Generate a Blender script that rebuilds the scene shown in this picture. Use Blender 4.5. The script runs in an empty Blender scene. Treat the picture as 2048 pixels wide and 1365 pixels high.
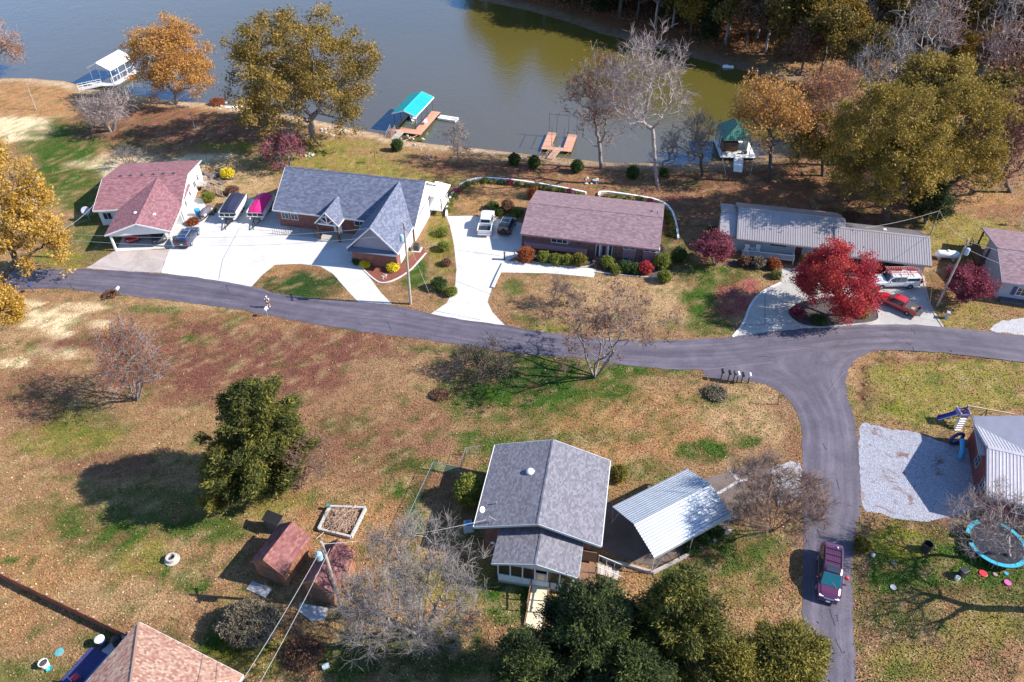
import bpy, bmesh, math, random
import numpy as np
from mathutils import Vector, Matrix
from mathutils.geometry import tessellate_polygon

SC = bpy.context.scene
COL = SC.collection
R = math.radians
rng = np.random.default_rng(11)
random.seed(11)

# ---------------------------------------------------------------- camera, sky, sun, exposure
CAM_H, FPX = 57.0, 1480.0
PITCH = math.atan2(FPX, 1709.0)            # degrees below the horizon
cam = bpy.data.cameras.new('drone_camera')
cam.sensor_width = 36.0
cam.lens = 36.0 * FPX / 2048.0
cam.clip_start, cam.clip_end = 0.5, 6000.0
cam_o = bpy.data.objects.new('drone_camera', cam)
COL.objects.link(cam_o)
cam_o.location = (0, 0, CAM_H)
cam_o.rotation_euler = (math.pi / 2 - PITCH, 0, 0)
SC.camera = cam_o

SUN_EL, SUN_AZ = R(36.0), R(95.0)          # azimuth measured from +Y towards +X
world = bpy.data.worlds.new('World')
SC.world = world
world.use_nodes = True
wn = world.node_tree
sky = wn.nodes.new('ShaderNodeTexSky')
sky.sky_type = 'NISHITA'
sky.sun_disc = False
sky.sun_elevation = SUN_EL
sky.sun_rotation = SUN_AZ
sky.air_density, sky.dust_density, sky.ozone_density = 1.0, 0.1, 5.0
bgn = wn.nodes['Background']
bgn.inputs['Strength'].default_value = 0.125
wn.links.new(sky.outputs['Color'], bgn.inputs['Color'])

sun = bpy.data.lights.new('sun', 'SUN')
sun.energy, sun.angle, sun.color = 4.8, R(0.5), (1.0, 0.93, 0.83)
sun_o = bpy.data.objects.new('sun', sun)
COL.objects.link(sun_o)
sd = Vector((math.sin(SUN_AZ) * math.cos(SUN_EL), math.cos(SUN_AZ) * math.cos(SUN_EL), math.sin(SUN_EL)))
sun_o.rotation_euler = sd.to_track_quat('Z', 'Y').to_euler()
sun_o.location = sd * 300

SC.view_settings.view_transform = 'Standard'
SC.view_settings.look = 'None'
SC.view_settings.exposure = 1.05
SC.view_settings.gamma = 1.0
SC.view_settings.use_curve_mapping = False
SC.render.resolution_x, SC.render.resolution_y = 1024, 682

# ---------------------------------------------------------------- geometry of the view: photo pixel <-> ground
cp, sp = math.cos(PITCH), math.sin(PITCH)

def proj(p):
    p = np.asarray(p, float)
    x, y, z = p[..., 0], p[..., 1], p[..., 2] - CAM_H
    d = y * cp - z * sp
    u = y * sp + z * cp
    return np.stack([1024 + FPX * x / d, 682.5 - FPX * u / d], -1)

def back(px, py, z):
    cx, cy = (px - 1024) / FPX, (682.5 - py) / FPX
    dx, dy, dz = cx, cp + cy * sp, -sp + cy * cp
    t = (z - CAM_H) / dz
    return np.array([t * dx, t * dy, z])

# ---------------------------------------------------------------- numpy value noise
def _hash(ix, iy, s):
    h = (ix.astype(np.int64) * 374761393 + iy.astype(np.int64) * 668265263 + s * 1442695041) & 0x7fffffff
    h = ((h ^ (h >> 13)) * 1274126177) & 0x7fffffff
    return ((h ^ (h >> 16)) & 0xffff) / 65535.0

def vnoise(x, y, s=0):
    ix, iy = np.floor(x), np.floor(y)
    fx, fy = x - ix, y - iy
    fx, fy = fx * fx * (3 - 2 * fx), fy * fy * (3 - 2 * fy)
    a, b = _hash(ix, iy, s), _hash(ix + 1, iy, s)
    c, d = _hash(ix, iy + 1, s), _hash(ix + 1, iy + 1, s)
    return (a * (1 - fx) + b * fx) * (1 - fy) + (c * (1 - fx) + d * fx) * fy

def fbm(x, y, s=0, o=4):
    t, amp, tot = 0, 1.0, 0
    for k in range(o):
        t = t + amp * vnoise(x * 2 ** k, y * 2 ** k, s + k)
        tot += amp
        amp *= 0.55
    return t / tot

# ---------------------------------------------------------------- shoreline and terrain height
WATER_Z = -1.0
NEAR_SHORE = [(-900, 60), (-260, 135), (-60, 155), (0, 157), (60, 157), (130, 163), (190, 180), (250, 186), (330, 200), (420, 207), (470, 212),
              (560, 226), (650, 245), (720, 261), (760, 268), (800, 280), (860, 288), (900, 292), (960, 298), (1030, 306),
              (1080, 312), (1160, 320), (1230, 327), (1300, 327), (1360, 330), (1440, 322), (1500, 322), (1535, 305),
              (1580, 270), (1625, 240), (1660, 205), (1640, 176), (1560, 158)]
FAR_SHORE = [(1500, 145), (1440, 130), (1400, 120), (1300, 92), (1200, 67), (1130, 42), (1050, 20), (960, 2), (880, -24), (780, -60), (640, -130)]
shore_n = [back(x, y, WATER_Z)[:2] for x, y in NEAR_SHORE]
shore_f = [back(x, y, WATER_Z)[:2] for x, y in FAR_SHORE]
lake_poly = np.array(shore_n + shore_f + [np.array([-60.0, 1500.0]), np.array([-2500.0, 1500.0]), np.array([-2500.0, 180.0])])

def in_poly(x, y, poly):
    x, y = np.asarray(x, float), np.asarray(y, float)
    inside = np.zeros(x.shape, bool)
    n = len(poly)
    for i in range(n):
        x0, y0 = poly[i]
        x1, y1 = poly[(i + 1) % n]
        if y0 == y1:
            continue
        c = ((y0 > y) != (y1 > y)) & (x < (x1 - x0) * (y - y0) / (y1 - y0) + x0)
        inside ^= c
    return inside

def line_dist(x, y, pts, closed=False):
    x, y = np.asarray(x, float), np.asarray(y, float)
    best = np.full(x.shape, 1e9)
    n = len(pts)
    for i in range(n if closed else n - 1):
        x0, y0 = pts[i]
        x1, y1 = pts[(i + 1) % n]
        dx, dy = x1 - x0, y1 - y0
        L = dx * dx + dy * dy + 1e-9
        t = np.clip(((x - x0) * dx + (y - y0) * dy) / L, 0, 1)
        best = np.minimum(best, np.hypot(x - x0 - t * dx, y - y0 - t * dy))
    return best

def shore_sd(x, y):                      # > 0 on land
    d = line_dist(x, y, lake_poly, True)
    return np.where(in_poly(x, y, lake_poly), -d, d)

DITCH = [back(x, y, 0)[:2] for x, y in [(2060, 738), (1960, 725), (1880, 716), (1800, 711), (1750, 713), (1722, 730), (1722, 770), (1724, 815)]]

def terrain(x, y):
    x, y = np.asarray(x, float), np.asarray(y, float)
    sdv = shore_sd(x, y)
    near = np.clip(WATER_Z + np.minimum(sdv, 60) * 0.16, -3.0, 0.0)
    fd = line_dist(x, y, shore_f)
    nd = line_dist(x, y, shore_n)
    far = np.clip(WATER_Z + np.minimum(sdv, 60) * 0.14, -3.0, 2.5)
    w = np.clip((nd - fd) / 20.0 + 0.3, 0, 1)
    z = near * (1 - w) + far * w
    dd = line_dist(x, y, DITCH)
    z = z - 0.35 * np.exp(-(dd / 0.55) ** 2)
    return z

def gz(x, y):
    return float(terrain(np.array([x]), np.array([y]))[0])

def P(px, py, z=None):
    """photo pixel -> point on the terrain (or at height z)"""
    if z is not None:
        return Vector(back(px, py, z))
    p = back(px, py, 0.0)
    if p[1] > 95:
        for _ in range(4):
            p = back(px, py, gz(p[0], p[1]))
    return Vector(p)

# ---------------------------------------------------------------- objects
def tag(o, label=None, cat=None, group=None, kind=None):
    if label: o['label'] = label
    if cat: o['category'] = cat
    if group: o['group'] = group
    if kind: o['kind'] = kind
    return o

def thing(name, label, cat, loc=(0, 0, 0), rot=0.0, group=None):
    o = bpy.data.objects.new(name, None)
    o.empty_display_size = 0.3
    COL.objects.link(o)
    o.location = loc
    o.rotation_euler = (0, 0, rot)
    return tag(o, label, cat, group)

def mesh_obj(name, me, mat, parent=None, label=None):
    o = bpy.data.objects.new(name, me)
    COL.objects.link(o)
    if mat and not me.materials:
        me.materials.append(mat)
    if parent: o.parent = parent
    if label: o['label'] = label
    return o

def copy_thing(root, loc=None, rot=None, scale=None, label=None, group=None):
    def rec(o, par):
        c = o.copy()
        COL.objects.link(c)
        if par is not None: c.parent = par
        for ch in list(kids.get(o.name, [])): rec(ch, c)
        return c
    kids = {}
    stack = [root]
    while stack:
        o = stack.pop()
        kids[o.name] = list(o.children)
        stack.extend(o.children)
    c = rec(root, None)
    if loc is not None: c.location = loc
    if rot is not None: c.rotation_euler = (0, 0, rot)
    if scale is not None: c.scale = (scale, scale, scale) if isinstance(scale, (int, float)) else scale
    return tag(c, label, None, group)

class MB:
    """collects simple shapes into ONE mesh"""
    def __init__(s): s.v, s.f = [], []
    def add(s, vs, fs):
        b = len(s.v)
        s.v += [tuple(v) for v in vs]
        s.f += [tuple(i + b for i in f) for f in fs]
        return s
    def box(s, c, d, rz=0.0, m=None):
        hx, hy, hz = d[0] / 2, d[1] / 2, d[2] / 2
        vs = [Vector((x * hx, y * hy, z * hz)) for z in (-1, 1) for y in (-1, 1) for x in (-1, 1)]
        M = m if m is not None else Matrix.Rotation(rz, 4, 'Z')
        vs = [M @ v + Vector(c) for v in vs]
        return s.add(vs, [(0, 2, 3, 1), (4, 5, 7, 6), (0, 1, 5, 4), (2, 6, 7, 3), (0, 4, 6, 2), (1, 3, 7, 5)])
    def box2(s, a, b):
        return s.box([(a[i] + b[i]) / 2 for i in range(3)], [abs(b[i] - a[i]) for i in range(3)])
    def beam(s, a, b, w, h=None):
        a, b = Vector(a), Vector(b)
        d = b - a
        q = d.to_track_quat('X', 'Z').to_matrix().to_4x4()
        return s.box((a + b) / 2, (d.length, w, h or w), m=q)
    def quad(s, *p): return s.add(p, [tuple(range(len(p)))])
    def slab(s, pts, t, n=None):
        """polygon given as 3D points, thickened downward/along -n by t"""
        pts = [Vector(p) for p in pts]
        if n is None:
            n = (pts[1] - pts[0]).cross(pts[2] - pts[1]).normalized()
        low = [p - n * t for p in pts]
        k = len(pts)
        return s.add(pts + low, [tuple(range(k)), tuple(range(2 * k - 1, k - 1, -1))] + [(i, i + k, (i + 1) % k + k, (i + 1) % k) for i in range(k)])
    def prism(s, poly, z0, z1):
        k = len(poly)
        vs = [(p[0], p[1], z0) for p in poly] + [(p[0], p[1], z1) for p in poly]
        return s.add(vs, [tuple(range(k - 1, -1, -1)), tuple(range(k, 2 * k))] + [(i, (i + 1) % k, (i + 1) % k + k, i + k) for i in range(k)])
    def tube(s, a, b, r0, r1=None, n=8, cap=True):
        r1 = r0 if r1 is None else r1
        a, b = Vector(a), Vector(b)
        d = (b - a).normalized()
        u = d.orthogonal().normalized()
        w = d.cross(u)
        vs = []
        for (c, r) in ((a, r0), (b, r1)):
            for i in range(n):
                t = 2 * math.pi * i / n
                vs.append(c + (u * math.cos(t) + w * math.sin(t)) * r)
        fs = [(i, (i + 1) % n, (i + 1) % n + n, i + n) for i in range(n)]
        if cap: fs += [tuple(range(n - 1, -1, -1)), tuple(range(n, 2 * n))]
        return s.add(vs, fs)
    def path(s, pts, r, n=6):
        for i in range(len(pts) - 1): s.tube(pts[i], pts[i + 1], r, r, n)
        return s
    def lathe(s, prof, c=(0, 0, 0), n=16, axis='Z'):
        vs, fs = [], []
        for (r, z) in prof:
            for i in range(n):
                t = 2 * math.pi * i / n
                p = (r * math.cos(t), r * math.sin(t), z)
                if axis == 'X': p = (z, r * math.cos(t), r * math.sin(t))
                if axis == 'Y': p = (r * math.cos(t), z, r * math.sin(t))
                vs.append((c[0] + p[0], c[1] + p[1], c[2] + p[2]))
        for k in range(len(prof) - 1):
            for i in range(n):
                a, b = k * n + i, k * n + (i + 1) % n
                fs.append((a, b, b + n, a + n))
        fs.append(tuple(range(n - 1, -1, -1)))
        fs.append(tuple(range((len(prof) - 1) * n, len(prof) * n)))
        return s.add(vs, fs)
    def ball(s, c, r, n=10, m=6, jit=0.0):
        prof = []
        r = (r, r, r) if isinstance(r, (int, float)) else r
        vs, fs = [(c[0], c[1], c[2] - r[2])], []
        for k in range(1, m):
            a = math.pi * k / m - math.pi / 2
            for i in range(n):
                t = 2 * math.pi * i / n
                q = 1 + random.uniform(-jit, jit)
                vs.append((c[0] + r[0] * q * math.cos(a) * math.cos(t), c[1] + r[1] * q * math.cos(a) * math.sin(t), c[2] + r[2] * q * math.sin(a)))
        vs.append((c[0], c[1], c[2] + r[2]))
        for i in range(n):
            fs.append((0, 1 + (i + 1) % n, 1 + i))
            fs.append((len(vs) - 1, 1 + (m - 2) * n + i, 1 + (m - 2) * n + (i + 1) % n))
        for k in range(m - 2):
            for i in range(n):
                a, b = 1 + k * n + i, 1 + k * n + (i + 1) % n
                fs.append((a, b, b + n, a + n))
        return s.add(vs, fs)
    def mesh(s, name, mat=None, smooth=False, bevel=0.0):
        me = bpy.data.meshes.new(name)
        me.from_pydata(s.v, [], s.f)
        if bevel > 0:
            bm = bmesh.new()
            bm.from_mesh(me)
            bmesh.ops.remove_doubles(bm, verts=bm.verts, dist=1e-5)
            es = [e for e in bm.edges if len(e.link_faces) == 2 and e.calc_face_angle(0) > 0.5]
            bmesh.ops.bevel(bm, geom=es, offset=bevel, segments=2, profile=0.6, affect='EDGES', clamp_overlap=True)
            bm.to_mesh(me)
            bm.free()
        if smooth:
            me.polygons.foreach_set('use_smooth', [True] * len(me.polygons))
        if mat: me.materials.append(mat)
        me.update()
        return me
    def build(s, name, mat, parent=None, smooth=False, bevel=0.0, label=None, kind=None):
        o = mesh_obj(name, s.mesh(name, mat, smooth, bevel), mat, parent, label)
        if kind: o['kind'] = kind
        return o

def np_mesh(name, verts, faces, mat, smooth=False):
    """fast mesh from numpy arrays; faces (n,3) or (n,4)"""
    me = bpy.data.meshes.new(name)
    verts = np.ascontiguousarray(verts, np.float32)
    faces = np.ascontiguousarray(faces, np.int32)
    n, k = faces.shape
    me.vertices.add(len(verts))
    me.vertices.foreach_set('co', verts.ravel())
    me.loops.add(n * k)
    me.loops.foreach_set('vertex_index', faces.ravel())
    me.polygons.add(n)
    me.polygons.foreach_set('loop_start', np.arange(0, n * k, k, dtype=np.int32))
    me.polygons.foreach_set('use_smooth', np.full(n, bool(smooth)))
    if mat: me.materials.append(mat)
    me.update(calc_edges=True)
    return me

# ---------------------------------------------------------------- materials
MATS = {}
def _nodes(name):
    m = bpy.data.materials.new(name)
    m.use_nodes = True
    nt = m.node_tree
    return m, nt, nt.nodes['Principled BSDF'], nt.nodes, nt.links

def _mul(c, k): return tuple(min(1.0, max(0.0, x * k)) for x in c[:3]) + (1,)

def ramp(N, L, src, stops):
    r = N.new('ShaderNodeValToRGB')
    e = r.color_ramp.elements
    while len(e) > 1: e.remove(e[-1])
    e[0].position, e[0].color = stops[0][0], tuple(stops[0][1][:3]) + (1,)
    for p, c in stops[1:]:
        k = e.new(p)
        k.color = tuple(c[:3]) + (1,)
    L.new(src, r.inputs['Fac'])
    return r

def noise(N, L, vec, scale, detail=4, rough=0.6, dist=0.0):
    n = N.new('ShaderNodeTexNoise')
    n.inputs['Scale'].default_value = scale
    n.inputs['Detail'].default_value = detail
    n.inputs['Roughness'].default_value = rough
    n.inputs['Distortion'].default_value = dist
    if vec is not None: L.new(vec, n.inputs['Vector'])
    return n

def mat(name, col, rough=0.6, metal=0.0, var=0.18, scale=6.0, bump=0.0, bscale=None, coat=0.0, spec=None, rnd=0.0, obj_space=True):
    """painted / plain surface: colour wandering a little with noise, optional fine relief"""
    if name in MATS: return MATS[name]
    m, nt, b, N, L = _nodes(name)
    tc = N.new('ShaderNodeTexCoord')
    v = tc.outputs['Object' if obj_space else 'Generated']
    n = noise(N, L, v, scale, 5, 0.65)
    r = ramp(N, L, n.outputs['Fac'], [(0.3, _mul(col, 1 - var)), (0.7, _mul(col, 1 + var))])
    out = r.outputs['Color']
    if rnd > 0:
        oi = N.new('ShaderNodeObjectInfo')
        mr = N.new('ShaderNodeMapRange')
        mr.inputs['To Min'].default_value, mr.inputs['To Max'].default_value = 1 - rnd, 1 + rnd
        L.new(oi.outputs['Random'], mr.inputs['Value'])
        mx = N.new('ShaderNodeMix')
        mx.data_type, mx.blend_type = 'RGBA', 'MULTIPLY'
        mx.inputs[0].default_value = 1.0
        L.new(out, mx.inputs[6])
        L.new(mr.outputs['Result'], mx.inputs[7])
        out = mx.outputs[2]
    L.new(out, b.inputs['Base Color'])
    b.inputs['Roughness'].default_value = rough
    b.inputs['Metallic'].default_value = metal
    if coat: b.inputs['Coat Weight'].default_value = coat
    if spec is not None: b.inputs['Specular IOR Level'].default_value = spec
    if bump > 0:
        nb = noise(N, L, v, bscale or scale * 5, 4, 0.6)
        bp = N.new('ShaderNodeBump')
        bp.inputs['Strength'].default_value = bump
        bp.inputs['Distance'].default_value = 0.03
        L.new(nb.outputs['Fac'], bp.inputs['Height'])
        L.new(bp.outputs['Normal'], b.inputs['Normal'])
    MATS[name] = m
    return m

def mat_island(name, stops, rough=0.8, transl=0.0, nscale=0.0, spec=0.3):
    """every separate piece of the mesh (leaf, shingle) gets its own colour from the stops"""
    if name in MATS: return MATS[name]
    m, nt, b, N, L = _nodes(name)
    g = N.new('ShaderNodeNewGeometry')
    src = g.outputs['Random Per Island']
    if nscale > 0:
        tc = N.new('ShaderNodeTexCoord')
        n = noise(N, L, tc.outputs['Object'], nscale, 3, 0.6)
        mr = N.new('ShaderNodeMapRange')
        mr.inputs['From Min'].default_value, mr.inputs['From Max'].default_value = 0.3, 0.7
        L.new(n.outputs['Fac'], mr.inputs['Value'])
        mx = N.new('ShaderNodeMix')
        mx.data_type = 'FLOAT'
        mx.inputs[0].default_value = 0.55
        L.new(src, mx.inputs[2])
        L.new(mr.outputs['Result'], mx.inputs[3])
        src = mx.outputs[0]
    r = ramp(N, L, src, stops)
    L.new(r.outputs['Color'], b.inputs['Base Color'])
    b.inputs['Roughness'].default_value = rough
    b.inputs['Specular IOR Level'].default_value = spec
    if transl > 0:
        t = N.new('ShaderNodeBsdfTranslucent')
        L.new(r.outputs['Color'], t.inputs['Color'])
        ms = N.new('ShaderNodeMixShader')
        ms.inputs['Fac'].default_value = transl
        L.new(b.outputs['BSDF'], ms.inputs[1])
        L.new(t.outputs['BSDF'], ms.inputs[2])
        L.new(ms.outputs['Shader'], N['Material Output'].inputs['Surface'])
    MATS[name] = m
    return m

def mat_brick(name, c1, c2, mortar, bw=0.22, bh=0.075):
    if name in MATS: return MATS[name]
    m, nt, b, N, L = _nodes(name)
    tc = N.new('ShaderNodeTexCoord')
    sx = N.new('ShaderNodeSeparateXYZ')
    L.new(tc.outputs['Object'], sx.inputs[0])
    ad = N.new('ShaderNodeMath')
    L.new(sx.outputs['X'], ad.inputs[0])
    L.new(sx.outputs['Y'], ad.inputs[1])
    cx = N.new('ShaderNodeCombineXYZ')
    L.new(ad.outputs[0], cx.inputs['X'])
    L.new(sx.outputs['Z'], cx.inputs['Y'])
    br = N.new('ShaderNodeTexBrick')
    br.inputs['Scale'].default_value = 1.0
    br.inputs['Brick Width'].default_value = bw
    br.inputs['Row Height'].default_value = bh
    br.inputs['Mortar Size'].default_value = 0.008
    br.inputs['Color1'].default_value = tuple(c1) + (1,)
    br.inputs['Color2'].default_value = tuple(c2) + (1,)
    br.inputs['Mortar'].default_value = tuple(mortar) + (1,)
    L.new(cx.outputs[0], br.inputs['Vector'])
    n = noise(N, L, tc.outputs['Object'], 1.7, 6, 0.7)
    mx = N.new('ShaderNodeMix')
    mx.data_type, mx.blend_type = 'RGBA', 'MULTIPLY'
    mx.inputs[0].default_value = 1.0
    rr = ramp(N, L, n.outputs['Fac'], [(0.3, (0.65, 0.65, 0.65)), (0.7, (1.25, 1.2, 1.15))])
    L.new(br.outputs['Color'], mx.inputs[6])
    L.new(rr.outputs['Color'], mx.inputs[7])
    L.new(mx.outputs[2], b.inputs['Base Color'])
    b.inputs['Roughness'].default_value = 0.85
    bp = N.new('ShaderNodeBump')
    bp.inputs['Strength'].default_value = 0.5
    bp.inputs['Distance'].default_value = 0.01
    L.new(br.outputs['Fac'], bp.inputs['Height'])
    bp.invert = True
    L.new(bp.outputs['Normal'], b.inputs['Normal'])
    MATS[name] = m
    return m

def mat_concrete(name, col, stain=0.35, joint=0.0):
    if name in MATS: return MATS[name]
    m, nt, b, N, L = _nodes(name)
    tc = N.new('ShaderNodeTexCoord')
    v = tc.outputs['Object']
    n1 = noise(N, L, v, 0.35, 6, 0.7, 0.6)
    n2 = noise(N, L, v, 9.0, 4, 0.7)
    r1 = ramp(N, L, n1.outputs['Fac'], [(0.3, _mul(col, 1 - stain)), (0.55, col), (0.75, _mul(col, 1 + stain * 0.4))])
    r2 = ramp(N, L, n2.outputs['Fac'], [(0.35, (0.82, 0.82, 0.84)), (0.65, (1.08, 1.07, 1.05))])
    mx = N.new('ShaderNodeMix')
    mx.data_type, mx.blend_type = 'RGBA', 'MULTIPLY'
    mx.inputs[0].default_value = 1.0
    L.new(r1.outputs['Color'], mx.inputs[6])
    L.new(r2.outputs['Color'], mx.inputs[7])
    L.new(mx.outputs[2], b.inputs['Base Color'])
    b.inputs['Roughness'].default_value = 0.85
    bp = N.new('ShaderNodeBump')
    bp.inputs['Strength'].default_value = 0.25
    bp.inputs['Distance'].default_value = 0.02
    L.new(n2.outputs['Fac'], bp.inputs['Height'])
    L.new(bp.outputs['Normal'], b.inputs['Normal'])
    MATS[name] = m
    return m

def mat_gravel(name, c1, c2, c3):
    if name in MATS: return MATS[name]
    m, nt, b, N, L = _nodes(name)
    tc = N.new('ShaderNodeTexCoord')
    v = tc.outputs['Object']
    vo = N.new('ShaderNodeTexVoronoi')
    vo.inputs['Scale'].default_value = 16.0
    L.new(v, vo.inputs['Vector'])
    n1 = noise(N, L, v, 0.5, 6, 0.7, 1.0)
    r0 = ramp(N, L, vo.outputs['Color'], [(0.15, _mul(c1, 0.75)), (0.5, c1), (0.85, c2)])
    r1 = ramp(N, L, n1.outputs['Fac'], [(0.56, (0, 0, 0)), (0.66, (1, 1, 1))])
    mx = N.new('ShaderNodeMix')
    mx.data_type = 'RGBA'
    L.new(r1.outputs['Color'], mx.inputs[0])
    L.new(r0.outputs['Color'], mx.inputs[6])
    mx.inputs[7].default_value = tuple(c3) + (1,)
    L.new(mx.outputs[2], b.inputs['Base Color'])
    b.inputs['Roughness'].default_value = 0.9
    bp = N.new('ShaderNodeBump')
    bp.inputs['Strength'].default_value = 0.8
    bp.inputs['Distance'].default_value = 0.06
    L.new(vo.outputs['Distance'], bp.inputs['Height'])
    L.new(bp.outputs['Normal'], b.inputs['Normal'])
    MATS[name] = m
    return m

def mat_asphalt():
    m, nt, b, N, L = _nodes('asphalt')
    uv = N.new('ShaderNodeUVMap')
    uv.uv_map = 'UVMap'
    mp = N.new('ShaderNodeMapping')
    mp.inputs['Scale'].default_value = (0.02, 2.2, 1)
    L.new(uv.outputs['UV'], mp.inputs['Vector'])
    n0 = noise(N, L, mp.outputs['Vector'], 3.0, 4, 0.6)
    tc = N.new('ShaderNodeTexCoord')
    v = tc.outputs['Object']
    n1 = noise(N, L, v, 0.45, 6, 0.7, 0.5)
    n2 = noise(N, L, v, 14.0, 3, 0.7)
    base = ramp(N, L, n0.outputs['Fac'], [(0.3, (0.066, 0.058, 0.078)), (0.5, (0.094, 0.083, 0.108)), (0.7, (0.138, 0.122, 0.150))])
    r1 = ramp(N, L, n1.outputs['Fac'], [(0.3, (0.74, 0.74, 0.78)), (0.7, (1.2, 1.18, 1.16))])
    r2 = ramp(N, L, n2.outputs['Fac'], [(0.3, (0.65, 0.65, 0.65)), (0.7, (1.35, 1.33, 1.38))])
    out = base.outputs['Color']
    for r in (r1, r2):
        mx = N.new('ShaderNodeMix')
        mx.data_type, mx.blend_type = 'RGBA', 'MULTIPLY'
        mx.inputs[0].default_value = 1.0
        L.new(out, mx.inputs[6])
        L.new(r.outputs['Color'], mx.inputs[7])
        out = mx.outputs[2]
    L.new(out, b.inputs['Base Color'])
    b.inputs['Roughness'].default_value = 0.8
    bp = N.new('ShaderNodeBump')
    bp.inputs['Strength'].default_value = 0.35
    bp.inputs['Distance'].default_value = 0.02
    L.new(n2.outputs['Fac'], bp.inputs['Height'])
    L.new(bp.outputs['Normal'], b.inputs['Normal'])
    MATS['asphalt'] = m
    return m

def mat_ground():
    """colour stored per vertex (grass, leaves, bare soil, painted shade), broken up by fine noise"""
    m, nt, b, N, L = _nodes('lawn_soil')
    at = N.new('ShaderNodeAttribute')
    at.attribute_name = 'Col'
    tc = N.new('ShaderNodeTexCoord')
    v = tc.outputs['Object']
    out = at.outputs['Color']
    n1 = noise(N, L, v, 1.1, 6, 0.75, 0.4)
    n2 = noise(N, L, v, 6.0, 4, 0.8)
    n3 = noise(N, L, v, 2.3, 5, 0.75)
    for n, lo, hi in ((n1, (0.72, 0.72, 0.70), (1.28, 1.26, 1.26)), (n2, (0.40, 0.41, 0.40), (1.60, 1.57, 1.54)), (n3, (0.82, 0.96, 0.86), (1.18, 1.03, 1.08))):
        r = ramp(N, L, n.outputs['Fac'], [(0.32, lo), (0.68, hi)])
        mx = N.new('ShaderNodeMix')
        mx.data_type, mx.blend_type = 'RGBA', 'MULTIPLY'
        mx.inputs[0].default_value = 1.0
        mx.clamp_result = False
        L.new(out, mx.inputs[6])
        L.new(r.outputs['Color'], mx.inputs[7])
        out = mx.outputs[2]
    L.new(out, b.inputs['Base Color'])
    b.inputs['Roughness'].default_value = 0.95
    b.inputs['Specular IOR Level'].default_value = 0.15
    bp = N.new('ShaderNodeBump')
    bp.inputs['Strength'].default_value = 0.9
    bp.inputs['Distance'].default_value = 0.10
    L.new(n2.outputs['Fac'], bp.inputs['Height'])
    L.new(bp.outputs['Normal'], b.inputs['Normal'])
    MATS['ground'] = m
    return m

def mat_litter():
    m, nt, b, N, L = _nodes('fallen_leaf')
    at = N.new('ShaderNodeAttribute')
    at.attribute_name = 'Col'
    L.new(at.outputs['Color'], b.inputs['Base Color'])
    b.inputs['Roughness'].default_value = 0.85
    b.inputs['Specular IOR Level'].default_value = 0.2
    return m

def mat_water():
    m, nt, b, N, L = _nodes('lake_water')
    tc = N.new('ShaderNodeTexCoord')
    v = tc.outputs['Object']
    mp = N.new('ShaderNodeMapping')
    mp.inputs['Scale'].default_value = (1.0, 1.0, 1.0)
    L.new(v, mp.inputs['Vector'])
    n0 = noise(N, L, v, 0.012, 3, 0.5)
    c = ramp(N, L, n0.outputs['Fac'], [(0.3, (0.092, 0.077, 0.017)), (0.7, (0.118, 0.096, 0.022))])
    L.new(c.outputs['Color'], b.inputs['Base Color'])
    b.inputs['Roughness'].default_value = 0.06
    b.inputs['IOR'].default_value = 1.85
    b.inputs['Specular IOR Level'].default_value = 1.0
    b.inputs['Specular Tint'].default_value = (0.10, 0.45, 1.0, 1)
    n1 = noise(N, L, mp.outputs['Vector'], 1.3, 4, 0.6, 0.2)
    n2 = noise(N, L, mp.outputs['Vector'], 0.25, 3, 0.5, 0.3)
    mx = N.new('ShaderNodeMath')
    mx.operation = 'ADD'
    L.new(n1.outputs['Fac'], mx.inputs[0])
    L.new(n2.outputs['Fac'], mx.inputs[1])
    bp = N.new('ShaderNodeBump')
    bp.inputs['Strength'].default_value = 0.5
    bp.inputs['Distance'].default_value = 0.09
    L.new(mx.outputs[0], bp.inputs['Height'])
    L.new(bp.outputs['Normal'], b.inputs['Normal'])
    MATS['water'] = m
    return m

def shingle_mat(name, cols):
    k = len(cols) - 1
    return mat_island(name, [(i / k, c) for i, c in enumerate(cols)], 0.9, 0, 0, 0.2)

M = {}
M['asphalt'] = mat_asphalt()
M['ground'] = mat_ground()
M['water'] = mat_water()
M['litter'] = mat_litter()
M['seam'] = mat('faded_asphalt', (.17, .15, .185), .85)
M['conc_white'] = mat_concrete('pale_concrete', (0.56, 0.545, 0.54), 0.20)
M['conc_pink'] = mat_concrete('weathered_concrete', (0.42, 0.36, 0.34), 0.30)
M['conc_grey'] = mat_concrete('driveway_concrete', (0.40, 0.38, 0.36), 0.22)
M['conc_old'] = mat_concrete('old_dark_concrete', (0.15, 0.115, 0.10), 0.45)
M['conc_patio'] = mat_concrete('patio_concrete', (0.36, 0.37, 0.40), 0.2)
M['gravel'] = mat_gravel('blue_gravel', (0.27, 0.275, 0.33), (0.44, 0.45, 0.52), (0.17, 0.10, 0.085))
M['gravel_white'] = mat_gravel('white_gravel', (0.40, 0.39, 0.41), (0.56, 0.55, 0.57), (0.34, 0.29, 0.27))
M['mulch_red'] = mat_gravel('red_mulch', (0.20, 0.055, 0.035), (0.30, 0.10, 0.06), (0.15, 0.07, 0.04))
M['mulch_dark'] = mat_gravel('dark_mulch', (0.055, 0.042, 0.042), (0.12, 0.10, 0.10), (0.16, 0.08, 0.05))
M['white'] = mat('white_paint', (0.78, 0.78, 0.77), 0.5, var=0.05, scale=2)
M['trim'] = mat('white_trim', (0.72, 0.72, 0.72), 0.5, var=0.06, scale=3)
M['siding_white'] = mat('white_siding', (0.70, 0.70, 0.70), 0.6, var=0.05, scale=1.5)
M['siding_blue'] = mat('light_blue_siding', (0.42, 0.50, 0.55), 0.6, var=0.08, scale=1.5)
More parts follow.
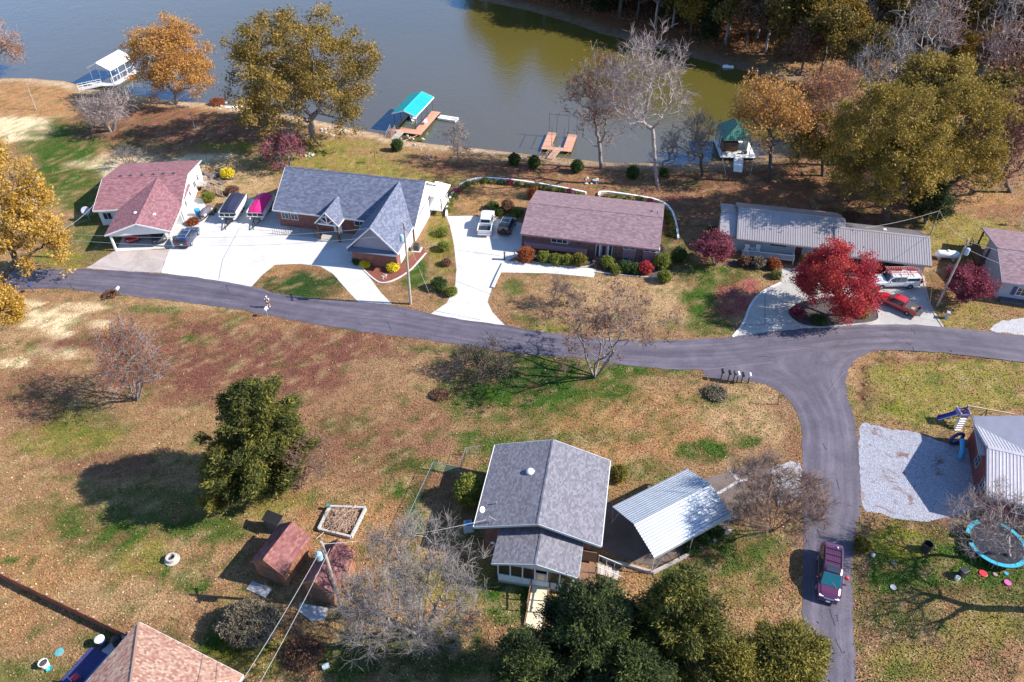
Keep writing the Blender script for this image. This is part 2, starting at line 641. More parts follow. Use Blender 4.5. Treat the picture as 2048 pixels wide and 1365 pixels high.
M['siding_grey'] = mat('grey_siding', (0.30, 0.28, 0.34), 0.6, var=0.08, scale=1.5)
M['siding_bluegrey'] = mat('blue_grey_siding', (0.33, 0.34, 0.40), 0.6, var=0.08, scale=1.5)
M['siding_mauve'] = mat('mauve_panel', (0.30, 0.17, 0.20), 0.65, var=0.12, scale=3)
M['brick_red'] = mat_brick('red_brick', (0.20, 0.05, 0.04), (0.28, 0.085, 0.065), (0.22, 0.17, 0.15))
M['brick_dark'] = mat_brick('dark_mixed_brick', (0.14, 0.05, 0.045), (0.27, 0.15, 0.12), (0.10, 0.08, 0.075))
M['brick_wine'] = mat_brick('wine_brick', (0.16, 0.025, 0.03), (0.21, 0.04, 0.045), (0.15, 0.09, 0.09))
M['block'] = mat('concrete_block', (0.42, 0.40, 0.38), 0.9, var=0.2, scale=5, bump=0.3)
M['block_dark'] = mat('stained_block', (0.16, 0.15, 0.14), 0.9, var=0.3, scale=3, bump=0.3)
M['glass'] = mat('window_glass', (0.03, 0.04, 0.055), 0.08, var=0.3, scale=0.8, spec=0.8)
M['screen'] = mat('dark_screen', (0.012, 0.012, 0.016), 0.4, var=0.2)
M['dark_int'] = mat('bay_shade', (0.02, 0.018, 0.018), 0.9)
M['wood_red'] = mat('red_brown_boards', (0.29, 0.125, 0.07), 0.8, var=0.3, scale=4, bump=0.2, rnd=0.25)
M['wood_fence'] = mat('weathered_red_boards', (0.25, 0.085, 0.045), 0.8, var=0.35, scale=4, bump=0.2, rnd=0.35)
M['wood_grey'] = mat('grey_weathered_wood', (0.40, 0.35, 0.30), 0.85, var=0.3, scale=5, bump=0.2, rnd=0.2)
M['wood_brown'] = mat('brown_wood', (0.17, 0.09, 0.055), 0.8, var=0.3, scale=5, bump=0.2, rnd=0.2)
M['wood_orange'] = mat('orange_dock_boards', (0.50, 0.26, 0.17), 0.75, var=0.15, scale=5, bump=0.15, rnd=0.14)
M['wood_pale'] = mat('pale_plywood', (0.66, 0.55, 0.38), 0.7, var=0.12, scale=2, rnd=0.12)
M['pole_wood'] = mat('grey_pole_wood', (0.36, 0.31, 0.27), 0.85, var=0.25, scale=3, bump=0.2)
M['pole_dark'] = mat('dark_pole_wood', (0.12, 0.085, 0.07), 0.85, var=0.25, scale=3, bump=0.2)
M['steel'] = mat('galvanised_steel', (0.50, 0.52, 0.54), 0.4, 0.6, var=0.12, scale=4)
M['black_metal'] = mat('black_metal', (0.02, 0.02, 0.022), 0.45, var=0.2)
M['dark_metal'] = mat('dark_metal', (0.07, 0.07, 0.075), 0.5, var=0.2)
M['wire'] = mat('pale_cable', (0.42, 0.42, 0.42), 0.5, var=0.1)
M['black_plastic'] = mat('black_plastic', (0.025, 0.025, 0.03), 0.45, var=0.2)
M['rubber'] = mat('tyre_rubber', (0.02, 0.02, 0.02), 0.85, var=0.2)
M['alloy'] = mat('alloy_rim', (0.55, 0.55, 0.57), 0.3, 0.7, var=0.08)
M['chrome'] = mat('chrome', (0.70, 0.70, 0.72), 0.15, 1.0, var=0.05)
M['teal'] = mat('turquoise_metal', (0.02, 0.40, 0.42), 0.45, var=0.08, scale=1.5, rnd=0.05)
M['green_metal'] = mat('dark_green_metal', (0.07, 0.21, 0.16), 0.35, 0.2, var=0.12, scale=2, rnd=0.08)
M['roof_metal'] = mat('mauve_grey_metal', (0.33, 0.30, 0.31), 0.38, 0.25, var=0.08, scale=1.2, rnd=0.05)
M['roof_metal_pale'] = mat('pale_ribbed_metal', (0.46, 0.43, 0.46), 0.35, 0.3, var=0.08, scale=1.2, rnd=0.05)
M['carport_metal'] = mat('white_corrugated_steel', (0.46, 0.50, 0.56), 0.38, 0.55, var=0.08, scale=1.0, rnd=0.05)
M['lens_clear'] = mat('headlight_lens', (0.75, 0.77, 0.80), 0.12, var=0.05, spec=0.8)
M['lens_red'] = mat('tail_light_lens', (0.45, 0.02, 0.03), 0.2, var=0.1)
M['red_plastic'] = mat('red_plastic', (0.55, 0.03, 0.05), 0.4, var=0.1)
M['pink_plastic'] = mat('pink_plastic', (0.75, 0.10, 0.35), 0.4, var=0.1)
M['blue_plastic'] = mat('blue_plastic', (0.05, 0.28, 0.55), 0.4, var=0.1)
M['navy_plastic'] = mat('navy_plastic', (0.03, 0.05, 0.16), 0.4, var=0.15)
M['aqua_pad'] = mat('aqua_vinyl', (0.03, 0.33, 0.45), 0.45, var=0.12)
M['yellow_plastic'] = mat('yellow_plastic', (0.75, 0.50, 0.04), 0.45, var=0.1)
M['stone'] = mat('pale_stone', (0.40, 0.37, 0.34), 0.9, var=0.3, scale=4, bump=0.4)
M['stone_dark'] = mat('dark_stone', (0.13, 0.11, 0.12), 0.9, var=0.35, scale=4, bump=0.4, rnd=0.4)
M['terracotta'] = mat('terracotta', (0.36, 0.11, 0.06), 0.8, var=0.15)
M['skin'] = mat('skin', (0.52, 0.30, 0.22), 0.6, var=0.05)

# ---------------------------------------------------------------- setting: ground colour map
GC = dict(straw=(.36, .26, .155), tan=(.255, .160, .095), brown=(.142, .064, .050), leaf=(.215, .115, .070), orange=(.32, .185, .098),
          green=(.040, .080, .014), dgreen=(.026, .052, .014), olive=(.215, .185, .060), pale=(.66, .55, .38), redleaf=(.27, .075, .085),
          mulch=(.10, .05, .035), forest=(.13, .065, .035), pebble=(.42, .33, .24), shade=(.15, .09, .07), ygreen=(.15, .155, .03), mud=(.20, .12, .085))  # shade: cast shade painted into the ground colour
# (x, y, rx, ry, colour, strength) in photo pixels
PATCH = [
 (200, 200, 420, 45, 'orange', .9), (40, 200, 140, 30, 'orange', .9), (40, 258, 60, 26, 'pale', 1), (170, 268, 100, 32, 'green', .95), (120, 330, 75, 55, 'green', .9),
 (170, 400, 90, 60, 'green', .7), (290, 330, 130, 16, 'pale', .9), (430, 322, 90, 12, 'pale', .9), (480, 330, 60, 14, 'straw', .9), (240, 335, 50, 30, 'pale', .6),
 (340, 255, 190, 40, 'brown', .85), (520, 265, 90, 45, 'brown', .7), (470, 295, 80, 10, 'ygreen', .7),
 (560, 330, 80, 30, 'olive', .6), (700, 320, 140, 45, 'olive', .95), (830, 300, 120, 30, 'tan', .7), (880, 320, 70, 20, 'leaf', .6), (880, 355, 100, 22, 'olive', .9),
 (470, 385, 70, 45, 'straw', .9), (500, 360, 60, 20, 'straw', .8), (110, 470, 60, 55, 'tan', .85), (180, 500, 70, 30, 'green', .45), (200, 465, 60, 30, 'green', .5), (120, 515, 50, 22, 'ygreen', .6),
 (1050, 345, 220, 22, 'leaf', .9), (1250, 365, 230, 40, 'leaf', .9), (1080, 335, 260, 9, 'brown', .8), (1370, 372, 50, 14, 'green', .7), (1300, 380, 70, 14, 'tan', .5),
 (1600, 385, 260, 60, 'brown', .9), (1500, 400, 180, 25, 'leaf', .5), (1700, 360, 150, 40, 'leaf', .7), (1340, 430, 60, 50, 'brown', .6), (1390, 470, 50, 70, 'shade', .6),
 (1930, 470, 90, 45, 'olive', .95), (1990, 420, 80, 20, 'leaf', .8), (1960, 400, 110, 12, 'orange', .8), (1900, 560, 60, 50, 'leaf', .8), (1930, 630, 70, 25, 'olive', .85), (1890, 610, 30, 25, 'tan', .6),
 (985, 400, 75, 36, 'orange', .95), (1060, 430, 40, 30, 'tan', .6), (1340, 520, 40, 60, 'dgreen', .6),
 (1160, 610, 210, 75, 'tan', .95), (1230, 590, 150, 40, 'straw', .55), (1340, 610, 60, 50, 'straw', .6), (1040, 640, 50, 14, 'green', .7), (1030, 575, 25, 14, 'green', .6), (1120, 655, 60, 10, 'ygreen', .7), (1300, 660, 110, 14, 'tan', .7), (1010, 630, 30, 26, 'tan', .6),
 (1435, 590, 62, 55, 'green', .8), (1480, 590, 42, 45, 'redleaf', .85), (1420, 655, 50, 18, 'green', .6), (1450, 545, 90, 18, 'green', .6), (1330, 575, 40, 20, 'straw', .6),
 (600, 565, 110, 42, 'leaf', .9), (612, 572, 80, 28, 'dgreen', .8), (560, 540, 50, 14, 'orange', .7),
 (840, 540, 60, 75, 'tan', .8), (830, 545, 32, 32, 'green', .85), (850, 600, 50, 14, 'tan', .7), (880, 475, 24, 60, 'ygreen', .7), (880, 400, 22, 30, 'tan', .6),
 (500, 640, 480, 26, 'leaf', .8), (330, 612, 160, 12, 'straw', .6), (800, 690, 160, 9, 'straw', .6), (700, 672, 130, 8, 'leaf', .7),
 (130, 680, 190, 105, 'tan', .9), (105, 640, 60, 20, 'pale', .8), (120, 670, 30, 12, 'pale', .9), (110, 705, 50, 12, 'pale', .7), (30, 725, 40, 9, 'pale', .8), (170, 615, 50, 9, 'pale', .6), (60, 608, 30, 9, 'pale', .8), (200, 650, 22, 9, 'pale', .6), (100, 660, 20, 10, 'pale', .8), (60, 690, 70, 30, 'straw', .5),
 (560, 725, 400, 75, 'brown', .95), (390, 680, 30, 12, 'green', .95), (380, 770, 220, 60, 'brown', .6), (700, 760, 150, 60, 'brown', .7), (830, 730, 120, 45, 'straw', .45), (880, 760, 120, 40, 'tan', .6),
 (180, 850, 200, 65, 'tan', .6), (170, 840, 90, 32, 'green', .5), (130, 880, 110, 40, 'ygreen', .5), (60, 800, 90, 60, 'brown', .6), (220, 930, 120, 26, 'brown', .6),
 (760, 820, 170, 70, 'tan', .7), (820, 860, 90, 50, 'brown', .5), (690, 850, 55, 22, 'green', .55), (800, 925, 45, 26, 'green', .85), (855, 935, 34, 18, 'green', .8), (790, 985, 24, 28, 'green', .8), (720, 920, 100, 60, 'brown', .45),
 (1090, 790, 190, 70, 'green', .9), (1180, 740, 180, 18, 'green', .85), (1040, 750, 90, 30, 'dgreen', .7), (1000, 840, 80, 30, 'tan', .6), (1170, 860, 50, 22, 'green', .75), (1000, 838, 24, 9, 'green', .7), (945, 835, 14, 12, 'green', .85), (975, 890, 60, 25, 'green', .7),
 (1310, 850, 200, 60, 'orange', .75), (1500, 830, 110, 60, 'straw', .7), (1290, 900, 130, 30, 'orange', .8), (1410, 905, 55, 22, 'green', .85), (1500, 885, 26, 14, 'green', .85), (1350, 770, 90, 14, 'tan', .6), (1590, 880, 20, 40, 'leaf', .7), (1575, 820, 26, 34, 'brown', .5), (1290, 940, 60, 26, 'green', .5),
 (1900, 770, 180, 62, 'olive', 1), (1850, 830, 130, 30, 'olive', 1), (1780, 820, 30, 20, 'ygreen', .6), (1800, 715, 70, 10, 'tan', .8), (1705, 760, 16, 40, 'tan', .8), (1990, 760, 80, 14, 'ygreen', .5), (1750, 855, 70, 14, 'tan', .6),
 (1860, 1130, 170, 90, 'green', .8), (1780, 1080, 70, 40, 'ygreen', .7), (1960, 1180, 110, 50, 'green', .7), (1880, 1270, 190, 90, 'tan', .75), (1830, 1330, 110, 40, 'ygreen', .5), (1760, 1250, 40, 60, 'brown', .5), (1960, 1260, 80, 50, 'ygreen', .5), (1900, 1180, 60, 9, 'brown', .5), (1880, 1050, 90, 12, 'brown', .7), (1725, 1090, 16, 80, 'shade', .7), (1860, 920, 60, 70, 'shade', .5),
 (1430, 1150, 130, 60, 'green', .75), (1260, 1180, 70, 30, 'orange', .9), (1490, 1200, 70, 55, 'orange', .6), (1560, 1230, 40, 70, 'tan', .6), (1590, 1120, 20, 70, 'leaf', .6), (1450, 1310, 80, 60, 'green', .6),
 (170, 1060, 130, 60, 'green', .5), (240, 1070, 60, 26, 'green', .85), (130, 1050, 40, 25, 'green', .6), (60, 1080, 90, 50, 'orange', .5), (100, 1150, 150, 50, 'orange', .5), (300, 1120, 60, 36, 'ygreen', .5), (390, 1165, 36, 24, 'green', .8), (330, 1145, 18, 10, 'green', .8), (20, 1120, 16, 9, 'green', .9), (70, 1120, 12, 9, 'green', .9), (400, 1060, 110, 26, 'green', .7), (250, 1200, 120, 40, 'straw', .5), (540, 1010, 80, 30, 'ygreen', .5), (190, 1070, 70, 30, 'green', .5),
 (60, 1300, 90, 60, 'tan', .6), (60, 1345, 90, 30, 'green', .5), (190, 1280, 50, 20, 'green', .5), (30, 1240, 40, 40, 'orange', .5),
 (450, 1290, 110, 30, 'green', .9), (520, 1310, 90, 40, 'ygreen', .6), (600, 1320, 60, 30, 'brown', .6), (690, 1330, 50, 40, 'green', .7), (660, 1060, 60, 50, 'orange', .6), (760, 1060, 60, 60, 'orange', .7), (830, 1030, 20, 60, 'green', .7), (900, 1170, 120, 50, 'ygreen', .5), (1030, 1200, 60, 50, 'green', .8), (860, 1230, 90, 24, 'orange', .6), (870, 1000, 40, 60, 'brown', .6),
 (850, 1310, 150, 60, 'dgreen', .7), (640, 690, 260, 30, 'brown', .6), (330, 1010, 200, 40, 'green', .45), (980, 960, 40, 50, 'green', .6), (1130, 875, 200, 16, 'green', .5), (300, 620, 60, 8, 'green', .5), (900, 700, 120, 8, 'green', .45), (1420, 800, 60, 14, 'green', .5), (1500, 1090, 80, 30, 'green', .7), (1800, 1240, 90, 40, 'green', .4), (600, 870, 160, 60, 'brown', .4), (1724, 772, 6, 46, 'brown', .9), (1880, 717, 170, 4, 'brown', .9),
]

def ground_col(x, y):
    x, y = np.asarray(x, float), np.asarray(y, float)
    n = x.shape
    px = proj(np.stack([x, y, np.zeros(n)], -1))
    X, Y = px[..., 0], px[..., 1]
    # wobble the patch outlines
    s = np.clip(y / 60.0, 0.4, 3)
    w1 = (fbm(x * .35, y * .35, 3) - .5) * 2
    w2 = (fbm(x * .35 + 50, y * .35, 9) - .5) * 2
    f1 = fbm(x * .22, y * .22, 21)
    base = np.array(GC['tan'])[None] * np.ones(n + (1,))
    k = np.clip((f1 - .42) * 5, 0, 1)[..., None]
    base = base * (1 - .2 * k) + np.array(GC['olive'])[None] * .2 * k
    sdv = shore_sd(x, y)
    fd = line_dist(x, y, shore_f)
    nd = line_dist(x, y, shore_n)
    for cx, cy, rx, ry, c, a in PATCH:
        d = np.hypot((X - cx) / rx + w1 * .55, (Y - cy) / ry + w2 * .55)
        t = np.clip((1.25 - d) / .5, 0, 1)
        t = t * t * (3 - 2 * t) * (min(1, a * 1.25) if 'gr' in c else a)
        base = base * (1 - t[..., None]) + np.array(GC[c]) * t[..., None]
    # scattered tufts of other colours
    g = fbm(x * .9, y * .9, 40, 3)
    t = (np.clip((g - .60) * 9, 0, 1) * .55)[..., None]
    base = base * (1 - t) + np.array(GC['green']) * t
    g = fbm(x * 1.3 + 9, y * 1.3, 60, 3)
    t = (np.clip((g - .60) * 9, 0, 1) * .5)[..., None]
    base = base * (1 - t) + np.array(GC['straw']) * t
    g = fbm(x * 1.1 - 9, y * 1.1, 80, 3)
    t = (np.clip((g - .58) * 9, 0, 1) * .5)[..., None]
    base = base * (1 - t) + np.array(GC['leaf']) * t
    # woods floor on the far side, pebbles along the waterline, mud below it
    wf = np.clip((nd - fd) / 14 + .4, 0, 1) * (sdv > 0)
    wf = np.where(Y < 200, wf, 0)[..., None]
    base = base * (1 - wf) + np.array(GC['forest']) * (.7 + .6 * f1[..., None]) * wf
    wob = (fbm(x * .5, y * .5, 90, 3) - .5) * 3
    t = np.clip(1.2 - np.abs(sdv - 1.4 + wob) / 2.0, 0, 1)[..., None] * .85
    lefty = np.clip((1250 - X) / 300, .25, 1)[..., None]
    peb = np.array(GC['pebble']) * (.55 + .45 * lefty) * np.where(fd < nd, .5, 1)[..., None] * (.7 + .6 * fbm(x * 2, y * 2, 99, 2)[..., None])  # far-shore pebbles darkened: shade of the woods painted into their colour
    base = base * (1 - t) + peb * t
    t = np.clip(.5 - sdv, 0, 1)[..., None]
    base = base * (1 - t) + np.array(GC['mud']) * t
    lum = base.mean(-1, keepdims=True)
    return np.clip(lum * .97 + (base - lum) * 1.10, .004, .9)

xs = np.concatenate([[-3000, -1500, -700, -380, -260], np.arange(-190, 190.1, 0.8), [260, 380, 700, 1500, 3000]])
ys = np.concatenate([[-600, -200, -60, 0], np.arange(14, 110, 0.7), np.arange(110, 250, 1.3), [270, 320, 450, 800, 1600, 3000]])
gx, gy = np.meshgrid(xs, ys)
fx, fy = gx.ravel(), gy.ravel()
fz = terrain(fx, fy)
nx, ny = len(xs), len(ys)
idx = np.arange(nx * ny).reshape(ny, nx)
gfaces = np.stack([idx[:-1, :-1], idx[:-1, 1:], idx[1:, 1:], idx[1:, :-1]], -1).reshape(-1, 4)
gme = np_mesh('ground', np.stack([fx, fy, fz], -1), gfaces, M['ground'], True)
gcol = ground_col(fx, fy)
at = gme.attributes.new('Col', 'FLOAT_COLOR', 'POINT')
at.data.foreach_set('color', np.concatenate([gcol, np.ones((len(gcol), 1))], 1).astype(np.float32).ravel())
tag(mesh_obj('ground', gme, M['ground']), kind='structure')

w = MB()
w.quad((-3000, -10, WATER_Z), (3000, -10, WATER_Z), (3000, 3000, WATER_Z), (-3000, 3000, WATER_Z))
tag(w.build('lake_water', M['water']), kind='structure')

# ---------------------------------------------------------------- roads and paved sheets
def smooth_poly(pts, it=2, closed=True):
    for _ in range(it):
        out = []
        n = len(pts)
        rngi = range(n) if closed else range(n - 1)
        if not closed: out.append(pts[0])
        for i in rngi:
            a, b = pts[i], pts[(i + 1) % n]
            out.append((a[0] * .75 + b[0] * .25, a[1] * .75 + b[1] * .25))
            out.append((a[0] * .25 + b[0] * .75, a[1] * .25 + b[1] * .75))
        if not closed: out.append(pts[-1])
        pts = out
    return pts

PAVED = []                       # world polygons, used to keep leaves and tufts off
def sheet(name, px, m, z, sm=0, thick=0.0, label=None, kind='structure', edge=0.0, parent=None):
    if sm: px = smooth_poly(px, sm)
    w = [back(x, y, z) for x, y in px]
    if edge > 0:                 # roughen the outline
        out = []
        for i in range(len(w)):
            a, b = w[i], w[(i + 1) % len(w)]
            k = max(1, int(np.hypot(*(b - a)[:2]) / 0.5))
            for j in range(k):
                q = a + (b - a) * j / k
                q = q + np.array([random.uniform(-edge, edge), random.uniform(-edge, edge), 0])
                out.append(q)
        w = out
    PAVED.append(np.array([q[:2] for q in w]))
    vs = [Vector(q) for q in w]
    tris = tessellate_polygon([vs])
    area = sum((vs[i].x * vs[(i + 1) % len(vs)].y - vs[(i + 1) % len(vs)].x * vs[i].y) for i in range(len(vs)))
    mb = MB()
    mb.v = [tuple(v) for v in vs]
    for t in tris:
        a, b, c = [vs[i] for i in t]
        mb.f.append(tuple(t) if (b - a).cross(c - a).z > 0 else (t[0], t[2], t[1]))
    if thick:
        k = len(vs)
        mb.v += [(v.x, v.y, v.z - thick) for v in vs]
        for i in range(k):
            j = (i + 1) % k
            mb.f.append((i, i + k, j + k, j) if area > 0 else (j, j + k, i + k, i))
    o = mb.build(name, m, parent)
    if kind: o['kind'] = kind
    return o

def strip(name, left, right, m, z, kind='structure', edge=0.06):
    """road between two edge polylines (photo px), with UV along/across"""
    def resamp(pl, n):
        w = np.array([back(x, y, z)[:2] for x, y in pl])
        d = np.concatenate([[0], np.cumsum(np.hypot(*(w[1:] - w[:-1]).T))])
        t = np.linspace(0, d[-1], n)
        return np.stack([np.interp(t, d, w[:, 0]), np.interp(t, d, w[:, 1])], -1), d[-1]
    def sm(pl): return smooth_poly(pl, 2, False)
    n, k = 140, 6
    l, ln = resamp(sm(left), n)
    r, _ = resamp(sm(right), n)
    jl = np.random.default_rng(3).normal(0, edge, (n, 2))
    l = l + jl
    r = r - jl[::-1]
    vs, fs, uv = [], [], []
    for i in range(n):
        for j in range(k + 1):
            t = j / k
            q = l[i] * (1 - t) + r[i] * t
            vs.append((q[0], q[1], z + 0.03 * math.sin(math.pi * t)))
            uv.append((ln * i / n, t))
    for i in range(n - 1):
        for j in range(k):
            a = i * (k + 1) + j
            fs.append((a, a + k + 1, a + k + 2, a + 1))
    o = None
    me = np_mesh(name, np.array(vs), np.array(fs), m, True)
    ul = me.uv_layers.new(name='UVMap')
    fl = np.array(fs).ravel()
    ul.data.foreach_set('uv', np.array(uv, np.float32)[fl].ravel())
    o = mesh_obj(name, me, m)
    PAVED.append(np.concatenate([l, r[::-1]]))
    return tag(o, kind=kind)

R_UP = [(-160, 560), (-60, 548), (52, 541), (130, 537), (220, 541), (300, 546), (380, 553), (440, 562), (505, 573), (560, 589), (640, 598), (715, 604), (785, 609), (860, 628), (930, 641), (1008, 650), (1100, 667), (1200, 678), (1300, 681), (1400, 679), (1467, 674), (1560, 662), (1620, 656), (1700, 650), (1757, 649), (1850, 650), (1900, 656), (1975, 663), (2048, 672), (2200, 696)]
R_LO = [(-160, 600), (-60, 586), (52, 578), (130, 577), (240, 590), (330, 600), (430, 612), (520, 627), (620, 648), (720, 664), (820, 675), (900, 687), (950, 696), (1030, 706), (1100, 712), (1180, 720), (1260, 733), (1320, 739), (1400, 741), (1500, 735), (1600, 722), (1700, 706), (1760, 700), (1820, 701), (1880, 706), (1960, 714), (2048, 725), (2200, 750)]
strip('main_road', R_LO, R_UP, M['asphalt'], 0.034)
S_L = [(1400, 700), (1404, 740), (1412, 757), (1500, 763), (1532, 768), (1562, 785), (1588, 812), (1603, 848), (1606, 880), (1602, 950), (1607, 1040), (1606, 1150), (1605, 1250), (1610, 1365), (1612, 1480)]
S_R = [(1790, 670), (1760, 698), (1722, 712), (1700, 730), (1691, 758), (1693, 790), (1703, 820), (1712, 850), (1717, 900), (1721, 960), (1722, 1020), (1710, 1052), (1705, 1100), (1704, 1180), (1708, 1280), (1713, 1365), (1716, 1480)]
strip('side_road', S_L, S_R, M['asphalt'], 0.024, edge=0.05)

sheet('concrete_driveway', [(322, 546), (338, 500), (362, 470), (372, 400), (404, 396), (420, 432), (470, 402), (520, 396), (560, 400), (560, 440), (760, 470), (730, 520), (716, 528), (740, 556), (762, 586), (785, 609), (716, 604), (690, 576), (666, 548), (640, 533), (600, 528), (550, 530), (525, 550), (503, 574), (440, 563), (380, 554)], M['conc_white'], 0.020)
sheet('old_driveway_apron', [(232, 500), (338, 499), (321, 546), (250, 543), (172, 537)], M['conc_pink'], 0.016, edge=0.08)
sheet('curved_driveway', [(893, 433), (900, 452), (908, 490), (913, 540), (910, 575), (893, 607), (860, 629), (930, 642), (1010, 651), (985, 625), (975, 604), (984, 577), (1008, 526), (1042, 508), (1046, 447), (990, 437), (940, 432)], M['conc_white'], 0.020)
sheet('walkway', [(1001, 521), (1192, 538), (1188, 555), (1100, 547), (990, 545)], M['conc_white'], 0.024)
sheet('loop_driveway', [(1467, 675), (1490, 648), (1500, 615), (1520, 588), (1563, 567), (1563, 536), (1612, 536), (1640, 550), (1700, 545), (1755, 540), (1845, 551), (1852, 590), (1862, 620), (1884, 654), (1757, 650), (1700, 652), (1620, 658)], M['conc_grey'], 0.020)
sheet('gravel_drive', [(1714, 842), (1745, 850), (1790, 862), (1830, 862), (1880, 885), (1935, 892), (1990, 930), (1985, 1010), (1900, 1034), (1850, 1046), (1790, 1038), (1745, 1022), (1722, 1026)], M['gravel'], 0.016, sm=2, edge=0.12)
sheet('gravel_parking', [(1972, 662), (1992, 645), (2048, 634), (2160, 630), (2160, 690), (2048, 671)], M['gravel_white'], 0.016, sm=1, edge=0.2)
sheet('old_concrete_pad', [(1205, 975), (1225, 1010), (1380, 965), (1470, 940), (1538, 909), (1543, 935), (1545, 990), (1500, 1010), (1460, 1050), (1400, 1090), (1305, 1136), (1230, 1112), (1190, 1085)], M['conc_old'], 0.016, edge=0.05)
sheet('gravel_shoulder', [(1543, 933), (1575, 925), (1604, 922), (1604, 990), (1560, 1010), (1545, 990)], M['gravel_white'], 0.012, edge=0.25)
sheet('patio_slab', [(232, 1277), (300, 1310), (190, 1440), (110, 1440), (128, 1365)], M['conc_patio'], 0.06, thick=0.08)
sheet('mulch_bed', [(716, 529), (800, 533), (846, 494), (852, 506), (815, 549), (766, 571), (743, 556)], M['mulch_red'], 0.03)
sheet('mulch_bed', [(1574, 626), (1584, 610), (1620, 598), (1700, 592), (1742, 605), (1757, 626), (1756, 645), (1690, 651), (1625, 656), (1590, 646)], M['mulch_dark'], 0.05, sm=1)
sheet('mulch_bed', [(1030, 500), (1190, 517), (1187, 535), (1120, 531), (1032, 520)], M['mulch_dark'], 0.012)
sheet('mulch_bed', [(1195, 522), (1310, 530), (1340, 548), (1320, 556), (1250, 552), (1195, 545)], M['mulch_dark'], 0.012)
sheet('mulch_bed', [(1455, 520), (1560, 528), (1560, 545), (1450, 532)], M['mulch_dark'], 0.012)
# pale crack filler lines on the old pad, joints in the white concrete
cr = MB()
for pl in ([(1455, 935), (1478, 962), (1440, 985), (1405, 1000)], [(1478, 962), (1505, 957)]):
    w = [back(x, y, 0.022) for x, y in pl]
    for a, b in zip(w[:-1], w[1:]):
        d = (b - a)[:2]
        nrm = np.array([-d[1], d[0]]) / np.hypot(*d) * 0.14
        cr.quad((a[0] - nrm[0], a[1] - nrm[1], a[2]), (b[0] - nrm[0], b[1] - nrm[1], b[2]), (b[0] + nrm[0], b[1] + nrm[1], b[2]), (a[0] + nrm[0], a[1] + nrm[1], a[2]))
tag(cr.build('concrete_seam', M['gravel_white']), kind='structure')
jt = MB()
for (a, b) in [((478, 458), (445, 520)), ((445, 520), (437, 560)), ((545, 462), (640, 478)), ((640, 478), (698, 487)), ((478, 458), (545, 462)), ((905, 560), (985, 590)), ((910, 500), (1000, 512)), ((870, 622), (960, 640)), ((1563, 566), (1612, 566)), ((1600, 540), (1600, 566)), ((1490, 650), (1590, 648)), ((1530, 590), (1530, 650))]:
    p, q = back(*a, 0.0245), back(*b, 0.0245)
    d = (q - p)[:2]
    nrm = np.array([-d[1], d[0]]) / np.hypot(*d) * 0.03
    jt.quad((p[0] - nrm[0], p[1] - nrm[1], p[2]), (q[0] - nrm[0], q[1] - nrm[1], q[2]), (q[0] + nrm[0], q[1] + nrm[1], q[2]), (p[0] + nrm[0], p[1] + nrm[1], p[2]))
tag(jt.build('pavement_joint', M['dark_metal']), kind='structure')
def thin_line(name, m, lines, z, hw):
    mb = MB()
    for px in lines:
        w = [back(a, b, z) for a, b in px]
        for p, q in zip(w[:-1], w[1:]):
            d = (q - p)[:2]
            nr = np.array([-d[1], d[0]]) / (np.hypot(*d) + 1e-9) * hw
            mb.quad((p[0] - nr[0], p[1] - nr[1], z), (q[0] - nr[0], q[1] - nr[1], z), (q[0] + nr[0], q[1] + nr[1], z), (p[0] + nr[0], p[1] + nr[1], z))
    tag(mb.build(name, m), kind='structure')
cks = []
for k in range(46):
    t = random.random()
    if t < .7:
        x = random.uniform(80, 2000)
        y0, y1 = np.interp(x, [q[0] for q in R_UP], [q[1] for q in R_UP]), np.interp(x, [q[0] for q in R_LO], [q[1] for q in R_LO])
        y = y0 + (y1 - y0) * random.uniform(.15, .85)
        dx, dy = random.choice(((9, 1.5), (2, 5)))
    else:
        x, y, dx, dy = random.uniform(1625, 1695), random.uniform(800, 1360), 3, 12
    pl = [(x, y)]
    for j in range(random.randint(2, 6)): pl.append((pl[-1][0] + random.uniform(.3, 1.6) * dx, pl[-1][1] + random.uniform(-.6, 1.2) * dy))
    cks.append(pl)
thin_line('road_crack', M['black_plastic'], cks, .069, .018)
thin_line('road_seam', M['seam'], [[(1404, 741), (1450, 735), (1500, 730), (1545, 725)], [(1655, 790), (1672, 765), (1690, 742)]], .071, .04)
# kerb edging of the loop drive and its island
def kerb(name, px, m, w=0.16, h=0.12, closed=False, z=0.0):
    if len(px) > 2: px = smooth_poly(px, 2, closed)
    pts = [P(x, y, z) for x, y in px]
    mb = MB()
    n = len(pts)
    L = []
    for i in range(n):
        a = pts[(i - 1) % n] if (closed or i > 0) else pts[i]
        b = pts[(i + 1) % n] if (closed or i < n - 1) else pts[i]
        d = Vector((b.x - a.x, b.y - a.y, 0)).normalized()
        nn = Vector((-d.y, d.x, 0)) * w / 2
        L.append((pts[i] - nn, pts[i] + nn))
    for (a, b) in L:
        mb.v += [(a.x, a.y, z - .02), (a.x, a.y, z + h), (b.x, b.y, z + h), (b.x, b.y, z - .02)]
    for i in range(n if closed else n - 1):
        p, q = 4 * i, 4 * ((i + 1) % n)
        mb.f += [(p, q, q + 1, p + 1), (p + 1, q + 1, q + 2, p + 2), (p + 2, q + 2, q + 3, p + 3)]
    if not closed:
        mb.f += [(0, 1, 2, 3), (4 * n - 1, 4 * n - 2, 4 * n - 3, 4 * n - 4)]
    return mb.build(name, m)
tag(kerb('kerb', [(1465, 675), (1488, 648), (1498, 615), (1518, 587), (1562, 566)], M['conc_white'], .28, .10), kind='structure')
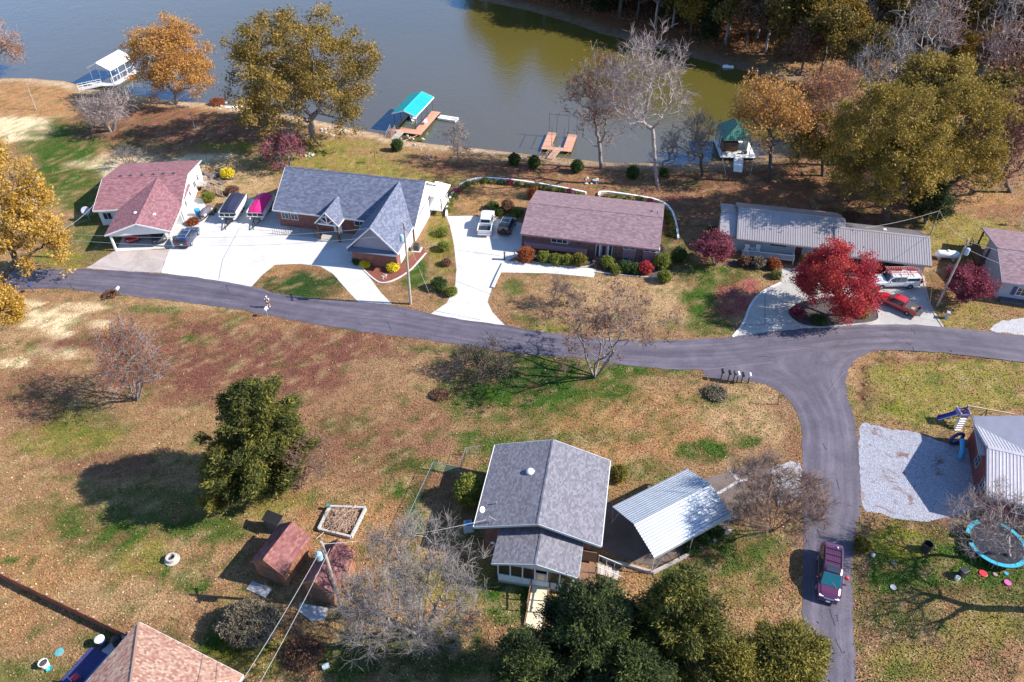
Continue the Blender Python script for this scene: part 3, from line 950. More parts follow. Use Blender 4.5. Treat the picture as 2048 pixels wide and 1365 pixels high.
tag(kerb('kerb', [(1574, 626), (1584, 610), (1620, 598), (1700, 592), (1742, 605), (1758, 626), (1757, 646), (1690, 652), (1625, 657), (1590, 647)], M['conc_grey'], .22, .12, True), kind='structure')
tag(kerb('kerb', [(1846, 552), (1853, 590), (1863, 620), (1886, 655)], M['conc_grey'], .22, .08), kind='structure')
tag(kerb('kerb', [(716, 529), (743, 556), (766, 571), (815, 549), (852, 507)], M['conc_white'], .2, .10), kind='structure')
tag(kerb('kerb', [(1190, 545), (1260, 553), (1330, 557)], M['stone'], .25, .12), kind='structure')
tag(kerb('kerb', [(1030, 500), (1033, 520), (1110, 531), (1170, 537), (1190, 527)], M['stone'], .2, .12), kind='structure')
tag(kerb('kerb', [(985, 577), (996, 552), (1008, 528)], M['conc_white'], .35, .25), kind='structure')

# ---------------------------------------------------------------- building kit
def local_frame(q):
    x, y, r, L, Wn, Wf, zr, zn, zf = q
    if Wn < 0:
        r += math.pi
        Wn, Wf = -Wn, -Wf
    return x, y, r, L, Wn, Wf, zr, zn, zf

def gable_roof(root, L, Wn, Wf, zr, zn, zf, m, t=0.16, name='roof', label=None):
    mb = MB()
    h = L / 2
    mb.slab([(-h, -Wn, zn), (h, -Wn, zn), (h, 0, zr), (-h, 0, zr)], t)
    mb.slab([(h, Wf, zf), (-h, Wf, zf), (-h, 0, zr), (h, 0, zr)], t)
    return mb.build(name, m, root, label=label)

def gable_trim(root, L, Wn, Wf, zr, zn, zf, m, name='fascia', w=0.05, h=0.2, eaves=True, dz=0.0):
    mb = MB()
    k = L / 2 + 0.027
    for s in (-1, 1):
        mb.beam((s * k, -Wn, zn - h / 2 + dz), (s * k, 0, zr - h / 2 + dz), w, h)
        mb.beam((s * k, Wf, zf - h / 2 + dz), (s * k, 0, zr - h / 2 + dz), w, h)
    if eaves:
        mb.beam((-k, -Wn - .03, zn - h / 2 - .03), (k, -Wn - .03, zn - h / 2 - .03), .08, h)
        mb.beam((-k, Wf + .03, zf - h / 2 - .03), (k, Wf + .03, zf - h / 2 - .03), .08, h)
    return mb.build(name, m, root)

def shingles(root, L, Wn, Wf, zr, zn, zf, m, tab=0.42, row=0.20, lift=0.010, cap=True, x0=None, x1=None):
    """real overlapping shingle tabs on both slopes, joined into one part"""
    V, F = [], []
    h = L / 2
    x0, x1 = (-h + .01 if x0 is None else x0), (h - .01 if x1 is None else x1)
    for (W, ze, s) in ((Wn, zn, -1), (Wf, zf, 1)):
        A = np.array([0, s * W, ze])
        Bp = np.array([0, 0, zr])
        d = Bp - A
        ln = np.linalg.norm(d)
        d = d / ln
        nrm = np.cross([1, 0, 0], d) * (1 if s < 0 else -1)
        if nrm[2] < 0: nrm = -nrm
        nr = max(2, int(round(ln / row)))
        rw = ln / nr
        for i in range(nr):
            off = random.random() * tab
            xa = x0 - off
            while xa < x1:
                a, b = max(xa, x0), min(xa + tab - .006, x1)
                xa += tab
                if b - a < .03: continue
                lf = lift * random.uniform(.7, 1.3)
                lo = A + d * (i * rw - (.03 if i == 0 else .012))
                hi = A + d * min(ln, (i + 1) * rw + .01)
                k = len(V)
                for (xx, q, l) in ((a, lo, lf), (b, lo, lf), (b, hi, .004), (a, hi, .004), (a, lo, .0), (b, lo, .0)):
                    V.append((xx, q[1] + nrm[1] * l, q[2] + nrm[2] * l))
                if s < 0: F += [(k, k + 1, k + 2, k + 3), (k + 4, k + 5, k + 1, k)]
                else: F += [(k + 3, k + 2, k + 1, k), (k, k + 1, k + 5, k + 4)]
    me = np_mesh('shingle', np.array(V), np.array(F), m)
    o = mesh_obj('shingle', me, m, root)
    o['kind'] = 'stuff'
    if cap:
        mb = MB()
        x = -h
        aN, aF = math.atan2(zr - zn, Wn), math.atan2(zr - zf, Wf)
        while x < h - .05:
            e = min(x + .3, h)
            k = .16
            mb.slab([(x, -k * math.cos(aN), zr - k * math.sin(aN) + .05), (e, -k * math.cos(aN), zr - k * math.sin(aN) + .05), (e, 0, zr + .055), (x, 0, zr + .055)], .02)
            mb.slab([(e, k * math.cos(aF), zr - k * math.sin(aF) + .05), (x, k * math.cos(aF), zr - k * math.sin(aF) + .05), (x, 0, zr + .055), (e, 0, zr + .055)], .02)
            x = e
        mb.build('ridge_cap', m, root)
    return o

def metal_panels(root, L, Wn, Wf, zr, zn, zf, m, pw=0.9, ribs=3, sides=(-1, 1), lift=0.012):
    """ribbed roofing sheets, each one a part, sharing one mesh per slope"""
    n = max(1, int(round(L / pw)))
    pw = L / n
    for (W, ze, s) in ((Wn, zn, -1), (Wf, zf, 1)):
        if s not in sides: continue
        ln = math.hypot(W, zr - ze)
        mb = MB()
        prof = []
        for k in range(ribs):
            c = pw * (k + .5) / ribs - pw / 2
            prof += [(c - .05, .004), (c - .028, .04), (c + .028, .04), (c + .05, .004)]
        prof = [(-pw / 2 + .004, .004)] + prof + [(pw / 2 - .004, .004)]
        for (x, z) in prof: mb.v += [(x, 0, z), (x, ln, z)]
        for k in range(len(prof) - 1): mb.f.append((2 * k, 2 * k + 2, 2 * k + 3, 2 * k + 1))
        me = mb.mesh('roof_panel', m)
        pit = math.atan2(zr - ze, W)
        for i in range(n):
            o = mesh_obj('roof_panel', me, m, root)
            x = -L / 2 + pw * (i + .5)
            if s < 0:
                o.matrix_local = Matrix.Translation((x, -W, ze + lift)) @ Matrix.Rotation(pit, 4, 'X')
            else:
                o.matrix_local = Matrix.Translation((x, W, ze + lift)) @ Matrix.Rotation(math.pi, 4, 'Z') @ Matrix.Rotation(pit, 4, 'X')
    mb = MB()
    mb.slab([(-L / 2, -.2, zr - .2 * (zr - zn) / Wn + .065), (L / 2, -.2, zr - .2 * (zr - zn) / Wn + .065), (L / 2, 0, zr + .075), (-L / 2, 0, zr + .075)], .02)
    mb.slab([(L / 2, .2, zr - .2 * (zr - zf) / Wf + .065), (-L / 2, .2, zr - .2 * (zr - zf) / Wf + .065), (-L / 2, 0, zr + .075), (L / 2, 0, zr + .075)], .02)
    mb.build('ridge_cap', m, root)

def gable_walls(root, L, Wn, Wf, zr, zn, zf, m, ox=0.3, oy=0.45, z0=-0.2, gap=0.17, name='wall', gable_mat=None):
    """pentagon prism under the roof"""
    h = L / 2 - ox
    yn, yf = -Wn + oy, Wf - oy
    tn = zn + (zr - zn) * oy / Wn - gap
    tf = zf + (zr - zf) * oy / Wf - gap
    pr = [(yn, z0), (yf, z0), (yf, tf), (0, zr - gap - .02), (yn, tn)]
    mb = MB()
    vs = [(-h, y, z) for y, z in pr] + [(h, y, z) for y, z in pr]
    mb.add(vs, [(4, 3, 2, 1, 0), (5, 6, 7, 8, 9), (0, 1, 6, 5), (1, 2, 7, 6), (2, 3, 8, 7), (3, 4, 9, 8), (4, 0, 5, 9)])
    o = mb.build(name, m, root)
    if gable_mat:
        for s in (-1, 1):
            g = MB()
            zl = min(tn, tf) - .05
            pts = [(s * (h + .02), yn + .02, zl), (s * (h + .02), yf - .02, zl), (s * (h + .02), yf - .02, tf - .03), (s * (h + .02), 0, zr - gap - .06), (s * (h + .02), yn + .02, tn - .03)]
            if s < 0: pts = pts[::-1]
            g.slab(pts, .018)
            g.build('gable_siding', gable_mat, root)
    return dict(h=h, yn=yn, yf=yf)

SIDES = {'near': lambda W, u: ((u, W['yn'], 0), 0.0), 'far': lambda W, u: ((-u, W['yf'], 0), math.pi),
         'right': lambda W, u: ((W['h'], u, 0), math.pi / 2), 'left': lambda W, u: ((-W['h'], -u, 0), -math.pi / 2)}

def window(root, W, side, u, z, w, h, cols=2, rows=1, frame=None, glass=None, name='window', depth=0.05, bar=0.06):
    """frame on the wall (outward = local -y), glass panes as sub-parts"""
    frame = frame or M['trim']
    glass = glass or M['glass']
    loc, rot = SIDES[side](W, u)
    T = Matrix.Translation((loc[0], loc[1], z)) @ Matrix.Rotation(rot, 4, 'Z')
    mb = MB()
    d = depth
    mb.box((0, -d / 2, h / 2 - bar / 2), (w, d, bar)).box((0, -d / 2 - .015, -h / 2 + bar / 2), (w + .08, d + .05, bar))
    mb.box((-w / 2 + bar / 2, -d / 2, 0), (bar, d, h - 2 * bar)).box((w / 2 - bar / 2, -d / 2, 0), (bar, d, h - 2 * bar))
    for i in range(1, cols): mb.box((-w / 2 + w * i / cols, -d / 2, 0), (bar * .8, d * .9, h - 2 * bar))
    for j in range(1, rows): mb.box((0, -d / 2 + .004, -h / 2 + h * j / rows), (w - 2 * bar, d * .8, bar * .6))
    f = mb.build(name, frame, root)
    f.matrix_local = T
    for i in range(cols):
        for j in range(rows):
            cx = -w / 2 + w * (i + .5) / cols
            cz = -h / 2 + h * (j + .5) / rows
            g = MB().box((cx, -.012, cz), (w / cols - bar * .9, .012, h / rows - bar * .7)).build('pane', glass, f)
    return f

def door(root, W, side, u, z0, w, h, m, glass=None, frame=None, name='door', lites=None, handle=True):
    loc, rot = SIDES[side](W, u)
    T = Matrix.Translation((loc[0], loc[1], z0)) @ Matrix.Rotation(rot, 4, 'Z')
    mb = MB().box((0, -.025, h / 2), (w, .05, h))
    o = mb.build(name, m, root)
    o.matrix_local = T
    fr = MB().box((0, -.04, h + .05), (w + .2, .08, .1)).box((-w / 2 - .05, -.04, h / 2), (.1, .08, h)).box((w / 2 + .05, -.04, h / 2), (.1, .08, h))
    fr.build('door_frame', frame or M['trim'], o)
    for (cx, cz, gw, gh) in (lites or []):
        MB().box((cx, -.055, cz), (gw, .012, gh)).build('pane', glass or M['glass'], o)
    if handle: MB().box((w * .4, -.07, h * .48), (.05, .05, .14)).build('handle', M['steel'], o)
    return o

def roof_vent(root, x, y, z, kind='pipe', m=None):
    mb = MB()
    if kind == 'pipe': mb.tube((x, y, z - .1), (x, y, z + .35), .06, n=8).tube((x, y, z - .02), (x, y, z + .02), .13, .07, n=8)
    elif kind == 'box': mb.box((x, y, z + .06), (.3, .3, .14))
    elif kind == 'turtle': mb.box((x, y, z + .05), (.42, .34, .1)).box((x, y, z + .13), (.34, .28, .06))
    elif kind == 'dome': mb.lathe([(.34, z - .1), (.34, z + .05), (.40, z + .1), (.34, z + .22), (.2, z + .3), (.05, z + .33)], (x, y, 0), 16)
    return mb.build('roof_vent', m or M['dark_metal'], root, smooth=(kind == 'dome'))

def planks(root, name, x0, x1, y0, y1, z, t, pw, m, along='x', gap=0.012, one=False):
    """boards of a deck; each one a part (sharing a mesh) or, when tiny, joined"""
    if along == 'x':
        n = max(1, int(round((y1 - y0) / pw)))
        w = (y1 - y0) / n
        dims, pos = (x1 - x0, w - gap, t), [((x0 + x1) / 2, y0 + w * (i + .5), z) for i in range(n)]
    else:
        n = max(1, int(round((x1 - x0) / pw)))
        w = (x1 - x0) / n
        dims, pos = (w - gap, y1 - y0, t), [(x0 + w * (i + .5), (y0 + y1) / 2, z) for i in range(n)]
    if one:
        mb = MB()
        for p in pos: mb.box(p, dims)
        o = mb.build(name, m, root)
        o['kind'] = 'stuff'
        return
    me = MB().box((0, 0, 0), dims).mesh(name, m)
    for p in pos:
        o = mesh_obj(name, me, m, root)
        o.location = p

def house_root(name, label, q, cat='house'):
    x, y, r, L, Wn, Wf, zr, zn, zf = local_frame(q)
    t = thing(name, label, cat, (x, y, 0), r)
    return t, (L, Wn, Wf, zr, zn, zf)

FOOT = []      # footprints, to keep leaves out
def footprint(q, grow=-0.3):
    x, y, r, L, Wn, Wf, *_ = local_frame(q)
    c, s = math.cos(r), math.sin(r)
    pts = [(-L / 2 - grow, -Wn - grow), (L / 2 + grow, -Wn - grow), (L / 2 + grow, Wf + grow), (-L / 2 - grow, Wf + grow)]
    FOOT.append(np.array([(x + c * a - s * b, y + s * a + c * b) for a, b in pts]))

def sub_root(parent_q, q):
    """matrix taking q's local frame into parent's local frame"""
    def Mx(qq):
        x, y, r, *_ = local_frame(qq)
        return Matrix.Translation((x, y, 0)) @ Matrix.Rotation(r, 4, 'Z')
    return Mx(parent_q).inverted() @ Mx(q)

class Wing:
    """builds with the house kit in a rotated frame but parents to the same house: run f, then move new children"""
    def __init__(s, root, mtx): s.root, s.m = root, mtx
    def __enter__(s):
        s.before = set(o.name for o in s.root.children)
        return s
    def __exit__(s, *a):
        for o in s.root.children:
            if o.name not in s.before: o.matrix_local = s.m @ o.matrix_local

# ---------------------------------------------------------------- houses
SH_MAROON = shingle_mat('maroon_shingle', [(.18, .08, .095), (.235, .11, .125), (.29, .15, .165)])
SH_GREY = shingle_mat('blue_grey_shingle', [(.09, .10, .145), (.12, .135, .195), (.165, .18, .25)])
SH_MAUVE = shingle_mat('mauve_brown_shingle', [(.17, .11, .13), (.215, .145, .165), (.265, .19, .21)])
SH_CHAR = shingle_mat('charcoal_shingle', [(.13, .125, .15), (.17, .165, .195), (.225, .22, .255)])
SH_TERRA = shingle_mat('terracotta_shingle', [(.27, .13, .10), (.35, .19, .145), (.40, .25, .19), (.47, .35, .27)])
SH_SHED = shingle_mat('shed_shingle', [(.15, .055, .055), (.20, .085, .08), (.26, .125, .115)])
UND = mat('roof_underlay', (.10, .09, .09), .9)

def ext(q, left=0.0, right=0.0):
    """lengthen a roof along its ridge (normalised frame)"""
    x, y, r, L, Wn, Wf, zr, zn, zf = local_frame(q)
    d = (right - left) / 2
    return (x + math.cos(r) * d, y + math.sin(r) * d, r, L + left + right, Wn, Wf, zr, zn, zf)

# --- H1: maroon roof, open carport under the front gable
q1 = (-53.63, 97.59, 0.11, 12.09, 6.33, 7.38, 4.39, 2.77, 2.85)
q1g = ext((-50.59, 88.04, -1.45, 6.65, -4.18, -4.42, 4.30, 2.81, 2.81), 0, 6.2)
h1, a1 = house_root('house', 'white house with maroon shingle roof and an open two-car carport under its front gable', q1)
footprint(q1); footprint(q1g)
gable_roof(h1, *a1, UND)
shingles(h1, *a1, SH_MAROON)
gable_trim(h1, *a1, M['trim'])
W1 = gable_walls(h1, *a1, M['siding_white'], ox=.35, oy=.5)
for u, w_ in ((-3.6, .9), (2.2, 1.2), (4.4, .9)): window(h1, W1, 'right', u, 1.5, w_, 1.1)
window(h1, W1, 'near', -4.6, 1.5, 1.2, 1.1)
door(h1, W1, 'right', -.8, .1, .95, 2.05, M['white'], lites=[(0, 1.5, .6, .7)])
for x in (-3.6, -2.2, -.6, 1.0, 2.4, 3.9): roof_vent(h1, x, .5, 4.33, 'turtle')
for (x, y) in ((1.2, 2.6),): roof_vent(h1, x, y, 3.9, 'pipe')
m1 = sub_root(q1, q1g)
with Wing(h1, m1):
    _, _, _, L, Wn, Wf, zr, zn, zf = q1g
    gable_roof(h1, L, Wn, Wf, zr, zn, zf, UND)
    shingles(h1, L, Wn, Wf, zr, zn, zf, SH_MAROON)
    gable_trim(h1, L, Wn, Wf, zr, zn, zf, M['trim'])
    f = -L / 2
    g = MB()                                   # gable face above the opening
    g.slab([(f + .35, -Wn + .4, zn - .12), (f + .35, 0, zr - .22), (f + .35, Wf - .4, zf - .12), (f + .35, Wf - .4, 2.35), (f + .35, -Wn + .4, 2.35)], .12, Vector((-1, 0, 0)))
    g.build('gable_siding', M['siding_white'], h1)
    for y in (-Wn + .5, Wf - .5): MB().box((f + .4, y, 1.17), (.24, .24, 2.36)).build('post', M['trim'], h1)
    MB().box((f + 6.4, 0, 1.2), (.15, Wn + Wf - 1.0, 2.6)).build('back_wall', M['siding_white'], h1)
    MB().box((f + 3.4, 0, .035), (6.4, Wn + Wf - .6, .05)).build('carport_floor', M['conc_white'], h1)
    MB().box((f + .28, 0, 3.55), (.06, .45, .4)).build('gable_vent', M['trim'], h1)
    roof_vent(h1, f + 3.0, -1.6, 3.75, 'turtle', M['siding_white'])
    roof_vent(h1, f + 3.3, .9, 4.0, 'turtle', M['siding_white'])

# --- H2: blue-grey roof, brick, front wing and entry gable
q2 = (-22.22, 94.33, -0.21, 20.94, 5.88, 5.82, 6.54, 2.86, 2.85)
q2w = local_frame((-16.85, 86.67, -1.77, 12.44, -3.33, -3.60, 6.32, 2.77, 2.83))
q2e = local_frame((-24.88, 89.09, -1.80, 4.31, -1.69, -1.74, 4.63, 2.78, 2.81))
h2, a2 = house_root('house', 'red brick house with steep blue-grey shingle roof, tall front wing and small entry gable', q2)
footprint(q2); footprint(q2w)
gable_roof(h2, *a2, UND)
shingles(h2, *a2, SH_GREY)
gable_trim(h2, *a2, M['trim'])
W2 = gable_walls(h2, *a2, M['brick_red'], ox=.4, oy=.5, gable_mat=M['siding_white'])
window(h2, W2, 'near', -9.0, 1.75, 1.1, 1.0)
window(h2, W2, 'near', -7.6, 1.75, 1.1, 1.0)
window(h2, W2, 'near', 3.0, 1.9, 3.2, .8, 4)
window(h2, W2, 'near', -3.2, 1.8, .8, .9, 1)
door(h2, W2, 'near', -1.2, .05, 1.0, 2.1, M['white'], lites=[(0, 1.4, .5, .8)])
for u, z in ((-2.5, 1.6), (1.5, 1.6), (.2, 4.2)): window(h2, W2, 'right', u, z, 1.0, 1.1)
MB().box((W2['h'] + .02, 0, 1.25), (.04, W2['yf'] - W2['yn'], 2.9)).build('side_siding', M['siding_white'], h2)
# covered deck at the right rear corner
MB().box((W2['h'] + .9, 3.6, .9), (1.9, 3.6, .15)).build('deck', M['white'], h2)
for y in (2.0, 5.2): MB().box((W2['h'] + 1.75, y, 1.5), (.12, .12, 3.2)).build('post', M['dark_metal'], h2)
MB().slab([(W2['h'] - .1, 1.6, 3.4), (W2['h'] + 2.2, 1.6, 3.05), (W2['h'] + 2.2, 5.8, 3.05), (W2['h'] - .1, 5.8, 3.4)], .1).build('porch_roof', M['white'], h2)
r_ = MB()
for z in (1.3, 1.9): r_.beam((W2['h'] + 1.8, 2.0, z), (W2['h'] + 1.8, 5.2, z), .05)
for k in range(12): r_.box((W2['h'] + 1.8, 2.1 + k * .27, 1.6), (.03, .03, .6))
r_.build('railing', M['white'], h2)
with Wing(h2, sub_root(q2, q2w)):
    aw = q2w[3:]
    gable_roof(h2, *aw, UND)
    shingles(h2, *aw, SH_GREY)
    gable_trim(h2, *aw, M['trim'])
    Ww = gable_walls(h2, *aw, M['brick_red'], ox=.4, oy=.4)
    g = MB()
    L, Wn, Wf, zr, zn, zf = aw
    xx = -Ww['h'] - .03
    g.slab([(xx, -Wn + .5, zn - .1), (xx, 0, zr - .35), (xx, Wf - .5, zf - .1)], .05, Vector((-1, 0, 0)))
    g.build('gable_siding', M['siding_grey'], h2)
    MB().slab([(-Ww['h'] + .02, -Wn + .1, zn - .05), (-Ww['h'] - .75, -Wn + .1, zn - .38), (-Ww['h'] - .75, Wf - .1, zf - .38), (-Ww['h'] + .02, Wf - .1, zf - .05)], .1).build('eave_return', SH_GREY, h2)
    window(h2, Ww, 'left', -.55, 1.45, 1.0, 1.0)
    window(h2, Ww, 'left', .75, 1.45, 1.0, 1.0)
    MB().box((.6, -Wn + .38, 1.2), (Ww['h'] * 2 - 1.4, .05, 2.7)).build('side_siding', M['siding_white'], h2)
    window(h2, dict(h=Ww['h'], yn=-Wn + .36, yf=Ww['yf']), 'near', -2.5, 1.5, .9, 1.1)
    door(h2, dict(h=Ww['h'], yn=Ww['yn'], yf=Ww['yf']), 'far', 1.5, 0, 2.6, 2.1, M['white'], name='garage_door', handle=False)
with Wing(h2, sub_root(q2, q2e)):
    ae = q2e[3:]
    L, Wn, Wf, zr, zn, zf = ae
    gable_roof(h2, *ae, UND)
    shingles(h2, *ae, SH_GREY, cap=False)
    gable_trim(h2, *ae, M['trim'], h=.16)
    x = -L / 2 + .2
    tr = MB()
    tr.beam((x, -Wn + .2, zn - .2), (x, Wf - .2, zf - .2), .14, .2).beam((x, 0, zn - .15), (x, 0, zr - .3), .12)
    tr.beam((x, 0, zn - .1), (x, -Wn * .55, zn + (zr - zn) * .38), .1).beam((x, 0, zn - .1), (x, Wf * .55, zf + (zr - zf) * .38), .1)
    tr.build('timber_truss', M['white'], h2)
    for y in (-Wn + .25, Wf - .25): MB().box((x, y, 1.3), (.26, .26, 2.6)).build('post', M['wood_brown'], h2)
MB().box((-2.5, W2['yn'] - 1.1, .045), (12.5, 2.1, .06)).build('porch_slab', M['conc_grey'], h2)
rr = MB()
for k in range(9): rr.box((-10.2 + .35 * k, W2['yn'] - 2.2, .5), (.03, .03, 1.0))
for x in (-6.0, -4.0): rr.box((x, W2['yn'] - 1.9, .7), (.04, .04, 1.4))
rr.build('planter_hook', M['black_metal'], h2)

# --- H3: brick ranch with mauve roof
q3 = (11.38, 88.36, -0.21, 18.42, 5.78, 6.00, 4.24, 2.83, 2.86)
h3, a3 = house_root('house', 'long dark brick ranch house with mauve-brown shingle roof and a white double-sidelight front door', q3)
footprint(q3)
gable_roof(h3, *a3, UND)
shingles(h3, *a3, SH_MAUVE)
gable_trim(h3, *a3, M['siding_mauve'], h=.22)
W3 = gable_walls(h3, *a3, M['brick_dark'], ox=.45, oy=.7, gable_mat=M['siding_white'])
y3 = W3['yn']
# overhanging panelled band on the left half, each panel a part
n = 14
pm = MB().box((0, 0, 0), (8.6 / n - .02, .08, .78)).mesh('wall_panel', M['siding_mauve'])
for i in range(n):
    o = mesh_obj('wall_panel', pm, None, h3)
    o.location = (-8.75 + 8.6 / n * (i + .5), y3 - .55, 1.05)
MB().box((-4.45, y3 - .28, 1.4), (8.7, .56, .08)).box((-4.45, y3 - .26, .68), (8.6, .5, .06)).build('balcony_floor', M['siding_mauve'], h3)
window(h3, W3, 'near', -4.0, 1.95, 2.3, .75, 3)
MB().box((-2.8, y3 - .02, 1.9), (.6, .04, .5)).build('shutter', M['siding_mauve'], h3)
door(h3, W3, 'near', 2.05, .1, .95, 2.05, M['siding_mauve'], lites=[(0, 1.1, .45, 1.5)])
for u in (1.2, 2.9): window(h3, W3, 'near', u, 1.15, .5, 2.05, 1, 1, name='sidelight')
MB().box((2.05, y3 - .06, 2.36), (2.5, .1, .3)).build('door_header', M['white'], h3)
for u in (5.4, 8.1):
    window(h3, W3, 'near', u - .45, 2.1, .75, .5, 1)
    window(h3, W3, 'near', u + .45, 2.1, .75, .5, 1)
    for k in range(5): MB().box((u - .68 + .34 * k, y3 - .03, 1.2), (.32, .06, 1.2)).build('wall_panel', M['siding_mauve'], h3)
    for k in (-.4, .4): window(h3, W3, 'near', u + k, .32, .6, .4, 1, frame=M['siding_bluegrey'])
MB().box((2.05, y3 - .8, .12), (2.6, 1.5, .24)).build('brick_step', M['brick_dark'], h3)
roof_vent(h3, 7.6, 2.0, 3.8, 'box')
roof_vent(h3, 8.4, 1.4, 3.9, 'pipe')
MB().box((9.1, y3 + .5, 1.5), (.5, .7, 1.3)).build('chimney_box', M['white'], h3)

# --- H4: blue house, metal roof, garage to the right, low annex to the left
q4 = (37.72, 86.79, -0.21, 13.80, 5.09, 4.48, 4.64, 2.91, 2.93)
h4, a4 = house_root('house', 'light blue house with ribbed mauve-grey metal roof and a railed front porch', q4)
footprint(q4)
gable_roof(h4, *a4, M['roof_metal'])
metal_panels(h4, *a4, M['roof_metal'])
gable_trim(h4, *a4, M['roof_metal'], h=.18)
W4 = gable_walls(h4, *a4, M['siding_blue'], ox=.35, oy=1.7)
y4 = W4['yn']
window(h4, W4, 'near', -1.2, 1.9, 2.0, .9, 3, frame=M['dark_metal'])
window(h4, W4, 'near', 4.4, 1.7, 1.9, 1.0, 3, frame=M['dark_metal'])
door(h4, W4, 'near', 1.5, .45, .95, 2.05, M['brick_wine'], lites=[(0, 1.5, .5, .5)])
for x in (-1.2, 4.2): roof_vent(h4, x, -3.3 if x < 0 else -1.4, 3.55 if x < 0 else 4.2, 'pipe', M['roof_metal'])
planks(h4, 'deck_board', -5.8, 1.0, y4 - 1.7, y4 - .02, .42, .05, .14, M['siding_blue'], 'x')
rl = MB()
for z in (.55, 1.3): rl.beam((-5.8, y4 - 1.75, z), (.9, y4 - 1.75, z), .06)
for k in range(46): rl.box((-5.75 + k * .146, y4 - 1.75, .92), (.035, .035, .74))
rl.build('railing', M['white'], h4)
MB().box((-2.4, y4 - 1.7, .2), (6.8, .08, .4)).build('porch_skirt', M['brick_wine'], h4)
for k in range(3): MB().box((1.6, y4 - 1.0 - .32 * k, .33 - .14 * k), (1.3, .32, .14)).build('step', M['wood_brown'], h4)
MB().box((1.6, y4 - .4, .40), (1.3, .8, .1)).build('landing', M['wood_brown'], h4)
for x in (.85, 2.35):
    b = MB().box((x, y4 - 1.9, .55), (.1, .1, 1.1)).box((x, y4 - .9, .85), (.1, .1, 1.0))
    b.beam((x, y4 - 1.9, 1.08), (x, y4 - .9, 1.34), .07)
    b.build('handrail', M['white'], h4)
q4a = (29.92, 88.40, -0.23, 2.18, 4.19, 4.41, 3.85, 2.62, 2.62)
q4a = ext(q4a, 0, .8)
with Wing(h4, sub_root(q4, q4a)):
    aa = q4a[3:]
    gable_roof(h4, *aa, M['roof_metal'])
    metal_panels(h4, *aa, M['roof_metal'])
    gable_trim(h4, *aa, M['roof_metal'], h=.16)
    gable_walls(h4, *aa, M['siding_blue'], ox=.25, oy=.8)
q4g = (48.51, 82.66, -0.22, 11.70, 4.21, 4.15, 4.33, 2.68, 2.74)
h4g, a4g = house_root('garage', 'detached-looking garage wing with ribbed grey metal roof and dark open bays behind the work truck', q4g, 'garage')
footprint(q4g)
gable_roof(h4g, *a4g, M['roof_metal'])
metal_panels(h4g, *a4g, M['roof_metal'])
gable_trim(h4g, *a4g, M['roof_metal'], h=.18)
W4g = gable_walls(h4g, *a4g, M['siding_bluegrey'], ox=.35, oy=.9)
for u in (-2.6, 1.4):
    d_ = door(h4g, W4g, 'near', u, 0, 3.1, 2.15, M['dark_int'], name='bay_shade_panel', frame=M['siding_bluegrey'], handle=False)  # near-black panel paints the shade inside the open bay
roof_vent(h4g, .6, 1.2, 3.95, 'turtle', M['white'])

# --- H5: right edge house
q5 = ext((64.66, 78.17, -0.27, 5.89, 5.53, 7.40, 4.36, 2.90, 2.95), 0, 9)
h5, a5 = house_root('house', 'blue-grey sided house with mauve shingle roof at the right edge behind the gravel parking', q5)
footprint(q5)
gable_roof(h5, *a5, UND)
shingles(h5, *a5, SH_MAUVE)
gable_trim(h5, *a5, M['siding_grey'], h=.2)
W5 = gable_walls(h5, a5[0], a5[1], a5[2] - 2.6, a5[3] - .0, a5[4], a5[5] + .3, M['siding_bluegrey'], ox=.35, oy=.6)
window(h5, W5, 'near', -4.6, 1.5, 1.1, 1.2, 2, 2)
for u in (-5.45, -3.75): MB().box((u, W5['yn'] - .03, 1.5), (.45, .05, 1.25)).build('shutter', M['navy_plastic'], h5)
MB().box((0, W5['yn'] - .5, .2), (a5[0] - 1.5, .9, .4)).build('foundation_bed', M['stone_dark'], h5)
for y in (2.5, 6.6): MB().box((-a5[0] / 2 + .2, y, 1.2), (.18, .18, 2.9)).build('post', M['pole_dark'], h5)
MB().box((-a5[0] / 2 - .1, 4.6, .55), (1.3, 5.2, .12)).build('deck', M['wood_brown'], h5)
rl = MB()
for z in (.8, 1.4): rl.beam((-a5[0] / 2 - .7, 2.1, z), (-a5[0] / 2 - .7, 7.1, z), .06)
for k in range(16): rl.box((-a5[0] / 2 - .7, 2.2 + k * .32, 1.0), (.04, .04, .9))
rl.build('railing', M['wood_brown'], h5)

# --- H6: foreground house with porch
q6 = local_frame((2.99, 41.07, -1.75, 9.37, -5.32, -5.45, 5.38, 3.60, 3.58))
q6p = ext((2.26, 35.13, -1.76, 3.48, -3.48, -3.66, 4.20, 3.24, 3.24), 0, .6)
h6, a6 = house_root('house', 'foreground house with charcoal shingle roof, light blue fascia and a lower screened porch', q6)
footprint(q6); footprint(q6p)
gable_roof(h6, *a6, UND)
shingles(h6, *a6, SH_CHAR, tab=.25, row=.15, lift=.012)
gable_trim(h6, *a6, M['siding_blue'], h=.24)
W6 = gable_walls(h6, *a6, M['brick_dark'], ox=.45, oy=.75)
L6, Wn6, Wf6, zr6, zn6, zf6 = a6
gt = MB()
for (y, z) in ((-Wn6 - .09, zn6), (Wf6 + .09, zf6)):
    gt.box((0, y, z - .08), (L6, .1, .10))
gt.build('gutter', M['white'], h6)
mb = MB()
for k in range(8): mb.tube((-L6 / 2 + .3 + k * L6 / 8, -Wn6 - .15, zn6 - .1), (-L6 / 2 + .3 + k * L6 / 8, -Wn6 - .02, zn6 + .03), .02, n=4)
mb.build('gutter_strap', M['white'], h6)
roof_vent(h6, 1.0, 1.55, 4.8, 'dome', M['white'])
roof_vent(h6, -2.35, 4.0, 4.0, 'pipe', M['steel'])
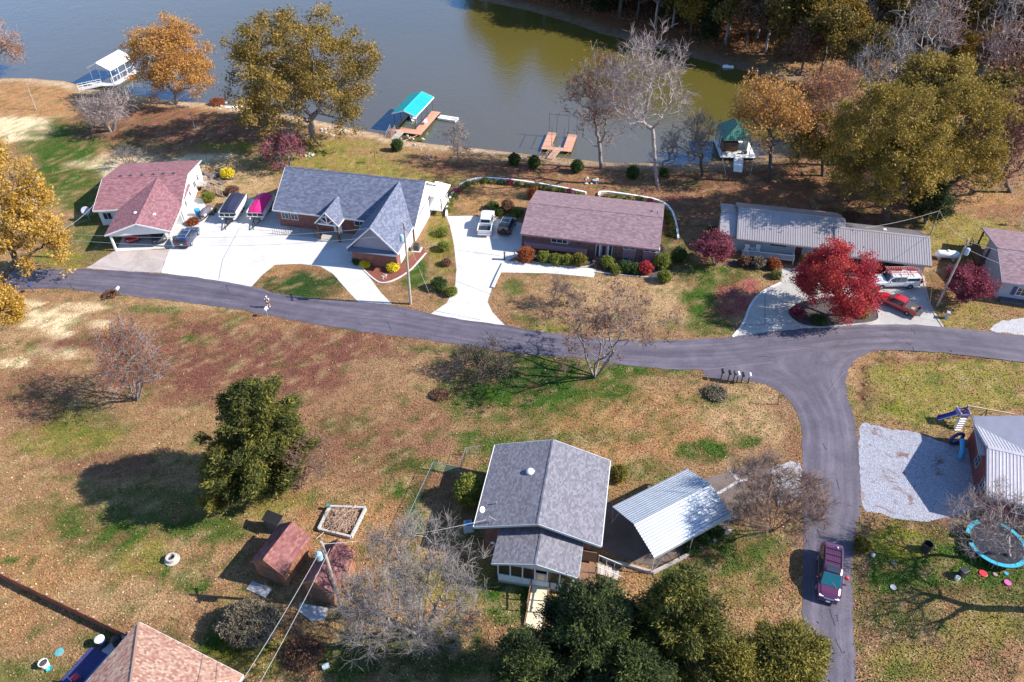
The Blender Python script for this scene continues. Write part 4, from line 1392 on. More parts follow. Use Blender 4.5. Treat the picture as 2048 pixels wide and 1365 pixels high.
mast = MB().tube((-4.35, 4.2, 3.8), (-4.35, 4.2, 5.0), .035).tube((-4.35, 4.2, 4.95), (-4.2, 3.7, 4.3), .025)
mast.build('service_mast', M['steel'], h6)
MB().box((-W6['h'] + 1, -W6['yn'] * 0 + W6['yn'] - .4, 1.8), (.2, .3, .6)).build('meter_box', M['steel'], h6)
window(h6, W6, 'near', -1.5, 2.0, 1.3, 1.2)
window(h6, W6, 'near', 2.0, 2.0, 1.3, 1.2)
window(h6, W6, 'far', 1.0, 2.0, 1.3, 1.2)
with Wing(h6, sub_root(q6, q6p)):
    ap = q6p[3:]
    L, Wn, Wf, zr, zn, zf = ap
    gable_roof(h6, *ap, UND, name='porch_roof')
    shingles(h6, *ap, SH_CHAR, tab=.25, row=.15, lift=.012)
    gable_trim(h6, *ap, M['siding_blue'], h=.2)
    fx_ = -L / 2 + .3
    yl, yr = Wf - .45, -Wn + .45
    # knee wall, screens, posts and mullions, gable panel
    MB().box((fx_, (yl + yr) / 2, .95), (.12, yl - yr, .9)).build('knee_wall', M['siding_blue'], h6)
    MB().box((fx_ + L / 2 - .2, yl, .95), (L - .6, .12, .9)).box((fx_ + L / 2 - .2, yr, .95), (L - .6, .12, .9)).build('side_knee_wall', M['siding_blue'], h6)
    MB().box((fx_ + .06, (yl + yr) / 2, .25), (.06, yl - yr, .5)).build('lattice_skirt', M['steel'], h6)
    MB().box((L / 2 - .6, (yl + yr) / 2, .5), (L + .2, yl - yr - .2, .08)).build('porch_floor', M['wood_brown'], h6)
    n = 6
    wdt = (yl - yr) / n
    for i in range(n + 1):
        MB().box((fx_, yr + wdt * i, 2.2), (.11, .11, 1.75)).build('porch_post', M['siding_blue'], h6)
    for i in range(n):
        if i == 2: continue
        MB().box((fx_ + .02, yr + wdt * (i + .5), 2.2), (.02, wdt - .11, 1.68)).build('porch_screen', M['screen'], h6)
    for yy in (yl, yr):
        for i in range(3): MB().box((fx_ + .5 + i * 1.0, yy, 2.2), (.88, .02, 1.68)).build('porch_screen', M['screen'], h6)
        for i in range(4): MB().box((fx_ + i * 1.0, yy, 2.2), (.1, .1, 1.75)).build('porch_post', M['siding_blue'], h6)
    MB().slab([(fx_ - .07, yr, 3.06), (fx_ - .07, 0, zr - .25), (fx_ - .07, yl, 3.06)], .08, Vector((-1, 0, 0))).build('gable_siding', M['siding_blue'], h6)
    MB().box((fx_, (yl + yr) / 2, 3.07), (.14, yl - yr, .16)).build('porch_beam', M['siding_blue'], h6)
    yd = yr + wdt * 2.5
    dd = MB().box((fx_, yd, 1.5), (.07, wdt - .12, 1.95)).build('screen_door', M['siding_grey'], h6)
    MB().box((fx_ - .045, yd, 1.95), (.012, wdt * .55, .75)).build('pane', M['wood_pale'], dd)
    MB().box((fx_ - .045, yd, 1.05), (.012, wdt * .4, .42)).build('pet_flap', M['screen'], dd)
    MB().box((fx_ - .06, yd + wdt * .33, 1.5), (.04, .04, .14)).build('handle', M['steel'], dd)
    # ramp down to the lawn
    rp = [(fx_ - .1, yd + .72, .56), (fx_ - 3.6, yd + .72, .06), (fx_ - 3.6, yd - .72, .06), (fx_ - .1, yd - .72, .56)]
    for k in range(4):
        t0, t1 = k / 4, (k + 1) / 4 - .004
        mb = MB().slab([(fx_ - .1 - 3.5 * t0, yd + .7, .60 - .5 * t0), (fx_ - .1 - 3.5 * t1, yd + .7, .60 - .5 * t1), (fx_ - .1 - 3.5 * t1, yd - .7, .60 - .5 * t1), (fx_ - .1 - 3.5 * t0, yd - .7, .60 - .5 * t0)], .06)
        mb.build('ramp_board', M['wood_pale'], h6)
    for s in (-.78, .78):
        b = MB()
        b.beam((fx_ - .1, yd + s, .62), (fx_ - 3.6, yd + s, .12), .07, .12)
        b.beam((fx_ - .1, yd + s, 1.5), (fx_ - 2.2, yd + s, 1.2), .07, .09)
        for k in range(3): b.box((fx_ - .2 - k * 1.0, yd + s, .78), (.09, .09, 1.45))
        b.build('ramp_rail', M['wood_brown'], h6)
    # deck to the right of the porch, stairs going down to the carport pad
    planks(h6, 'deck_board', fx_ + .2, fx_ + 2.9, yr - 1.85, yr - .08, .80, .05, .145, M['wood_grey'], 'y')
    MB().box((fx_ + 1.55, yr - .95, .38), (2.5, 1.6, .76)).build('deck_skirt', M['wood_brown'], h6)
    for k in range(6):
        MB().box((fx_ + 2.55, yr - 2.05 - k * .32, .70 - k * .12), (1.1, .30, .06)).build('stair_tread', M['wood_grey'], h6)
    b = MB()
    for k in range(2):
        b.beam((fx_ + 2.0 + k * 1.1, yr - 1.9, .62), (fx_ + 2.0 + k * 1.1, yr - 3.9, -.02), .06, .2)
    b.build('stair_stringer', M['wood_brown'], h6)
    b = MB()
    b.beam((fx_ + 3.1, yr - 1.9, 1.75), (fx_ + 3.1, yr - 4.1, .85), .06)
    b.beam((fx_ + 2.0, yr - 1.9, 1.70), (fx_ + 2.0, yr - 4.1, .80), .05)
    for k in range(4):
        for q_ in (2.0, 3.1): b.box((fx_ + q_, yr - 1.95 - k * .7, 1.15 - k * .27), (.06, .06, 1.1))
    b.build('handrail', M['steel'], h6)
    MB().box((fx_ + 3.0, yr - .95, 1.5), (.08, 1.6, 1.4)).build('wood_screen', M['wood_brown'], h6)
# front white railing behind the roof (street side)
b = MB()
for s, (u0, u1) in ((0, (2.4, 4.6)), (1, (-4.9, -1.2))):
    b.box((W6['h'] + 1.2, (u0 + u1) / 2, 1.0), (.08, u1 - u0, .1)).box((W6['h'] + 1.2, u0, .5), (.1, .1, 1.0)).box((W6['h'] + 1.2, u1, .5), (.1, .1, 1.0))
    b.box((W6['h'] + .6, u0 if s else u1, 1.0), (1.2, .08, .1))
b.build('porch_rail', M['white'], h6)
MB().box((W6['h'] + .6, 0, .3), (1.2, 9.6, .1)).build('stoop', M['conc_grey'], h6)

# --- H7: hip roof at the lower left
A7, B7, C7 = [back(x, y, 2.8) for x, y in ((278, 1245), (486, 1351), (175, 1365))]
u7 = Vector(B7 - A7)
lu = u7.length
u7.normalize()
r7 = math.atan2(u7.y, u7.x)
h7 = thing('house', 'house with a pale terracotta hip roof at the lower left corner', 'house', (A7[0], A7[1], 0), r7)
V7 = 14.0                                   # local: x 0..lu along AB, y 0..-V7
zr7 = 2.8 + lu / 2 * .42
pk = [(lu / 2, -lu / 2, zr7), (lu / 2, -V7 + lu / 2, zr7)]
mb = MB()
c7 = [(0, 0, 2.8), (lu, 0, 2.8), (lu, -V7, 2.8), (0, -V7, 2.8)]
for pl in ([c7[1], c7[0], pk[0]], [c7[0], c7[3], pk[1], pk[0]], [c7[2], c7[1], pk[0], pk[1]], [c7[3], c7[2], pk[1]]): mb.slab(pl, .15)
mb.build('roof', UND, h7)
Vv, Ff = [], []
def hip_rows(o, ex, ed, wid, depth, tri):
    """rows of tabs on a hip slope: origin o, along ex, up-slope ed; narrows by row at 45 degrees"""
    o, ex, ed = Vector(o), Vector(ex), Vector(ed)
    sl = ed.length
    ed = ed.normalized()
    nrm = ex.cross(ed)
    if nrm.z < 0: nrm = -nrm
    nr = int(sl / .14)
    rw = sl / nr
    for i in range(nr):
        inset = depth * i / nr
        x = inset - random.random() * .3
        while x < wid - inset:
            a, b = max(x, inset), min(x + .24, wid - inset)
            x += .245
            if b - a < .03: continue
            l = .012 * random.uniform(.7, 1.3)
            lo, hi = i * rw - (.03 if i == 0 else .012), min(sl, (i + 1) * rw + .01)
            k = len(Vv)
            for (xx, q, z) in ((a, lo, l), (b, lo, l), (b, hi, .004), (a, hi, .004), (a, lo, 0), (b, lo, 0)):
                p = o + ex * xx + ed * q + nrm * z
                Vv.append(tuple(p))
            Ff.extend([(k, k + 1, k + 2, k + 3), (k + 4, k + 5, k + 1, k)])
hip_rows((lu, 0, 2.8), (-1, 0, 0), (0, -lu / 2, zr7 - 2.8), lu, lu / 2, True)
hip_rows((0, 0, 2.8), (0, -1, 0), (lu / 2, 0, zr7 - 2.8), V7, lu / 2, False)
hip_rows((lu, -V7, 2.8), (0, 1, 0), (-lu / 2, 0, zr7 - 2.8), V7, lu / 2, False)
o = mesh_obj('shingle', np_mesh('shingle', np.array(Vv), np.array(Ff), SH_TERRA), SH_TERRA, h7)
o['kind'] = 'stuff'
mb = MB()
for a, b in ((c7[0], pk[0]), (c7[1], pk[0]), (pk[0], pk[1])):
    mb.beam(Vector(a) + Vector((0, 0, .05)), Vector(b) + Vector((0, 0, .05)), .16, .03)
mb.build('hip_cap', SH_TERRA, h7)
mb = MB()
for a, b in ((c7[0], c7[1]), (c7[0], c7[3]), (c7[1], c7[2])): mb.beam(Vector(a) - Vector((0, 0, .1)), Vector(b) - Vector((0, 0, .1)), .12, .16)
mb.build('gutter', M['white'], h7)
MB().box2((.6, -.6, -.1), (lu - .6, -V7 + .6, 2.7)).build('wall', M['brick_red'], h7)
W7 = dict(h=0, yn=0, yf=0)
FOOT.append(np.array([A7[:2], B7[:2], (Vector(B7) - Vector((-u7.y, u7.x, 0)) * V7)[:2], (Vector(A7) - Vector((-u7.y, u7.x, 0)) * V7)[:2]]))

# --- H8: metal-roofed building at the right edge with wine brick gable wall
q8 = ext((45.67, 45.15, -0.33, 2.95, 4.63, 4.50, 4.47, 2.91, 2.92), 0, 12)
h8, a8 = house_root('house', 'building with pale ribbed metal roof and wine-red brick end wall beside the gravel drive', q8)
footprint(q8)
gable_roof(h8, *a8, M['roof_metal_pale'])
metal_panels(h8, *a8, M['roof_metal_pale'])
gable_trim(h8, *a8, M['siding_bluegrey'], h=.22)
W8 = gable_walls(h8, *a8, M['brick_wine'], ox=.4, oy=.6)
xl = -a8[0] / 2
window(h8, W8, 'left', -1.0, 1.6, 1.1, 1.3, 2, 2, frame=M['siding_bluegrey'])
window(h8, W8, 'left', 2.2, 1.6, 1.1, 1.3, 2, 2, frame=M['siding_bluegrey'])
window(h8, W8, 'near', -4.0, 1.5, 1.4, 1.1)
m8 = Matrix.Translation((xl + 4.4, 3.0, 0)) @ Matrix.Rotation(math.pi / 2, 4, 'Z')
with Wing(h8, m8):
    ab = (5.2, 4.4, 4.4, 4.52, 2.95, 2.95)
    gable_roof(h8, *ab, M['roof_metal_pale'], t=.1)
    metal_panels(h8, *ab, M['roof_metal_pale'])
    gable_trim(h8, *ab, M['siding_bluegrey'], h=.18)
    gable_walls(h8, 5.2, 4.4, 4.4, 4.5, 2.95, 2.95, M['brick_wine'], ox=.3, oy=.5)

# --- white building half hidden behind the gold tree at the left edge
lx, ly, _ = back(20, 430, 0)
hw = thing('house', 'pale house end mostly hidden behind the gold tree at the left edge', 'house', (lx - 1.0, ly + 1.5, 0), 0.12)
aw_ = (8.0, 4.2, 4.2, 4.6, 2.9, 2.9)
gable_roof(hw, *aw_, UND)
shingles(hw, *aw_, SH_MAUVE)
gable_trim(hw, *aw_, M['trim'])
Wx = gable_walls(hw, *aw_, M['siding_white'], gable_mat=M['siding_white'])
window(hw, Wx, 'right', 0, 1.5, 1.2, 1.1)

# ---------------------------------------------------------------- carport
qc = local_frame((14.15, 39.84, -2.62, 8.63, -3.05, -2.93, 3.62, 2.50, 2.70))
x, y, r, L, Wn, Wf, zr, zn, zf = qc
zn = zf = 2.6
cpt = thing('carport', 'open steel carport with white corrugated roof on the old concrete pad', 'carport', (x, y, 0), r)
FOOT.append(np.array([(x + math.cos(r) * a - math.sin(r) * b, y + math.sin(r) * a + math.cos(r) * b) for a, b in ((-L / 2, -Wn), (L / 2, -Wn), (L / 2, Wf), (-L / 2, Wf))]))
# panels run along the length: strips parallel with the ridge, each a part
for (W, s) in ((Wn, -1), (Wf, 1)):
    n = 12
    ln = math.hypot(W, zr - zn)
    pw = ln / n
    mb = MB()
    prof = [(0, .0), (pw * .52, .0), (pw * .60, .07), (pw * .82, .07), (pw * .9, .0)]
    cv = MB()
    cv.v += [(-L / 2, 0, -.03), (L / 2, 0, -.03), (L / 2, ln, -.03), (-L / 2, ln, -.03)]
    cv.f.append((0, 1, 2, 3))
    o = cv.build('gap_light_block', M['dark_metal'], cpt)  # added dark sheet: blocks light leaks, keeps the gaps between panels dark
    T = Matrix.Translation((0, -W, zn)) @ Matrix.Rotation(math.atan2(zr - zn, W), 4, 'X')
    o.matrix_local = T if s < 0 else Matrix.Rotation(math.pi, 4, 'Z') @ T
    for (t, z) in prof: mb.v += [(-L / 2, t, z), (L / 2, t, z)]
    for k in range(4): mb.f.append((2 * k, 2 * k + 1, 2 * k + 3, 2 * k + 2))
    me = mb.mesh('roof_panel', M['carport_metal'])
    pit = math.atan2(zr - zn, W)
    for i in range(n):
        o = mesh_obj('roof_panel', me, None, cpt)
        T = Matrix.Translation((0, -W, zn)) @ Matrix.Rotation(pit, 4, 'X') @ Matrix.Translation((0, pw * i, 0))
        o.matrix_local = T if s < 0 else Matrix.Rotation(math.pi, 4, 'Z') @ T
mb = MB()
mb.box((0, -Wn - .012, zn - .16), (L, .02, .34)).box((0, Wf + .012, zn - .16), (L, .02, .34))
mb.build('side_skirt', M['carport_metal'], cpt)
for xx in (-L / 2 + .1, 0, L / 2 - .1):
    fr = MB()
    fr.beam((xx, -Wn + .06, zn - .08), (xx, 0, zr - .1), .07).beam((xx, Wf - .06, zn - .08), (xx, 0, zr - .1), .07)
    fr.build('rafter', M['steel'], cpt)
for xx in (-L / 2 + .1, 0, L / 2 - .1):
    for yy in (-Wn + .06, Wf - .06):
        MB().box((xx, yy, 1.25), (.07, .07, 2.5)).build('post', M['steel'], cpt)
b = MB()
for yy in (-Wn + .06, Wf - .06): b.beam((-L / 2 + .1, yy, .1), (-L / 2 + 1.2, yy, 1.6), .05)
b.build('brace', M['steel'], cpt)
# low retaining wall along the pad: each segment a block
def block_wall(name, label, px, m, h, w=.25, seg=1.0, z0=0.0, closed=False, cat='wall', sm=0):
    if sm: px = smooth_poly(px, sm, closed)
    pts = [P(a, b, z0) for a, b in px]
    root = thing(name, label, cat, pts[0])
    mb_list = []
    for a, b in zip(pts[:-1], pts[1:]):
        d = (b - a)
        n = max(1, int(round(d.length / seg)))
        for i in range(n):
            p, q = a + d * i / n, a + d * (i + 1) / n
            mb_list.append((p, q))
    for i, (p, q) in enumerate(mb_list):
        d = q - p
        ang = math.atan2(d.y, d.x)
        o = MB().box((0, 0, h / 2 - .05), (d.length - .012, w, h + .1)).build('wall_block', m, root)
        o.location = (p + q) / 2 - pts[0]
        o.rotation_euler = (0, 0, ang)
    return root
block_wall('retaining_wall', 'low weathered concrete kerb wall around the pad by the carport', [(1205, 1122), (1255, 1133), (1305, 1148), (1400, 1100), (1462, 1063)], M['conc_pink'], .35, .22, 1.6)
block_wall('retaining_wall', 'curved white garden wall around the back lawn of the brick ranch house', [(893, 436), (894, 415), (905, 388), (930, 366), (962, 359), (1010, 362), (1060, 368), (1120, 378), (1172, 389)], M['white'], .40, .30, 1.3, sm=1)
block_wall('retaining_wall', 'white garden wall behind the right half of the brick ranch house', [(1197, 394), (1200, 385), (1260, 393), (1318, 403), (1342, 420), (1352, 450), (1356, 480)], M['white'], .36, .28, 1.3, sm=1)

# ---------------------------------------------------------------- sheds
def shed(label, q, zn=2.1):
    x, y, r, L, Wn, Wf, zr, *_ = local_frame(q)
    W = (Wn + Wf) / 2
    a = (L, W, W, zr, zn, zn)
    t = thing('shed', label, 'shed', (x, y, 0), r)
    footprint((x, y, r, L, W, W, zr, zn, zn))
    gable_roof(t, *a, UND, t=.1)
    shingles(t, *a, SH_SHED, tab=.33, row=.17, lift=.02)
    gable_trim(t, *a, M['wood_red'], h=.14)
    Wd = gable_walls(t, *a, M['wood_brown'], ox=.14, oy=.14, gap=.12)
    # vertical boards on each wall
    h, yn, yf = Wd['h'], Wd['yn'], Wd['yf']
    bw = .19
    n = int(2 * h / bw)
    me = MB().box((0, 0, 0), (2 * h / n - .02, .03, zn - .1)).mesh('wall_board', M['wood_red'])
    for s in (yn - .015, yf + .015):
        for i in range(n):
            o = mesh_obj('wall_board', me, None, t)
            o.location = (-h + 2 * h / n * (i + .5), s, zn / 2 + .02)
    n = int((yf - yn) / bw)
    wv = (yf - yn) / n
    for s in (-1, 1):
        for i in range(n):
            yy = yn + wv * (i + .5)
            top = zn - .14 + (zr - zn) * (1 - abs(yy) / W) - .06
            MB().box((s * (h + .015), yy, top / 2 + .02), (.03, wv - .02, top)).build('wall_board', M['wood_red'], t)
    dr = MB().box((-h - .05, 0, .98), (.05, 1.5, 1.8)).build('door', M['wood_brown'], t)
    MB().box((-h - .09, .1, 1.0), (.04, .04, .16)).build('handle', M['black_metal'], dr)
    return t
sh1 = shed('larger red-brown board shed with maroon roof, left of the utility pole', (-19.76, 36.21, -1.97, 4.01, -1.71, -1.57, 3.41, 1.80, 2.49))
sh2 = shed('smaller red-brown shed partly covered by the bare tree, right of the utility pole', (-15.35, 34.38, -1.92, 4.04, -1.48, -1.27, 3.40, 1.61, 2.72))
# dark metal cover leaning at the back of shed 1
t = thing('metal_hood', 'small dark metal hood at the back wall of the larger shed', 'cabinet', P(552, 1058, 0), 1.17)
MB().box((0, 0, .75), (.8, 1.5, 1.5)).build('body', M['dark_metal'], t)
MB().slab([(-.5, -.85, 1.55), (.5, -.85, 1.8), (.5, .85, 1.8), (-.5, .85, 1.55)], .05).build('lid', M['black_metal'], t)
# grey ramp slabs in front of the sheds
for (lab, pxs) in (('grey concrete ramp slab in front of the larger shed', [(505, 1162), (545, 1178), (530, 1196), (492, 1178)]), ('grey plank ramp slab in front of the smaller shed', [(600, 1205), (655, 1216), (650, 1240), (622, 1242), (596, 1222)])):
    pts = [P(a, b, .10) for a, b in pxs]
    c = sum(pts, Vector()) / len(pts)
    t = thing('ramp_slab', lab, 'ramp', (c.x, c.y, 0))
    MB().slab([p - Vector((c.x, c.y, 0)) for p in pts[::-1]], .12, Vector((0, 0, 1))).build('slab', M['conc_patio'], t)

# ---------------------------------------------------------------- cinder block pit with brush pile
pc = [P(a, b, 0) for a, b in ((660, 1017), (732, 1020), (703, 1078), (638, 1062))]
ctr = sum(pc, Vector()) / 4
pit = thing('brush_pit', 'square cinder block enclosure holding a heap of dry sticks', 'fire pit', ctr)
cme = {}
def cinder(ln):
    k = round(ln, 2)
    if k not in cme:
        mb = MB()
        mb.box((0, 0, .1), (ln - .012, .2, .2))
        for s in (-1, 1): mb.box((s * ln * .23, 0, .203), (ln * .32, .12, .012))
        cme[k] = mb.mesh('cinder_block', M['block'])
    return cme[k]
for i in range(4):
    a, b = pc[i] - ctr, pc[(i + 1) % 4] - ctr
    d = b - a
    n = int(round(d.length / .42))
    for lv in range(2):
        for k in range(n):
            o = mesh_obj('cinder_block', cinder(d.length / n), M['block'], pit)
            o.location = a + d * (k + .5) / n + Vector((0, 0, .2 * lv))
            o.rotation_euler = (0, 0, math.atan2(d.y, d.x) + random.uniform(-.02, .02))
mb = MB()
for k in range(420):
    c = Vector((max(-1.3, min(1.3, random.gauss(0, .75))), max(-1.1, min(1.1, random.gauss(0, .65))), .1 + abs(random.gauss(0, .3))))
    a = random.uniform(0, math.pi)
    ln = random.uniform(.3, 1.0)
    d = Vector((math.cos(a), math.sin(a), random.uniform(-.25, .35))) * ln / 2
    mb.tube(c - d, c + d, .02, .01, 4, False)
bp_ = tag(mb.build('brush_pile', mat('dry_sticks', (.42, .29, .22), .9, var=.45, scale=3)), 'heap of dry grey-brown sticks inside the cinder block enclosure', 'brush pile')
bp_.location = ctr
for (a, b, lab) in (((632, 1078), (712, 1010), 'long pale pole lying across the cinder block enclosure'), ((650, 1052), (690, 1016), 'shorter pale pole resting on the brush heap')):
    p, q = P(*a, .1), P(*b, .55)
    d = q - p
    t = MB().tube((0, 0, 0), d, .035, .03, 6).build('wooden_pole', mat('pale_stick', (.5, .38, .28), .8))
    t.location = p
    tag(t, lab, 'pole')
t = thing('hose_reel', 'teal bucket at the corner of the cinder block enclosure', 'bucket', P(658, 1014, .4))
MB().lathe([(.12, 0), (.17, .3), (.18, .3), (.16, .28)], n=12).build('bucket', mat('teal_bucket', (.05, .22, .26), .5), t)

# ---------------------------------------------------------------- concrete ring
ring = thing('fire_ring', 'round pale concrete ring planter standing on its slab in the lawn', 'fire ring', P(345, 1121, 0))
MB().lathe([(.62, 0), (.66, .1), (.62, .16), (.40, .17), (.38, .12)], n=20).build('base_slab', M['stone'], ring)
mb = MB()
prof = [(.46, .16), (.48, .50), (.44, .54), (.32, .54), (.30, .2)]
mb.lathe(prof, n=20)
mb.build('ring', M['stone'], ring)
MB().lathe([(.29, .2), (.29, .26), (.1, .30)], n=14).build('ash_bed', M['mulch_dark'], ring)

# ---------------------------------------------------------------- wood fence, lower left
F0, F1 = P(-40, 1136, 0), P(262, 1282, 0)
fd_ = F1 - F0
fl = fd_.length
fence = thing('wood_fence', 'low red-brown wooden picket fence running down to the terracotta roof', 'fence', F0, math.atan2(fd_.y, fd_.x))
n = int(fl / .155)
pm = MB().box((0, 0, .55), (.135, .025, 1.1)).mesh('picket', M['wood_fence'])
for i in range(n):
    o = mesh_obj('picket', pm, None, fence)
    o.location = (fl * (i + .5) / n, -.04, random.uniform(-.03, .03))
    o.rotation_euler = (0, random.uniform(-.02, .02), 0)
npost = 10
for i in range(npost + 1):
    MB().box((fl * i / npost, .05, .62), (.11, .11, 1.24)).build('post', M['wood_fence'], fence)
    MB().box((fl * i / npost, .05, 1.26), (.14, .14, .04)).build('post_cap', M['wood_grey'], fence)
for z in (.25, .85):
    for i in range(npost): MB().box((fl * (i + .5) / npost, 0, z), (fl / npost - .02, .05, .09)).build('rail', M['wood_fence'], fence)

# ---------------------------------------------------------------- chain-link fence by the foreground house
link = thing('chain_fence', 'green chain-link fence on thin steel posts left of the foreground house', 'fence', P(800, 1092, 0))
o0 = P(800, 1092, 0)
wm = mat('green_wire', (.06, .13, .07), .5, .3)
pts = [P(800, 1092, 0), P(832, 1018, 0), P(868, 940, 0), P(920, 950, 0), P(932, 912, 0), P(960, 908, 0)]
for i, p in enumerate(pts):
    MB().tube(p - o0, p - o0 + Vector((0, 0, 1.2)), .028, n=6).build('post', M['steel'], link)
for a, b in zip(pts[:-1], pts[1:]):
    MB().tube(a - o0 + Vector((0, 0, 1.18)), b - o0 + Vector((0, 0, 1.18)), .02, n=5).build('top_rail', M['steel'], link)
    mb = MB()
    d = b - a
    k = int(d.length / .16)
    for i in range(k + 8):
        for s in (1, -1):
            t0 = (i if s > 0 else i - 7.5) / k
            t1 = (i - 7.5 if s > 0 else i) / k
            z0_, z1_ = 0.02, 1.17
            if t0 > t1: t0, t1, z0_, z1_ = t1, t0, z1_, z0_
            if t1 <= 0 or t0 >= 1: continue
            sl = (z1_ - z0_) / (t1 - t0)
            if t0 < 0: z0_ += sl * -t0; t0 = 0
            if t1 > 1: z1_ -= sl * (t1 - 1); t1 = 1
            mb.tube(a - o0 + d * t0 + Vector((0, 0, z0_)), a - o0 + d * t1 + Vector((0, 0, z1_)), .006, n=3, cap=False)
    mb.build('wire_mesh', wm, link)

# ---------------------------------------------------------------- docks
WZ = WATER_Z
def gangway(root_name, label, a, b, m, w=1.1, rails=True, za=None, zb=WZ + .45, board=.16):
    p, q = Vector(a), Vector(b)
    q.z = zb
    d = q - p
    t = thing(root_name, label, 'gangway', p, math.atan2(d.y, d.x))
    ln = math.hypot(d.x, d.y)
    pit = math.atan2(d.z, ln)
    n = max(4, int(ln / .22))
    T = Matrix.Rotation(-pit, 4, 'Y')
    me = MB().box((0, 0, .06), (ln / n - .015, w, .05)).mesh('board', m)
    for i in range(n):
        o = mesh_obj('board', me, None, t)
        o.matrix_local = T @ Matrix.Translation((ln * (i + .5) / n, 0, 0))
    mb = MB()
    for s in (-1, 1): mb.box((ln / 2, s * w / 2, 0), (ln, .06, .14))
    o = mb.build('side_beam', M['steel'], t)
    o.matrix_local = T
    if rails:
        mb = MB()
        for s in (-1, 1):
            mb.box((ln / 2, s * w / 2, .95), (ln, .045, .045)).box((ln / 2, s * w / 2, .5), (ln, .03, .03))
            for i in range(6): mb.box((ln * i / 5, s * w / 2, .5), (.04, .04, .95))
        o = mb.build('rail', M['white'] if m is M['conc_white'] or m is M['white'] else M['wood_grey'], t)
        o.matrix_local = T
    return t

def boat_dock(label, q, roof_m, deck_m, post_m, deck_side, panel_w=.9):
    x, y, r, L, Wn, Wf, zr, zn, zf = local_frame(q)
    W = (Wn + Wf) / 2
    ze = (zn + zf) / 2
    t = thing('boat_dock', label, 'boat dock', (x, y, WZ), r)
    k = -WZ
    a = (L, W, W, zr + k, ze + k, ze + k)
    gable_roof(t, *a, roof_m, t=.08)
    metal_panels(t, *a, roof_m, pw=panel_w)
    gable_trim(t, *a, M['white'], h=.16)
    for xx in np.linspace(-L / 2 + .3, L / 2 - .3, 4):
        for yy in (-W + .25, W - .25): MB().box((xx, yy, (ze + k) / 2), (.09, .09, ze + k)).build('post', post_m, t)
    return t, L, W, ze + k

D1, L1, Wd1, z1 = boat_dock('white-roofed boat dock by the orange tree at the left shore', (-80.56, 148.52, -1.81, 7.27, -2.66, -2.56, 3.38, 2.19, 2.17), M['white'], M['white'], M['white'], 0)
planks(D1, 'deck_board', -L1 / 2 - 1.0, L1 / 2, -Wd1 - .9, -Wd1 + .5, .45, .06, .18, M['conc_white'], 'x')
planks(D1, 'deck_board', -L1 / 2 - 1.4, -L1 / 2 + .1, -Wd1 + .5, Wd1, .45, .06, .18, M['conc_white'], 'x')
MB().box((-L1 / 2 - .6, 0, .2), (1.4, 2 * Wd1 - .2, .38)).box((0, -Wd1 - .2, .2), (L1, 1.2, .38)).build('float', M['dark_metal'], D1)
mb = MB()
for xx in np.linspace(-L1 / 2, L1 / 2 - .5, 5): mb.box((xx, -Wd1 + .4, 1.0), (.05, .05, 1.0))
mb.box((0, -Wd1 + .4, 1.5), (L1, .05, .05))
mb.build('rail', M['white'], D1)
gangway('gangway', 'white railed gangway from the left shore to the white-roofed dock', P(158, 180), D1.matrix_basis @ Vector((-L1 / 2 - .9, -.6, 0)), M['conc_white'])

D2, L2, Wd2, z2 = boat_dock('turquoise-roofed boat dock with reddish decking', (-17.75, 128.28, -1.86, 8.70, -2.62, -1.90, 2.78, 1.97, 2.08), M['teal'], M['wood_orange'], M['pole_dark'], 0, .8)
planks(D2, 'deck_board', -L2 / 2 + .2, L2 / 2 - .4, -Wd2 - 1.3, -Wd2 + .4, .45, .06, .2, M['wood_orange'], 'x')
planks(D2, 'deck_board', -L2 / 2 - 1.6, -L2 / 2 + .2, -Wd2 - 1.3, Wd2 + .2, .45, .06, .2, M['wood_orange'], 'y')
planks(D2, 'deck_board', -L2 / 2 + .2, L2 / 2 - .4, Wd2 - .8, Wd2 + .2, .45, .06, .2, M['wood_grey'], 'x')
MB().box((-L2 / 2 - .7, -.5, .2), (1.6, 2 * Wd2 + 1, .4)).box((0, -Wd2 - .45, .2), (L2 - .8, 1.5, .4)).build('float', M['black_plastic'], D2)
gangway('gangway', 'narrow wooden railed gangway left of the turquoise dock', P(778, 277), D2.matrix_basis @ Vector((-L2 / 2 - 1.0, Wd2 - .4, 0)), M['wood_brown'], .9)
gangway('gangway', 'flat grey gangway in the middle before the turquoise dock', P(786, 280), D2.matrix_basis @ Vector((-L2 / 2 - 1.4, .2, 0)), M['wood_grey'], 1.2, False)
p, q_ = P(806, 284), D2.matrix_basis @ Vector((-L2 / 2 - 1.4, -Wd2 - .8, .3))
t = MB().tube((0, 0, .1), q_ - p, .06, .06, 6).build('spud_pole', M['wood_orange'])
t.location = p
tag(t, 'slanting orange stay pole from the bank to the turquoise dock', 'pole')
pd = D2.matrix_basis @ Vector((2.2, -Wd2 - 3.4, 0))
t = thing('floating_lift', 'white floating ramp moored right of the turquoise dock', 'float', (pd.x, pd.y, WZ), -.35)
for s in (-.42, .42): MB().box((0, s, .22), (3.6, .62, .4)).build('pontoon', M['white'], t, bevel=.08)
MB().box((0, 0, .38), (3.4, .16, .08)).build('keel_roller', M['steel'], t)
pj = D2.matrix_basis @ Vector((1.0, Wd2 - 1.6, 0))
t = thing('small_boat', 'small white boat hull under the turquoise dock roof', 'boat', (pj.x, pj.y, WZ + .1), r + 1.2)
mb = MB()
st = [(-1.5, .45, .35), (-.6, .62, .42), (.5, .58, .46), (1.2, .32, .52), (1.6, .04, .58)]
for (xx, hw_, zt) in st: mb.v += [(xx, -hw_, zt), (xx, -hw_ * .6, 0), (xx, hw_ * .6, 0), (xx, hw_, zt), (xx, 0, zt + .08)]
